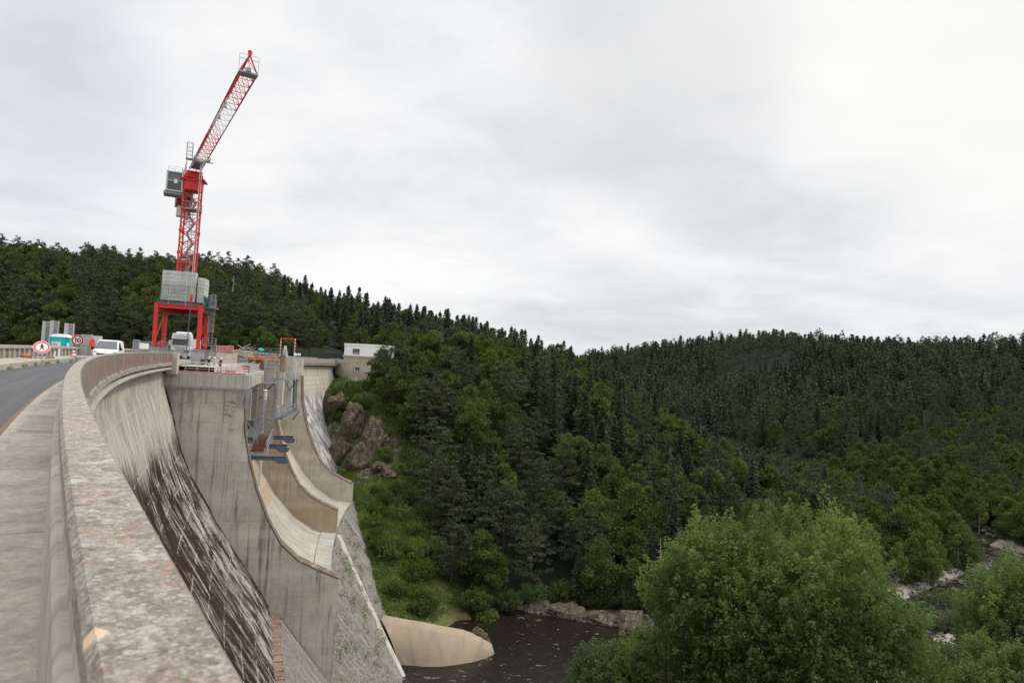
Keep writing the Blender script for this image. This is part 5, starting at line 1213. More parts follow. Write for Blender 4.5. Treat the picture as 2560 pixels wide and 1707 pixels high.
# pedestrian ban, tilted back on a low stand
F = Frame(102.5, 894, 44, .36, ang=math.radians(-34)); sg = placed('no_pedestrians_sign', F.o, 'round sign with a walking figure in a faded red ring, leaning on a low stand', 'road sign')
cz = at(102.3, 868, 44)[2]-.36; R_ = .47; tl = math.radians(34)
mb = MB(); disc(mb, F, F.p(0, 0, cz), R_, .03, tl); sp = sub(mb, 'sign_plate', 'signwhite', sg)
mb = MB(); disc(mb, F, F.p(0, 0, cz), R_*.95, .012, tl, r2=R_*.68, off=.028); subsub(mb, 'red_ring', 'signpink', sp)
mb = MB(); u_, v_, w_ = disc(MB(), F, F.p(0, 0, cz), 1, .1, tl); c = F.p(0, 0, cz)+w_*.042
Q = lambda x, y: c+u_*x+v_*y
def limb(x0, y0, x1, y1, w0, w1):
    d = np.array([x1-x0, y1-y0]); d /= np.linalg.norm(d); n_ = np.array([-d[1], d[0]]); mb.prism([Q(x0-n_[0]*w0, y0-n_[1]*w0), Q(x1-n_[0]*w1, y1-n_[1]*w1), Q(x1+n_[0]*w1, y1+n_[1]*w1), Q(x0+n_[0]*w0, y0+n_[1]*w0)], .01, w_)
mb.prism([Q(.0+.04*math.cos(t), .21+.045*math.sin(t)) for t in np.linspace(0, 2*PI, 13)[:-1]], .01, w_)
limb(0, .16, 0, -.02, .05, .04); limb(.02, .0, .07, -.12, .03, .026); limb(.07, -.12, .13, -.24, .026, .02); limb(-.01, .0, -.05, -.12, .03, .026); limb(-.05, -.12, -.12, -.23, .026, .02)
limb(-.03, .14, -.08, .06, .022, .018); limb(-.08, .06, -.13, .02, .018, .014); limb(.03, .14, .09, .06, .022, .018); limb(.09, .06, .13, -.01, .018, .014)
subsub(mb, 'walking_figure', 'signblack', sp)
mb = MB()
for sx in (-1, 1): mb.bar(F.p(sx*.32, .1, 0), F.p(sx*.22, -.05, cz-.1), .05); mb.bar(F.p(sx*.3, -.45, 0), F.p(sx*.22, -.1, cz-.1), .05); F.box(mb, *sorted((sx*.18, sx*.42)), -.5, .2, 0, .07)
F.box(mb, -.1, .1, -.1, .2, 0, .12); mb.bar(F.p(-.3, .05, .18), F.p(.3, .05, .18), .05); sub(mb, 'stand', 'galv', sg)
# red lamp sign on the cabinet
F = Frame(224, 893, 64, .36); cb = placed('site_cabinet', F.o, 'pale grey site cabinet with mesh doors standing between the 10 sign and the van', 'cabinet')
mb = MB(); F.box(mb, -.80, .02, -.8, .3, 0, 1.95); sub(mb, 'left_cabinet', 'offwhite', cb)
mb = MB(); F.box(mb, .06, .75, -.9, .1, 0, 1.9); sub(mb, 'right_cabinet', 'offwhite', cb)
mb = MB()
for x in np.linspace(-.78, .0, 9): mb.bar(F.p(x, .33, .02), F.p(x, .33, 1.9), .02)
for z in (.03, .95, 1.9): mb.bar(F.p(-.8, .33, z), F.p(.0, .33, z), .035)
for x in np.linspace(-.1, .85, 12): mb.bar(F.p(x, .6, .02), F.p(x, .6, 1.15), .02)
for z in (.03, .6, 1.15): mb.bar(F.p(-.1, .6, z), F.p(.85, .6, z), .03)
sub(mb, 'mesh_door', 'galv', cb)
F2 = Frame(229, 857, 62, 0); c = at(229, 857, 62); F2.o = c; mb = MB(); F2.f = F2.f*.35+F2.r*.94; F2.f /= np.linalg.norm(F2.f); F2.r = np.array([-F2.f[1], F2.f[0], 0]); disc(mb, F2, c, .40, .06); 
mb.tube(c-F2.f*.03-[0, 0, 1.0], c-F2.f*.03, .025, None, 6); rs = tag(mb.build('round_red_sign', 'helmred'), 'small all red round sign seen at an angle in front of the grey cabinet', 'road sign')
# ladder frames standing upright (stacked scaffold decks)
def decks(px, D, wpx, ytop, label):
    F = Frame(px, 868, D, -.1); w2 = wpx*D/FPX/2*.86; ht = at(px, ytop, D)[2]+.1
    e = placed('scaffold_deck_stack', F.o, label, 'scaffold decks', 'upright stacks of scaffold decks')
    mb = MB(); n = 26
    F.box(mb, -w2, -w2*.35, -.5, .0, 0, ht); sub(mb, 'deck_edges', 'offwhite', e)
    mb = MB()
    for x in (-w2*.3, w2*.9): F.box(mb, x, x+w2*.18, -.05, .05, 0, ht)
    for i in range(n): z = ht*(i+.4)/n; F.box(mb, -w2*.3, w2, -.03, .03, z, z+ht/n*.42)
    sub(mb, 'rungs', 'offwhite', e)
    mb = MB(); F.box(mb, -w2*.3, w2, -.5, -.3, 0, ht*.98); sub(mb, 'backing', 'dkgalv', e)
decks(111, 66, 20, 802.5, 'left one of two joined upright stacks of scaffold decks behind the toilet cabin')
decks(131, 65.5, 21, 801.5, 'right one of two joined upright stacks of scaffold decks, directly behind the toilet cabin')
decks(168.5, 66, 24, 808, 'single upright stack of scaffold decks between the toilet cabin and the 10 sign')
# toilet cabin
F = Frame(146, 868, 60, -.1); tb = placed('toilet_cabin', F.o, 'turquoise portable toilet cabin with a domed white roof', 'portable toilet'); F = Fr(F.o, F.r*.95+F.f*-.0, F.f)
X0, X1 = -.76, .50
mb = MB(); F.box(mb, X0, X1, -1.1, 0, .1, 2.02)
for x in (X0+.04, X1-.06): F.box(mb, x-.03, x+.05, 0, .035, .1, 2.02)
F.box(mb, X0, X1, 0, .03, 1.05, 1.12); sub(mb, 'body', 'cyan', tb)
mb = MB(); F.box(mb, X1+.01, X1+.38, -1.15, -.15, .1, 2.0); sub(mb, 'side_panel', 'cyan', tb)
mb = MB(); secs = []
for t in np.linspace(-1, 1, 7): h = .26*math.sqrt(max(0, 1-t*t)); secs.append([(X0-.02+(X1+.44-X0)*(t+1)/2, -1.2, 2.02), (X0-.02+(X1+.44-X0)*(t+1)/2, .06, 2.02), (X0-.02+(X1+.44-X0)*(t+1)/2, -.02, 2.05+h), (X0-.02+(X1+.44-X0)*(t+1)/2, -1.1, 2.05+h)])
loft(mb, F, secs); sub(mb, 'roof', 'white', tb)
mb = MB(); F.box(mb, -.55, .16, .0, .045, 1.15, 1.58); F.box(mb, X1+.1, X1+.3, -.15, -.12, 1.15, 1.55); s_ = sub(mb, 'sign', 'signwhite', tb)

# @@P4

# ------------------------------------------------------------------ people on the deck
def person(F, name_label, jacket, trousers, helmet, hcol, arms, lean=0.0, turn=0):
    e = placed('person', F.o, name_label, 'person')
    def pp(x, y, z): 
        y = y+lean*max(0, z-.9); return F.p(x*math.cos(turn)-y*math.sin(turn), x*math.sin(turn)+y*math.cos(turn), z)
    def remesh(o, v=.022):
        md = o.modifiers.new('remesh', 'REMESH'); md.mode = 'VOXEL'; md.voxel_size = v; md.use_smooth_shade = True
    mb = MB()
    mb.path([pp(0, 0, 1.40), pp(0, .01, 1.50), pp(0, .02, 1.56)], [.06, .055, .06], 10)
    mb.path([pp(0, .02, 1.50), pp(0, .03, 1.55), pp(0, .035, 1.62), pp(0, .02, 1.69), pp(0, .01, 1.735)], [.045, .08, .092, .085, .04], 12)
    mb.path([pp(0, .12, 1.62), pp(0, .135, 1.60), pp(0, .12, 1.585)], [.012, .02, .015], 6)
    for sx in (-1, 1): mb.path([pp(sx*.085, .02, 1.63), pp(sx*.1, .02, 1.60), pp(sx*.085, .02, 1.575)], [.012, .018, .012], 6)
    mb.path([pp(0, 0, 1.42), pp(0, 0, 1.2), pp(0, 0, .98)], [.14, .14, .13], 12)
    hands = []
    for sx, (el, ha) in zip((-1, 1), arms):
        sh = (sx*.19, 0, 1.40); mb.path([pp(*sh), pp(*el), pp(*ha)], [.055, .045, .032], 8)
        mb.path([pp(sx*.10, 0, 1.0), pp(sx*.12, .02, .52), pp(sx*.13, 0, .08)], [.08, .058, .042], 8)
        d = np.array(ha)-np.array(el); d /= np.linalg.norm(d); sd = np.cross(d, (0, 0, 1)); sd = sd/(np.linalg.norm(sd)+1e-6); h0 = np.array(ha)
        mb.path([pp(*h0), pp(*(h0+d*.05)), pp(*(h0+d*.095))], [.03, .04, .034], 8)
        for k, ln in enumerate((.062, .075, .07, .055)):
            b0 = h0+d*.085+sd*(.027-.018*k); mb.path([pp(*b0), pp(*(b0+d*ln*.5)), pp(*(b0+d*ln*.9-np.array([0, 0, .015])))], [.009, .0085, .007], 6)
        b0 = h0+d*.03+sd*.035; mb.path([pp(*b0), pp(*(b0+d*.03+sd*.025)), pp(*(b0+d*.06+sd*.03))], [.012, .010, .008], 6)
    remesh(sub(mb, 'body', 'skin', e), .012)
    mb = MB(); mb.path([pp(0, 0, 1.46), pp(0, 0, 1.40), pp(0, 0, 1.2), pp(0, 0, 1.0), pp(0, 0, .88)], [.10, .185, .175, .165, .17], 14)
    for sx, (el, ha) in zip((-1, 1), arms): mb.path([pp(sx*.15, 0, 1.41), pp(sx*.2, 0, 1.39), pp(*el), pp(*ha)], [.075, .08, .06, .045], 9)
    remesh(sub(mb, 'jacket', jacket, e))
    mb = MB()
    for sx in (-1, 1): mb.path([pp(sx*.08, 0, .96), pp(sx*.10, 0, .8), pp(sx*.12, .03, .5), pp(sx*.13, 0, .12)], [.11, .10, .075, .07], 9)
    remesh(sub(mb, 'trousers', trousers, e))
    mb = MB()
    for sx in (-1, 1): mb.path([pp(sx*.13, -.06, .06), pp(sx*.13, .06, .055), pp(sx*.135, .17, .04)], [.06, .055, .035], 8)
    sub(mb, 'boots', 'blackcloth', e)
    mb = MB(); c = pp(0, .015, 1.66); mb.lathe(c, [(.155, 0), (.15, .012), (.125, .02), (.12, .07), (.09, .12), (.04, .145), (.005, .15)], 16); sub(mb, 'helmet', hcol, e, None, True)
low = lambda sx: ((sx*.26, .03, 1.12), (sx*.25, .14, .90))
out_ = lambda sx: ((sx*.42, .12, 1.30), (sx*.62, .22, 1.12))
fwd = lambda sx: ((sx*.24, .10, 1.14), (sx*.14, .36, 1.12))
def deckF(px, D, z=-1.2): return Frame(px, 915, D, z)
person(deckF(506, 95), 'worker in dark teal clothes with a red helmet standing on the work deck', 'teal', 'teal', 'h', 'helmred', (low(-1), low(1)), 0, 2.6)
person(deckF(521.3, 94.5), 'worker in black top and blue jeans with a lime yellow helmet and elbows out', 'blackcloth', 'jeans', 'h', 'hivis', (out_(-1), out_(1)), 0, .3)
person(deckF(535.7, 95.5), 'worker in pale grey clothes with a white helmet between two darker colleagues', 'greycloth', 'greycloth', 'h', 'white', (fwd(-1), low(1)), 0, 1.0)
person(deckF(549, 94.5), 'worker in navy jacket and black trousers with a white helmet leaning forward on the deck', 'navy', 'blackcloth', 'h', 'white', (fwd(-1), fwd(1)), .25, -1.2)

# ------------------------------------------------------------------ cone, bags, bollards, fences, barriers
F = Frame(183.5, 893, 54, .36, ang=math.radians(-31)); e = placed('traffic_cone', F.o, 'red and white traffic cone at the foot of the 10 sign', 'traffic cone')
mb = MB(); c = F.p(0, 0, 0); prof = [(.16, .04), (.145, .12), (.115, .28), (.085, .40), (.06, .50), (.03, .52)]
mb.lathe(c, prof[:2], 14, 0); mb.lathe(c, [(.145, .12), (.115, .28)], 14, 1); mb.lathe(c, [(.115, .28), (.085, .40)], 14, 0); mb.lathe(c, [(.085, .40), (.055, .5), (.03, .52)], 14, 1); sub(mb, 'cone_body', ['helmred', 'white'], e)
mb = MB(); F.box(mb, -.2, .2, -.2, .2, 0, .045); sub(mb, 'base', 'helmred', e)
def lump(name, px, py, D, z, sx, sy, sz, mat, label, cat, seed, group=None, rough=.35, sub_=3, par=None, sink=.2, freq=1.2):
    import bmesh
    bm = bmesh.new(); bmesh.ops.create_icosphere(bm, subdivisions=sub_, radius=1); off = Vector((seed*7.1, seed*3.3, seed))
    rr_ = random.Random(seed*13+1); pl_ = []
    for _ in range(17):
        n_ = Vector((rr_.gauss(0, 1), rr_.gauss(0, 1), rr_.gauss(0, .8))).normalized(); pl_.append((n_, rr_.uniform(.42, .85)))
    for v in bm.verts:
        for n_, d_ in pl_:
            k_ = v.co.dot(n_)-d_
            if k_ > 0: v.co -= n_*k_*.93
        n_ = mnoise.fractal(v.co*freq*2.2+off, .9, 2.0, 6); v.co *= 1.12+rough*.42*n_
        v.co = Vector((v.co.x*sx, v.co.y*sy, v.co.z*sz))
    me = bpy.data.meshes.new(name); bm.to_mesh(me); bm.free(); o = link(me, name, mat, par, False)
    p = at(px, py, D); o.location = (p[0], p[1], (p[2] if z is None else z)-sink*sz); tag(o, label, cat, group); return o
lump('sandbag', 60, 894, 45, .50, .38, .30, .22, 'buff', 'rust brown tarpaulin bundle lying left of the pedestrian sign', 'bundle', 3, None, .4)
lump('sandbag', 72, 897, 44, .44, .30, .2, .12, 'buff', 'flat scrap of brown tarpaulin spilling over the kerb beside the bundle', 'tarpaulin', 5, None, .5)
lump('sandbag', 127, 892, 47, .44, .36, .25, .10, 'buff', 'low brown sack lying right of the pedestrian sign', 'sack', 8, None, .4)
for px, lab, y0 in ((136, 'short white post with an orange cap near the pedestrian sign', 878), (147, 'plain white post against the upstream parapet', 874)):
    F = Frame(px, 893, 50, .36); h_ = at(px, y0, 50)[2]-.36; e = placed('marker_post', F.o, lab, 'post'); mb = MB(); mb.tube(F.p(0, 0, 0), F.p(0, 0, h_), .06); sub(mb, 'shaft', 'white', e)
    mb = MB(); mb.tube(F.p(0, 0, h_), F.p(0, 0, h_+.07), .065); sub(mb, 'cap', 'orange' if y0 == 878 else 'white', e)
def fence(A, B, h, label, step=.16, mid=1, mat='galv', z=.1, group=None, feet=True):
    A = np.array([A[0], A[1], z]); B = np.array([B[0], B[1], z]); e = placed('fence_panel', A, label, 'fence', group); mb = MB(); n = max(2, int(np.linalg.norm(B-A)/step))
    for i in range(1, n): c = A+(B-A)*i/n; mb.bar(c+[0, 0, .1], c+[0, 0, h], .022)
    sub(mb, 'infill_bars', mat, e); mb = MB(); U = np.array([0, 0, 1.0])
    for a_, b_ in ((A, A+U*h), (B, B+U*h), (A+U*h, B+U*h), (A+U*.1, B+U*.1))+(((A+U*h*.5, B+U*h*.5),) if mid else ()): mb.bar(a_, b_, .05)
    sub(mb, 'frame', mat, e)
    if feet:
        mb = MB(); 
        for c in (A, B): mb.box(c[0]-.35, c[0]+.35, c[1]-.12, c[1]+.12, z-.02, z+.1)
        sub(mb, 'feet', 'dkgalv', e)
    return e
q = lambda px, D: at(px, 880, D)
fence(q(331, 74), q(347, 76), 2.1, 'tall close barred fence panel right of the van', .14)
fence(q(348, 78), q(378, 80), 2.0, 'mesh fence panel with a white board on it left of the crane leg', .2)
fence(q(394, 88), q(416, 90), 2.2, 'fence panel in front of the left crane pedestals', .3)
fence(q(417, 90), q(444, 93), 1.8, 'low fence panel in front of the lorry', .3)
fence(q(526, 118), q(541, 122), 1.9, 'fence panel between the crane ladder and the red barrier', .25)
fence(at(736, 885, 175), at(768, 885, 172), 2.2, 'dark mesh fence panel on the far parapet right of the height gauge', .4, 1, 'dkgalv', .9, None, False)
a_, b_ = q(345, 77), q(371, 78.5); mb = MB(); mb.prism([(a_[0], a_[1], 1.25), (b_[0], b_[1], 1.25), (b_[0], b_[1], 2.0-.1), (a_[0], a_[1], 1.9)], .04, (0, -1, 0)); tag(mb.build('white_board', 'white'), 'white board leaning on the fence left of the crane', 'board')
a_, b_ = at(744, 886, 171), at(752, 886, 171); mb = MB(); mb.prism([(a_[0], a_[1], 1.5), (b_[0], b_[1], 1.5), (b_[0], b_[1], 2.05), (a_[0], a_[1], 2.05)], .04, (0, -1, 0)); tag(mb.build('notice_board', 'signwhite'), 'small white notice fixed on the far dark mesh fence', 'notice')
for i in range(3):
    x0 = 541.5+i*14.2; A = at(x0, 872, 116+i*1.3); B = at(x0+13.6, 872, 117+i*1.3); z0_ = at(x0, 879.5, 116)[2]
    e = placed('red_barrier', (A[0], A[1], z0_), ('leftmost', 'middle', 'rightmost')[i]+' of three red and white barrier panels on the concrete ledge', 'barrier', 'red and white barriers')
    mb = MB(); A[2] = B[2] = z0_; U = np.array([0, 0, 1.0])
    for h_ in (.05, 1.05): mb.bar(A+U*h_, B+U*h_, .05)
    for t in np.linspace(0, 1, 5): mb.bar(A+(B-A)*t, A+(B-A)*t+U*1.1, .045)
    sub(mb, 'frame', 'offwhite', e); mb = MB()
    for t in (.08, .32, .56, .8): c0_, c1_ = A+(B-A)*t, A+(B-A)*(t+.13); mb.prism([c0_+U*.1, c1_+U*.1, c1_+U*1.0, c0_+U*1.0], .02, (0, 1, 0))
    sub(mb, 'stripes', 'signred', e)
# concrete beams and ledge over the bays
M['beam_conc'] = concrete('weathered_beam_concrete', (.33, .28, .225), (.11, .09, .075), (.45, .40, .33), .8, 0, .2, 1.2, .3)
mb = MB(); A = at(541, 882, 118); B = at(585, 884, 120)
mb.hexa([A-[0, 0, 2.4], B-[0, 0, 2.4], B+[0, 1.5, -2.4], A+[0, 1.5, -2.4], A+[0, 0, .1], B+[0, 0, .1], B+[0, 1.5, .1], A+[0, 1.5, .1]]); dpart(mb, 'service_block', 'pier_pale')
mb = MB(); A = at(582, 876, 122); B = at(700, 891, 133)
mb.hexa([A-[0, 0, .8], B-[0, 0, .4], B+[0, 3, -.4], A+[0, 3, -.8], A+[0, 0, .2], B+[0, 0, .3], B+[0, 3, .3], A+[0, 3, .2]]); dpart(mb, 'service_bridge', 'beam_conc')
mb = MB(); A = at(585, 886, 123.5); B = at(697, 894, 134)
mb.hexa([A-[0, 0, 4.2], B-[0, 0, 4.2], B+[0, 1.5, -4.2], A+[0, 1.5, -4.2], A, B, B+[0, 1.5, 0], A+[0, 1.5, 0]]); dpart(mb, 'gate_headwall', 'beam_conc')
mb = MB(); mb.hexa([P(90, -.2, -1.5), P(91.6, -.2, -1.5), P(91.6, .9, -1.5), P(90, .9, -1.5), P(90, .0, 1.02), P(91.6, .0, 1.02), P(91.6, .9, 1.02), P(90, .9, 1.02)]); dpart(mb, 'parapet_end_block', 'pier_pale')
# debris, dark gate machinery under the orange beam
e = placed('plank_pile', at(600, 878, 120), 'pile of scrap battens and pale boards on the concrete service bridge', 'scrap pile'); rng = random.Random(4)
for i in range(12):
    x0 = rng.uniform(590, 625); x1 = x0+rng.uniform(8, 24); y0 = rng.uniform(868, 880); y1 = y0+rng.uniform(-3, 8); mb = MB(); mb.bar(at(x0, y0, 121), at(x1, y1, 121.5), rng.uniform(.08, .22), .06); sub(mb, 'plank', rng.choice(['wood', 'offwhite', 'greyface']), e)
mb = MB(); mb.bar(at(606, 869, 121), at(626, 860, 121), .07); mb.bar(at(594, 862.5, 121), at(612, 872, 121), .18, .05); sub(mb, 'plank', 'offwhite', e)
e = placed('access_platform', at(640, 884, 122), 'grey railed access platform with a turquoise tarpaulin above the orange beam', 'platform')
A = at(634, 885.5, 121); B = at(713, 888, 126); mb = MB(); mb.hexa([A-[0, 0, .12], B-[0, 0, .12], B+[0, 2, -.12], A+[0, 2, -.12], A, B, B+[0, 2, 0], A+[0, 2, 0]]); sub(mb, 'deck', 'dkgalv', e)
mb = MB(); rail(mb, [A+[0, 2, 0], B+[0, 2, 0]], 1.25, 3, 1.3, .055); rail(mb, [A, B], 1.1, 2, 1.6, .05); mb.bar(A+[0, 0, .1], A+(B-A)*.4+[0, 0, .9], .08); mb.bar(A+(B-A)*.45+[0, 0, .1], A+(B-A)*.9+[0, 0, .8], .08); sub(mb, 'railing', 'steel_blue', e)
mb = MB(); c = at(711, 876, 126); mb.hexa([c+[-.35, 0, -1.1], c+[.55, 0, -1.1], c+[.55, .5, -1.1], c+[-.35, .5, -1.1], c+[-.1, 0, .9], c+[.15, 0, .9], c+[.15, .5, .9], c+[-.1, .5, .9]]); sub(mb, 'end_cap', 'offwhite', e)
lump('tarpaulin', 653, 873.5, 122.5, None, .62, .5, .42, 'cyan', 'crumpled turquoise tarpaulin lying on the access platform', 'tarpaulin', 12, None, .4)
e = placed('gate_machinery', at(650, 905, 119), 'dark tangled gate hoist machinery in the shade under the orange beam', 'machinery'); rng = random.Random(9)
for nm, mt, (xa, xb, ya, yb), n in (('arms', 'dkgalv', (612, 640, 893, 912), 14), ('chain_bundle', 'rust', (640, 658, 894, 920), 40)):
    mb = MB()
    for i in range(n):
        x0 = rng.uniform(xa, xb); y0 = rng.uniform(ya, yb); mb.bar(at(x0, y0, 119+rng.random()), at(x0+rng.uniform(-14, 14)*(1 if n < 20 else .3), y0+rng.uniform(-5, 5), 119+rng.random()), rng.uniform(.1, .3))
    sub(mb, nm, mt, e)
# red toe boards on the deck rails
for (x0, y0, x1, y1, D, lab) in ((577, 913, 657, 918, 113, 'long red toe board along the back of the work deck'), (608, 924, 640, 926, 108, 'short faded red board beside the stair tower')):
    mb = MB(); mb.bar(at(x0, y0, D), at(x1, y1, D+1), .06, .35); tag(mb.build('toe_board', 'redfloor'), lab, 'board')
# toilet lettering
try:
    cu = bpy.data.curves.new('lettering', 'FONT'); cu.body = 'JMC'; cu.size = .26; cu.extrude = .004; cu.shear = .25; ob = bpy.data.objects.new('lettering_tmp', cu); COL.objects.link(ob)
    bpy.context.view_layer.update(); me = bpy.data.meshes.new_from_object(ob.evaluated_get(bpy.context.evaluated_depsgraph_get())); bpy.data.objects.remove(ob)
    F = Frame(146, 868, 60, -.1); o = bpy.data.objects.new('lettering', me); COL.objects.link(o); me.materials.append(M['dkgalv'])
    o.parent = s_; o.matrix_parent_inverse = s_.matrix_world.inverted(); c = F.p(-.50, .055, 1.29)
    o.matrix_world = Matrix([[F.r[0], 0, F.f[0], c[0]], [F.r[1], 0, F.f[1], c[1]], [0, 1, 0, c[2]], [0, 0, 0, 1]])
except Exception as ex: print('text', ex)
# little white van up the far road
F = Frame(830, 868, 284, 0); F.o[2] = at(830, 869.5, 284)[2]; e = placed('far_van', F.o, 'tiny pale van coming down the road behind the white building', 'van')
mb = MB(); loft(mb, F, [vsec(-4, .35, 1.2, 2.3, .95, .85), vsec(-1, .3, 1.2, 2.3, .95, .85), vsec(-.3, .3, 1.1, 1.3, .95, .85), vsec(0, .35, .8, .95, .85, .8)]); sub(mb, 'body', 'white', e)
mb = MB(); mb.prism([F.p(-.8, -.3, 1.35), F.p(.8, -.3, 1.35), F.p(.72, -.85, 2.1), F.p(-.72, -.85, 2.1)], .03, F.f); sub(mb, 'windscreen', 'glass', e)

# ------------------------------------------------------------------ rocks
rk = [(842, 1000, 194, 2.6, 2.4, 2.2, 'low lichen topped crag beside the dam abutment'), (880, 1050, 189, 3.4, 3, 5.2, 'tall split grey crag left of the biggest one'), (935, 1085, 184, 3.4, 3, 7.6, 'biggest upright grey crag on the bank'),
      (905, 1150, 180, 4.2, 3, 4.2, 'dark rounded crag under the tall crags'), (985, 1130, 184, 2.4, 2.2, 4.0, 'rightmost crag at the edge of the pines'), (862, 1122, 186, 3.0, 2.4, 3.6, 'dark shaded crag leaning towards the dam'), (953, 1170, 175, 2.2, 2, 2.2, 'small pointed outcrop below the tall crags'),
      (985, 1185, 172, 2.2, 2, 2.6, 'lone brown boulder among the brambles'), (895, 1228, 168, 3.0, 2, 2.6, 'squat dark rock low on the bank'), (925, 1232, 168, 2.2, 2, 2.4, 'small cracked rock beside the squat dark one')]
for i, (px, py, D, a, b2, c2_, lab) in enumerate(rk): lump('rock_outcrop', px, py, D, None, a*1.35, b2*1.4, c2_*1.2, 'rock', lab, 'rock', 20+i, 'crags on the left bank', .55, 5, None, .15, 1.0)
rs_ = [(1340, 1522, 141, 3.5, 2, 2.2), (1380, 1528, 140, 3, 2, 1.8), (1425, 1532, 139, 3.8, 2.2, 2.6), (1470, 1545, 137.5, 3.2, 2, 2.4), (1520, 1552, 136.5, 3.6, 2.2, 2.6), (1575, 1556, 136, 3.8, 2.2, 3.0), (1618, 1558, 135.5, 2.6, 2, 2.4)]
words = ['leftmost and darkest', 'second', 'third', 'fourth', 'fifth', 'broad sunlit sixth', 'rightmost']
for i, (px, py, D, a, b2, c2_) in enumerate(rs_): lump('river_rock', px, py, D+1.5, -47.4, a*1.3, b2*1.2, c2_*.78, 'palerock', words[i]+' buff rock from the left along the far edge of the pool', 'rock', 50+i, 'rocks along the far edge of the pool', .5, 4, None, .1, 1.1)
lump('mossy_rock', 1130, 1556, 136, None, 4.2, 3, 2.6, 'rock', 'mossy ochre rock just above the concrete apron', 'rock', 77, None, .4, 4, None, .2)
lump('mossy_rock', 1195, 1600, 125, -47.5, 2.6, 2, 2.2, 'rock', 'dark wet rock at the tip of the concrete apron', 'rock', 78, None, .5, 4, None, .2)
# river stones (nobody could count them)
def stones(name, pts, rmin, rmax, mat, label, seed):
    import bmesh
    bm = bmesh.new(); bmesh.ops.create_icosphere(bm, subdivisions=1, radius=1); bv = np.array([v.co[:] for v in bm.verts]); bf = np.array([[v.index for v in f.verts] for f in bm.faces]); bm.free()
    r_ = np.random.default_rng(seed); n = len(pts); sc3 = (rmin+(rmax-rmin)*r_.random(n)**2.5)[:, None]*(.6+.8*r_.random((n, 3)))*np.array([1, 1, .6])
    an = r_.random(n)*6.3; V = bv[None]*(1+.25*r_.standard_normal((n, len(bv), 1)))*sc3[:, None]; ca, sa = np.cos(an)[:, None], np.sin(an)[:, None]
    X = V[..., 0]*ca-V[..., 1]*sa; Y = V[..., 0]*sa+V[..., 1]*ca; V = np.stack([X, Y, V[..., 2]], -1)+pts[:, None]
    Fc = bf[None]+np.arange(n)[:, None, None]*len(bv); me = bpy.data.meshes.new(name); raw(me, V.reshape(-1, 3), Fc.reshape(-1, 3)); return tag(link(me, name, mat), label, 'stones', None, 'stuff')
r_ = np.random.default_rng(5); X = r_.uniform(60, 190, 26000); Y = r_.uniform(100, 260, 26000); d = drv(X, Y); k = (d > -2.5) & (d < 13) & (r_.random(len(X)) < np.where(d < 0, .08, .30)); X, Y = X[k], Y[k]
stones('river_stones', np.stack([X, Y, np.maximum(ground(X, Y), -48.1)], -1), .15, 1.1, 'palerock', 'pale boulders and cobbles along the river bends', 5)

# ------------------------------------------------------------------ trees
def norm(v): return v/(np.linalg.norm(v, axis=-1, keepdims=True)+1e-9)
def cards(c, d, ln, wd, rng, flat=0.0):   # leaf shaped quads at c pointing along d
    n = len(c); d = norm(d); r_ = norm(rng.standard_normal((n, 3))*(1-flat)+np.array([0, 0, 1])*flat*2); s_ = norm(np.cross(d, r_))
    ln = np.broadcast_to(ln, n)[:, None]; wd = np.broadcast_to(wd, n)[:, None]
    V = np.stack([c-d*ln*.5, c+s_*wd*.5+d*ln*.05, c+d*ln*.5, c-s_*wd*.5+d*ln*.05], 1); return V
def crown_mesh(name, V, rng, tone=None):
    n = len(V); me = bpy.data.meshes.new(name); raw(me, V.reshape(-1, 3), np.arange(n*4).reshape(n, 4))
    t = me.attributes.new('tone', 'FLOAT', 'FACE') if len(me.polygons) == n else None
    if t: t.data.foreach_set('value', np.clip(rng.normal(.5, .25, n) if tone is None else tone, 0, 1).astype(np.float32))
    return me
def spruce(seed, h=16, r=3.0, bare=.06, dens=1.0, ls=.62):
    g = np.random.default_rng(seed); C, D, Ls = [], [], []; z = h*bare; 
    while z < h*.985:
        f = (z/h-bare)/(1-bare); L_ = r*(1-f)**.82*g.uniform(.82, 1.12)+.12; nb = int((7+3*(1-f))*dens); a0 = g.random()*6.3
        for k in range(nb):
            a = a0+k*6.283/nb+g.normal(0, .12); l = L_*g.uniform(.72, 1.12); m_ = max(2, int(l/.36)); t = (np.arange(m_)+.6)/m_; 
            dr = g.uniform(.10, .42); x = l*t; zz_ = z-dr*x+.12*x*t+g.normal(0, .05); dirv = np.array([math.cos(a), math.sin(a), 0]); sd = np.array([-math.sin(a), math.cos(a), 0])
            for s2 in (-1, 1, 0):
                c = dirv*x[:, None]+sd*(s2*.16*(1-.3*t)*l**.5)[:, None]; c[:, 2] += zz_; C.append(c); D.append(dirv[None]*1.0+sd*s2*.75+np.array([0, 0, -dr+.1-.25*abs(s2)])+g.normal(0, .16, (m_, 3))); Ls.append(np.full(m_, ls)*g.uniform(.8, 1.2, m_))
        z += .42*g.uniform(.85, 1.2)*(1-.35*f)
    top = np.array([[0, 0, h-.5], [0, 0, h-.15], [0, 0, h+.1]]); C.append(top); D.append(np.tile([[.05, .05, 1]], (3, 1))); Ls.append(np.full(3, .6))
    C, D, Ls = map(np.concatenate, (C, D, Ls)); return crown_mesh('spruce_crown', cards(C, D, Ls, Ls*.42, g, .35), g)
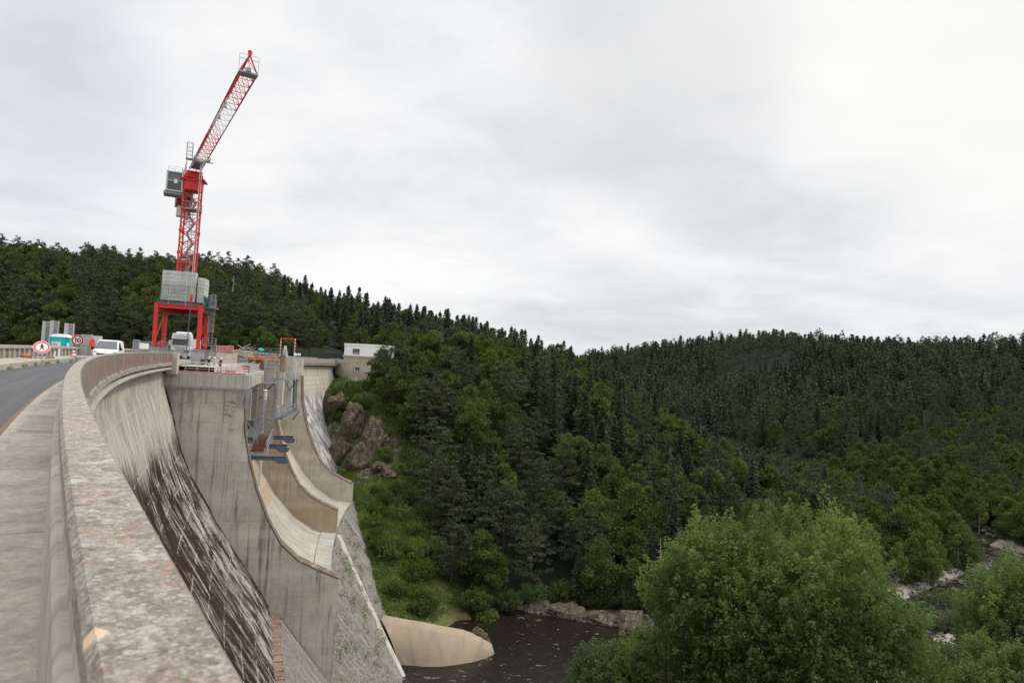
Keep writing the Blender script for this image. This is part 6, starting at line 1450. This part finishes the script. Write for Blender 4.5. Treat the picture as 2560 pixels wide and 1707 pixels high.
def clumps(g, cen, rad, flat, per, ls, out=.6, upb=.2):
    C, D, Ls = [], [], []
    for c, rr in zip(cen, rad):
        n = int(per*rr**1.6); u = norm(g.standard_normal((n, 3))); q_ = u*(rr*g.uniform(.45, 1.06, (n, 1)))*np.array([1, 1, flat]); C.append(c+q_); D.append(u*out+g.standard_normal((n, 3))*.5+np.array([0, 0, upb])); Ls.append(ls*g.uniform(.65, 1.3, n))
    return map(np.concatenate, (C, D, Ls))
def pine(seed, h=17, r=3.6, bare=.32):
    g = np.random.default_rng(seed); cen, rad = [], []; limbs = []
    nl = 22
    for k in range(nl):
        f = k/(nl-1); z = h*(bare+(1-bare)*f); L_ = r*(1-f**1.7)*g.uniform(.55, 1.1)*(.75+.4*min(1, f*4))+.35; 
        for j in range(3 if f < .85 else 2):
            a = g.random()*6.3; e_ = np.array([math.cos(a)*L_, math.sin(a)*L_, z+L_*g.uniform(.0, .22)]); limbs.append((np.array([0, 0, z-.4]), e_)); m_ = 2 if L_ > 1.6 else 1
            for t in np.linspace(.55, 1, m_): cen.append(np.array([0, 0, z])*(1-t)+e_*t+g.normal(0, .25, 3)); rad.append(g.uniform(.65, 1.15)*(1-.35*f))
    cen.append(np.array([0, 0, h-.3])); rad.append(.6); C, D, Ls = clumps(g, cen, rad, .42, 62, .46, .7, .35)
    return crown_mesh('pine_crown', cards(C, D, Ls, Ls*.40, g, .2), g), limbs[::2]
def broad(seed, h=13, r=4.2, base=.12, per=88, ls=.50, nl=34, narrow=1.0):
    g = np.random.default_rng(seed); cen, rad = [], []
    for k in range(nl):
        f = g.random()**.8; a = g.random()*6.3; prof = math.sin(min(1, (f*.92+.10))*PI)**.62; rr = r*prof*g.uniform(.35, .86)*narrow
        cen.append(np.array([math.cos(a)*rr, math.sin(a)*rr, h*(base+.02)+(h*(1-base)-r*.25)*f])); rad.append(g.uniform(.26, .44)*r*(1-.35*f)*(.55+.45*narrow))
    C, D, Ls = clumps(g, cen, rad, .78, per, ls, .8, .35); return crown_mesh('broadleaf_crown', cards(C, D, Ls, Ls*.55, g, .15), g), [(np.array([0, 0, h*.25]), c) for c in cen[::4]]
def far_tree(g, kind, h):
    if kind == 0:
        n = 110; f = g.random(n)**.8; a = g.random(n)*6.3; rr = (1-f)*h*.27*g.uniform(.35, 1.1, n)+.1; C = np.stack([np.cos(a)*rr, np.sin(a)*rr, h*(.08+.92*f)-.15*rr], -1); D = np.stack([np.cos(a), np.sin(a), -.5+0*a], -1)+g.normal(0, .25, (n, 3)); return cards(C, D, 1.25*(1.1-.6*f), .7*(1.1-.6*f), g, .3)
    n = 110; u = norm(g.standard_normal((n, 3))); fl = 1 if kind == 1 else .9; C = u*g.uniform(.55, 1.08, (n, 1))*np.array([h*.26, h*.26, h*.32*fl])+np.array([0, 0, h*.63]); C += norm(np.round(C*.35+.2))*.6
    return cards(C, u+g.normal(0, .5, (n, 3)), 1.25, .85, g, .25)
def trunk_mesh(name, h, r, limbs=(), lean=.0, seed=0, top=.96):
    g = random.Random(seed); mb = MB(); n = 6; pts = [(math.sin(i*1.3+seed)*.12*i/n+lean*i/n, math.cos(i*1.7+seed)*.12*i/n, -1.2+(h*top+1.2)*i/n) for i in range(n+1)]; mb.path(pts, [r*(1-.88*i/n) for i in range(n+1)], 7)
    for a_, b_ in limbs: mid = (np.array(a_)+np.array(b_))/2+[0, 0, -.15]; mb.path([a_, mid, b_], [r*.32, r*.2, r*.06], 5)
    return mb.mesh(name)
KIND = {}
for i in range(4): KIND.setdefault('spruce', []).append((spruce(10+i, 16, 3.3+.35*i), trunk_mesh('spruce_trunk', 16, .24, (), 0, i), 16))
for i in range(4):
    c_m, lb = pine(30+i, 17, 4.0+.45*i, (.22, .34, .28, .4)[i]); KIND.setdefault('pine', []).append((c_m, trunk_mesh('pine_trunk', 17, .27, lb, .2, i), 17))
for i in range(4):
    c_m, lb = broad(50+i, 13, 4.7+.35*i, nl=40); KIND.setdefault('broad', []).append((c_m, trunk_mesh('broadleaf_trunk', 10, .26, lb, .1, i), 13))
for i in range(3):
    c_m, lb = broad(70+i, 12, 3.5, .05, 110, .42, 34, .85); KIND.setdefault('light', []).append((c_m, trunk_mesh('pale_tree_trunk', 10, .17, lb, .2, i), 12))
MATS = {'spruce': ('L_spruce', 'bark'), 'pine': ('L_pine', 'bark'), 'broad': ('L_broad', 'bark'), 'light': ('L_light', 'palebark')}
for k, L_ in KIND.items():
    for cm, tm, h in L_: cm.materials.append(M[MATS[k][0]]); tm.materials.append(M[MATS[k][1]])
NAMES = {'spruce': 'spruce_tree', 'pine': 'pine_tree', 'broad': 'broadleaf_tree', 'light': 'alder_tree'}
def plant(kind, i, x, y, z, h, label, group, rz, wide=1.0):
    cm, tm, h0 = KIND[kind][i % len(KIND[kind])]; s_ = h/h0
    e = bpy.data.objects.new(NAMES[kind], None); COL.objects.link(e); e.location = (x, y, z-.3); e.rotation_euler = (0, 0, rz); e.scale = (s_*wide, s_*wide, s_); e.empty_display_size = .3; tag(e, label, 'tree', group)
    for me, nm in ((tm, 'trunk'), (cm, 'crown')): o = bpy.data.objects.new(nm, me); COL.objects.link(o); o.parent = e
    return e
# candidate positions
g = np.random.default_rng(77)
def cand(x0, x1, y0, y1, step):
    xs = np.arange(x0, x1, step); ys = np.arange(y0, y1, step); X, Y = np.meshgrid(xs, ys); X = X+g.uniform(-.42, .42, X.shape)*step; Y = Y+g.uniform(-.42, .42, Y.shape)*step; return X.ravel(), Y.ravel()
Xa, Ya = cand(-330, 330, 100, 360, 6.5); Xb, Yb = cand(-330, 560, 360, 860, 8.2); Xc, Yc = cand(330, 620, 130, 360, 8.2)
X = np.concatenate([Xa, Xb, Xc]); Y = np.concatenate([Ya, Yb, Yc]); Z = ground(X, Y); S_, O_ = so(X, Y); dR = drv(X, Y)
keep = (Z > -47.6) & (dR > 1.2)
keep &= ~((O_ > -400) & (O_ < 60) & (S_ < 215) & (S_ > -100) & (O_ > -300) & (Z < -6.5) & (O_ < -3) & (Z < -5))
keep &= ~((O_ > -9) & (O_ < 4) & (S_ < 226)); keep &= ~((O_ >= 0) & (O_ < 36) & (S_ < 120))
ez = np.vectorize(s_edge)(np.clip(zdam(S_, np.maximum(O_, 0)), -60, -1)); keep &= ~((O_ > 0) & (O_ < 42) & (S_ < ez+3) & (S_ > -50))
keep &= ~inpoly(X, Y, CLEAR)
hc = np.array(H(HW/2-1, 3, 0)); keep &= ~((np.abs(X-hc[0]) < 9.5) & (Y > hc[1]-10) & (Y < hc[1]+10)) & ~(inpoly(X, Y, [tuple(P(222, -6)[:2]), tuple(P(222, 2)[:2]), tuple(at(860, 880, 240)[:2]), tuple(at(838, 870, 300)[:2]), tuple(at(820, 870, 300)[:2]), tuple(at(822, 880, 245)[:2])]))
keep &= ~((Y < 150) & (X > -10) & (X < 330) & (Z < 50) & (dR < 60) & (X*.9-Y > -78) )          # right bank and gravel handled by hand
rside = (X > 40) & (Y-X*.82 < 74) & (X < 150)
keep &= ~(rside & (dR < 13)); keep &= ~((X >= 150) & (X < 175) & (Y < 235) & (dR < 8) & (X-153 > 0))                                    # open gravel by the bend
X, Y, Z, dR = X[keep], Y[keep], Z[keep], dR[keep]
px, py, dep = proj(np.stack([X, Y, Z+8], -1)); vis = (dep > 0) & (px > -420) & (px < 2980) & (py < 2200); X, Y, Z, dR, px, py, dep = X[vis], Y[vis], Z[vis], dR[vis], px[vis], py[vis], dep[vis]
n1v = np.array([mnoise.noise(Vector((x*.022, y*.022, 0))) for x, y in zip(X, Y)]); n2v = np.array([mnoise.noise(Vector((x*.06, y*.06, 5))) for x, y in zip(X, Y)])
R1 = g.random(len(X))
ridge = (Y > 240) & (px > 700) & (px < 1560) & (Y < 370)
farh = dep > 370
kind = np.where(farh, np.where(R1+n1v*.5 < .42, 'pine', np.where(R1 < .9, 'spruce', 'broad')), np.where(ridge, np.where(R1 < .82, 'spruce', 'broad'), np.where(R1+n2v*1.2 < .50, 'pine', np.where(R1 + n2v*.6 < .92, 'broad', 'spruce'))))
kind = np.where((px < 700) & (dep < 400), np.where(R1+n2v < .62, 'pine', np.where(R1 < .93, 'broad', 'spruce')), kind)
kind = np.where((dR < 22) & (X > 40) & (~farh), np.where(R1 < .65, 'light', 'broad'), kind)
kind = np.where((px > 1300) & (px < 1900) & (~farh) & (dR > 30) & (R1 < .45), 'spruce', kind)
kind = np.where((px < 700) & (R1 > .955) & (dep < 300), 'light', kind)
Hh = np.where(kind == 'spruce', g.uniform(9, 18.5, len(X)), np.where(kind == 'pine', g.uniform(12, 18.5, len(X)), np.where(kind == 'light', g.uniform(9, 13, len(X)), g.uniform(10.5, 16, len(X)))))
Hh *= np.where((dep < 250) & (px > 880), 1.14, 1.0); Hh *= np.where(dR < 10, .85, 1.0); Hh *= np.where((px > 780) & (px < 860) & (dep < 320), .75, 1)
Hh *= np.where(farh, g.uniform(.95, 1.22, len(X)), 1.0)
stand = (px > 1790) & (px < 1990) & (dep > 540) & (dep < 600); Hh = np.where((px > 1790) & (px < 1990) & (dep > 515) & (dep <= 540), np.minimum(Hh, 10), Hh); Hh = np.where(stand, 17.5, Hh)
kind = np.where((px > 1500) & farh & (py < 1000) & (R1 > .35), 'spruce', kind)
# visibility against a coarse cover grid, nearest first
order = np.argsort(dep); gw, gh = 256, 171; cover = np.zeros((gh, gw), np.int8); score = np.zeros(len(X))
for i in order:
    if dep[i] > 420: continue
    hp = Hh[i]/dep[i]*FPX/10; cxp = px[i]/10; cyb = (py[i]/10)+8/dep[i]*FPX/10; w_ = max(1, hp*.2); x0, x1 = int(max(0, cxp-w_)), int(min(gw, cxp+w_+1)); y0, y1 = int(max(0, cyb-hp)), int(min(gh, cyb-hp*.1))
    if x1 <= x0 or y1 <= y0: continue
    sub_ = cover[y0:y1, x0:x1]; score[i] = (sub_ == 0).sum(); sub_[:] = 1
inl = np.argsort(-score)[:278]; inl = set(int(i) for i in inl if score[i] > 0)
REG = lambda p, d: ('left' if p < 700 else 'mid' if p < 1250 else 'right')
def tlabel(k, p, d, h, r, y):
    kd = {'spruce': 'dark conical spruce', 'pine': 'layered grey green pine', 'broad': 'rounded green broadleaf tree', 'light': 'pale green alder'}[k]
    if p < 700: w2 = 'on the wooded hill behind the dam road'; gname = 'woods left of the spillway'
    elif r < 20 and p > 1250: w2 = 'at the foot of the slope along the river'; gname = 'riverside trees'
    elif d > 240: w2 = 'on the ridge above the valley'; gname = 'ridge trees'
    elif p < 1150: w2 = 'on the steep slope beside the bank and white building'; gname = 'slope trees by the building'
    else: w2 = 'on the slope across the river pool'; gname = 'slope trees across the pool'
    return kd+' '+w2, kd+' group: '+gname
for i in sorted(inl):
    lab, gr = tlabel(kind[i], px[i], dep[i], Hh[i], dR[i], Y[i]); plant(kind[i], int(g.integers(0, 99)), X[i], Y[i], Z[i], Hh[i], lab, gr, float(g.random()*6.3), float(g.uniform(.9, 1.12)))
# the far-off wood: one object per look (nobody could count it)
VV = {'spruce': [], 'pine': [], 'broad': []}; TR = []
def low_of(k, i): return KIND[k][i % len(KIND[k])]
cache = {}
TALL = None
def mid_tree(k, v):
    far = k[0] == '*'
    if (k, v) not in cache:
        me, _, h0 = KIND[k.strip('*')][v % len(KIND[k.strip('*')])]; A_ = np.zeros(len(me.vertices)*3, np.float32); me.vertices.foreach_get('co', A_); Q_ = A_.reshape(-1, 4, 3)/h0; gg = np.random.default_rng(v); sel = gg.random(len(Q_)) < (.085 if far else .30); Q_ = Q_[sel]; c = Q_.mean(1, keepdims=True); cache[(k, v)] = (c+(Q_-c)*(3.0 if far else 1.75))*(np.array([1.12, 1.12, 1]) if far else 1)
    return cache[(k, v)]
for i in range(len(X)):
    if i in inl: continue
    k = kind[i]; a = g.random()*6.3; 
    if dep[i] < 420: T = mid_tree(k, int(g.integers(0, 4)))*Hh[i]
    elif stand[i]:
        T = mid_tree('*pine', int(g.integers(0, 4)))*Hh[i]; T = T*np.array([.75, .75, .66])+np.array([0, 0, Hh[i]*.34])
    else: T = mid_tree('*'+k, int(g.integers(0, 4)))*Hh[i]
    ca, sa = math.cos(a), math.sin(a); T = np.stack([T[..., 0]*ca-T[..., 1]*sa+X[i], T[..., 0]*sa+T[..., 1]*ca+Y[i], T[..., 2]+Z[i]-.2], -1); VV['broad' if k in ('broad', 'light') else k].append(T.astype(np.float32))
    if dep[i] > 300 or True: TR.append((X[i], Y[i], Z[i], Hh[i]))
for k, mt, lab in (('spruce', 'L_far', 'mass of dark spruces covering the far hills'), ('pine', 'L_pine', 'mass of grey green pines covering the far hills'), ('broad', 'L_broad', 'mass of broadleaf crowns filling the far woods')):
    me = crown_mesh('distant_wood', np.concatenate(VV[k]), g); tag(link(me, 'distant_wood', mt), lab, 'woodland', None, 'stuff')
TR = np.array(TR); V_, F_ = [], []
for j, (x, y, z, h) in enumerate(TR):
    for a in (0, 1.57): dx, dy = .16*math.cos(a), .16*math.sin(a); V_ += [(x-dx, y-dy, z-.5), (x+dx, y+dy, z-.5), (x+dx*.3, y+dy*.3, z+h*.85), (x-dx*.3, y-dy*.3, z+h*.85)]
me = bpy.data.meshes.new('distant_trunks'); raw(me, np.array(V_), np.arange(len(V_)).reshape(-1, 4)); tag(link(me, 'distant_trunks', 'bark'), 'thin trunks standing in the far woods', 'tree trunks', None, 'stuff')

# big near willow and other foreground foliage
def bush(name, cx_, cy_, zt_, rx, ry, hz, nc, per, ls, mat, label, cat, seed, spikes=True, group=None, trunkmat='bark'):
    """crown of many upright shoots carrying leaves"""
    g = np.random.default_rng(seed); zb = ground(cx_, cy_)+0.0; cz_ = zt_-hz; C, D, Ls, TT = [], [], [], []; tips = []
    for k in range(nc):
        u = norm(g.standard_normal(3)); u[2] = abs(u[2])*(1 if g.random() < .8 else -.45); 
        rr = g.uniform(.62, .97) if g.random() < .8 else g.uniform(.25, .7); rr *= 1+.16*mnoise.noise(Vector((u[0]*2.2+seed, u[1]*2.2, u[2]*2.2)))*2
        c = np.array([cx_+u[0]*rx*rr, cy_+u[1]*ry*rr, cz_+u[2]*hz*rr]); tips.append(c); out = norm(u*np.array([.75, .75, .3])+np.array([0, 0, .95])+g.normal(0, .2, 3)); sl_ = ls*g.uniform(2.6, 5.2); n = int(per*g.uniform(.7, 1.3)); t = g.random(n)
        rad = (1-t)**.7*.42*sl_+.05; a = g.random(n)*6.3; b1 = norm(np.cross(out, [.3, .5, .1])); b2 = np.cross(out, b1); off = b1*np.cos(a)[:, None]+b2*np.sin(a)[:, None]
        C.append(c+out*(t*sl_)[:, None]+off*(rad*g.uniform(.4, 1, n))[:, None]); D.append(off*.9+out*.6+g.normal(0, .45, (n, 3))); Ls.append(ls*g.uniform(.7, 1.25, n)*(1-.3*t)); TT.append(-.15+1.0*t*(.55+.45*rr)+g.normal(0, .16, n)+(.12 if u[2] > .3 else -.1))  # paler shoot tips; inner and lower leaves darkened, shade painted into the tone
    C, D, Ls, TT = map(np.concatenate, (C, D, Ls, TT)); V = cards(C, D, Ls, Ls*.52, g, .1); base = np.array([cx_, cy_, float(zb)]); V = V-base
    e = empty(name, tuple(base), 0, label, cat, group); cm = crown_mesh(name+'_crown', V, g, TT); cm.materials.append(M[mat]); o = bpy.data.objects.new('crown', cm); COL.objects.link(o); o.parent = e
    mb = MB(); 
    for k in range(0, len(tips), max(1, len(tips)//26)):
        tp = tips[k]-base; st_ = np.array([g.normal(0, .35), g.normal(0, .35), -.4]); mid = st_*.45+tp*.55+np.array([0, 0, .12*tp[2]]); mb.path([st_, st_*.8+mid*.2+[0, 0, .2*tp[2]], mid, tp], [.16*hz/8+.03, .12*hz/8+.025, .07*hz/8+.02, .015], 5)
    tm = mb.mesh('trunk'); tm.materials.append(M[trunkmat]); o = bpy.data.objects.new('trunk', tm); COL.objects.link(o); o.parent = e; return e
c = at(2012, 1450, 46); top = at(1990, 1268, 46)[2]
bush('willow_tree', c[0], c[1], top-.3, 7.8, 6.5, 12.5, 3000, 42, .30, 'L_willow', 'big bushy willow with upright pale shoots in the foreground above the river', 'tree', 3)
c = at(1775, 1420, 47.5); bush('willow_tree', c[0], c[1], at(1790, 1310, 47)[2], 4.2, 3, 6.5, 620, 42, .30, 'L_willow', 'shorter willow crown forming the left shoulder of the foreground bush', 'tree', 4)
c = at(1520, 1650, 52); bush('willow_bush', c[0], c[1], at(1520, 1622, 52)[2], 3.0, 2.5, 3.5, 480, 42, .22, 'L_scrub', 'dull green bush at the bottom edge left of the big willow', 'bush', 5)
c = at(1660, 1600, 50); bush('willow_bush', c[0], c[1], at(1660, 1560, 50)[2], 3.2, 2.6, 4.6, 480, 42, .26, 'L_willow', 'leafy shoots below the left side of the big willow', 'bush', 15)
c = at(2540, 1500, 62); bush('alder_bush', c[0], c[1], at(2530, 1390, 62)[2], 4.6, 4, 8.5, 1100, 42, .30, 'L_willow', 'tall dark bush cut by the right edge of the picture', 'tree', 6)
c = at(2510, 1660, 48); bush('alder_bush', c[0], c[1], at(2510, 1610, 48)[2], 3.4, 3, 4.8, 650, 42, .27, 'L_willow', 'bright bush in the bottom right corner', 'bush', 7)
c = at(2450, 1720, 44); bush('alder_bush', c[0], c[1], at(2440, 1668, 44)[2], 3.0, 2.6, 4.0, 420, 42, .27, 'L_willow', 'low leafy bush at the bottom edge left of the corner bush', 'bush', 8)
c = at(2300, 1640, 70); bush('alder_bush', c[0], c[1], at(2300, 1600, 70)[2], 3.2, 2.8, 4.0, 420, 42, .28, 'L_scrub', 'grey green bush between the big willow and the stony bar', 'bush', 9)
# riverside scrub
sb = [(2350, 1480, 150, 9), (2290, 1500, 140, 7), (2420, 1500, 138, 8), (2330, 1540, 132, 7), (2250, 1555, 126, 6), (2395, 1560, 126, 6), (2480, 1320, 190, 7), (2420, 1290, 200, 6), (2530, 1350, 185, 7), (2440, 1345, 182, 5), (2385, 1650, 108, 4.5), (2300, 1380, 176, 6), (2250, 1420, 168, 6)]
pl = ['farthest left', 'broad low', 'right hand', 'middle', 'near left', 'near right', 'upstream left', 'distant small', 'upstream right', 'tiny', 'bottom', 'shaded', 'pale rounded']
for i, (x_, y_, D_, w_) in enumerate(sb):
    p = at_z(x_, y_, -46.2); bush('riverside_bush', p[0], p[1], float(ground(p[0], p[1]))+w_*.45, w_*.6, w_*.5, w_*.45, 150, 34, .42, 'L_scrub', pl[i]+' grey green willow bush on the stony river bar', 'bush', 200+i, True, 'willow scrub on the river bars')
# bank shrubs
bk = [(1015, 1255, 'round dark green bush standing on the bright bank'), (1130, 1275, 'broad pale bush right of the round dark one'), (905, 1015, 'bright green shrub above the crags'), (860, 985, 'spreading green shrub beside the building base'), (1060, 1180, 'yellow green sapling in front of the pines'), (1185, 1440, 'tall leafy shrub low on the bank'), (1085, 1390, 'leafy shrub in the middle of the bank'), (1215, 1560, 'small shrub just above the apron tip'), (1020, 1085, 'green bush behind the rightmost crag'), (1140, 1180, 'pale leafy sapling against dark pines'), (1160, 1350, 'wide green shrub at the edge of the wood'), (845, 1045, 'shrub growing left of the tall split crag'), (905, 1120, 'shrub in the cleft between the tall crags'), (960, 1150, 'bushy clump below the biggest crag')]
grn = np.random.default_rng(12)
def hit(x_, y_):                       # where the view ray meets the ground
    d = ray(x_, y_); t = np.linspace(60/d[1], 420/d[1], 700); pts = np.array([0, 0, CZ])+d*t[:, None]; gz = ground(pts[:, 0], pts[:, 1]); k = np.argmax(pts[:, 2] < gz); return pts[k]
for i, (x_, y_, lab) in enumerate(bk):
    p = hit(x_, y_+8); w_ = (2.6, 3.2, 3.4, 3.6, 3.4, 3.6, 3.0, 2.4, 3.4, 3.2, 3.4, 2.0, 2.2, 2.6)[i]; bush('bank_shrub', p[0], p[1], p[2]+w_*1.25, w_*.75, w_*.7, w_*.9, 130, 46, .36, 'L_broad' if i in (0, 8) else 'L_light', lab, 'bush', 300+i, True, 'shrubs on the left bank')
cnt = 0; names_ = ['low', 'rounded', 'spiky', 'dense', 'pale', 'deep green', 'straggling']
while cnt < 44:
    x_ = grn.uniform(-52, 8); y_ = grn.uniform(118, 210)
    if not inpoly(np.array([x_]), np.array([y_]), CLEAR)[0]: continue
    zz_ = float(ground(x_, y_)); s_, o_ = so(x_, y_); zd_b = float(zdam(s_, max(o_, 0)))
    if s_ < s_edge(zd_b if -60 < zd_b < -1 else -30)+5 or zz_ < -46.5: continue
    w_ = grn.uniform(1.3, 3.0); q1, q2, q3 = proj(np.array([x_, y_, zz_]))
    if q1 < 940+(q2-1000)*.12 and grn.random() < .55: continue
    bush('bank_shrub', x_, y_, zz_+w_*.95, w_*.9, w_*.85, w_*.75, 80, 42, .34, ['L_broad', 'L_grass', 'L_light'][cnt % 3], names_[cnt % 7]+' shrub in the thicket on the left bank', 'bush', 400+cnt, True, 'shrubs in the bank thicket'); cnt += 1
# leafy fringe where the wood meets the far edge of the pool
for i, (x_, y_) in enumerate([(2, 141.5), (8, 144), (14, 144.5), (20, 144), (26, 143.5), (32, 143), (39, 142.5), (46, 143.5), (53, 147), (60, 150), (67, 154), (-4, 138), (73, 158)]):
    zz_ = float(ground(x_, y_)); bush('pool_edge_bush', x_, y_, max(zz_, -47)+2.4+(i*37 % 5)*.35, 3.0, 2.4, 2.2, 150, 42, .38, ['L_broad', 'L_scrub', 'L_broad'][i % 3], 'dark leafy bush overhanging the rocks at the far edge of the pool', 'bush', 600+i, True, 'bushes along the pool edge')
# dead tree
def dead(px_, py0, py1, D, label, seed):
    a = at(px_, py1, D); h = at(px_, py0, D)[2]-a[2]; mb = MB(); g2 = random.Random(seed); mb.path([(0, 0, -1), (.1, 0, h*.5), (-.05, .1, h)], [.14, .09, .02], 6)
    for k in range(11): z = h*g2.uniform(.3, .95); an = g2.uniform(0, 6.3); l = g2.uniform(.8, 2.4)*(1.1-z/h); mb.path([(0, 0, z), (math.cos(an)*l*.5, math.sin(an)*l*.5, z+l*.05), (math.cos(an)*l, math.sin(an)*l, z+l*g2.uniform(-.3, .5))], [.05, .035, .012], 5)
    o = mb.build('dead_tree', 'deadbark'); o.location = a; tag(o, label, 'dead tree')
dead(1648, 1345, 1430, 128, 'bare bleached dead tree standing at the edge of the pool', 1); dead(582, 688, 722, 225, 'pale leafless tree sticking out of the wood right of the crane', 2)
# brambles and grass on the bank (stuff)
CLEAR2 = [tuple(at(px, py, D)[:2]) for px, py, D in ((800, 955, 212), (960, 948, 214), (1000, 1010, 192), (1040, 1120, 182), (1060, 1230, 168), (1090, 1330, 156), (1130, 1430, 146), (1200, 1530, 138), (1250, 1572, 134))]+[(2, 119), (-14, 112), (-38, 158), (-52, 200)]
gx = g.uniform(-60, 12, 46000); gy2 = g.uniform(110, 222, 46000); k = inpoly(gx, gy2, CLEAR2) & ~(inpoly(gx, gy2, CRAG) & (g.random(46000) < .45)); gx, gy2 = gx[k], gy2[k]; gz = ground(gx, gy2); s_, o_ = so(gx, gy2); ee = np.vectorize(s_edge)(np.clip(gz, -60, -1)); ee = np.vectorize(s_edge)(np.clip(zdam(s_, np.maximum(o_, 0)), -60, -1)); k = (s_ > ee-1.5) & (gz > -47); gx, gy2, gz = gx[k], gy2[k], gz[k]
nv = np.array([mnoise.fractal(Vector((x*.12, y*.12, 2)), 1, 2, 3) for x, y in zip(gx, gy2)]); ht = np.clip(.55+2.6*(nv+.05), .2, 2.4); bare = nv < -.6
gx, gy2, gz, ht = gx[~bare], gy2[~bare], gz[~bare], ht[~bare]; n = len(gx); per = 7
C = np.repeat(np.stack([gx, gy2, gz], -1), per, 0)+g.normal(0, .45, (n*per, 3))*np.array([1, 1, .0]); hh_ = np.repeat(ht, per)*g.random(n*per); C[:, 2] += hh_; D = g.normal(0, .7, (n*per, 3))+np.array([0, 0, .6])
me = crown_mesh('bank_brambles', cards(C, D, .42*g.uniform(.6, 1.3, n*per), .2, g, .1), g); tag(link(me, 'bank_brambles', 'L_grass'), 'bright green brambles and grass covering the left bank', 'ground cover', None, 'stuff')
# weeds along the raised kerb
V = []
for s_ in (33, 34, 35.5, 44, 47.5, 51, 55, 60, 66, 70.5, 28, 40):
    n = 60; c = P(s_, -3.68, .06)+g.normal(0, 1, (n, 3))*np.array([.12, .12, 0]); c[:, 2] += g.random(n)*.16; V.append(cards(c, g.normal(0, .5, (n, 3))+[0, 0, .8], .1, .035, g))
me = crown_mesh('kerb_weeds', np.concatenate(V), g); tag(link(me, 'kerb_weeds', 'L_grass'), 'tufts of weeds growing along the foot of the raised kerb', 'weeds', None, 'stuff')
V = []
for k in range(95):
    s_ = g.uniform(95, 150); z = z0s(s_)-g.uniform(.5, 12); n = 26; c = P(s_, slope_o(s_, z)+.3, z)+g.normal(0, .35, (n, 3)); V.append(cards(c, g.normal(0, .5, (n, 3))+[.3, 0, .6], .35, .14, g))
me = crown_mesh('slope_weeds', np.concatenate(V), g); tag(link(me, 'slope_weeds', 'L_grass'), 'weeds rooted in the cracks of the rough masonry slope', 'weeds', None, 'stuff')
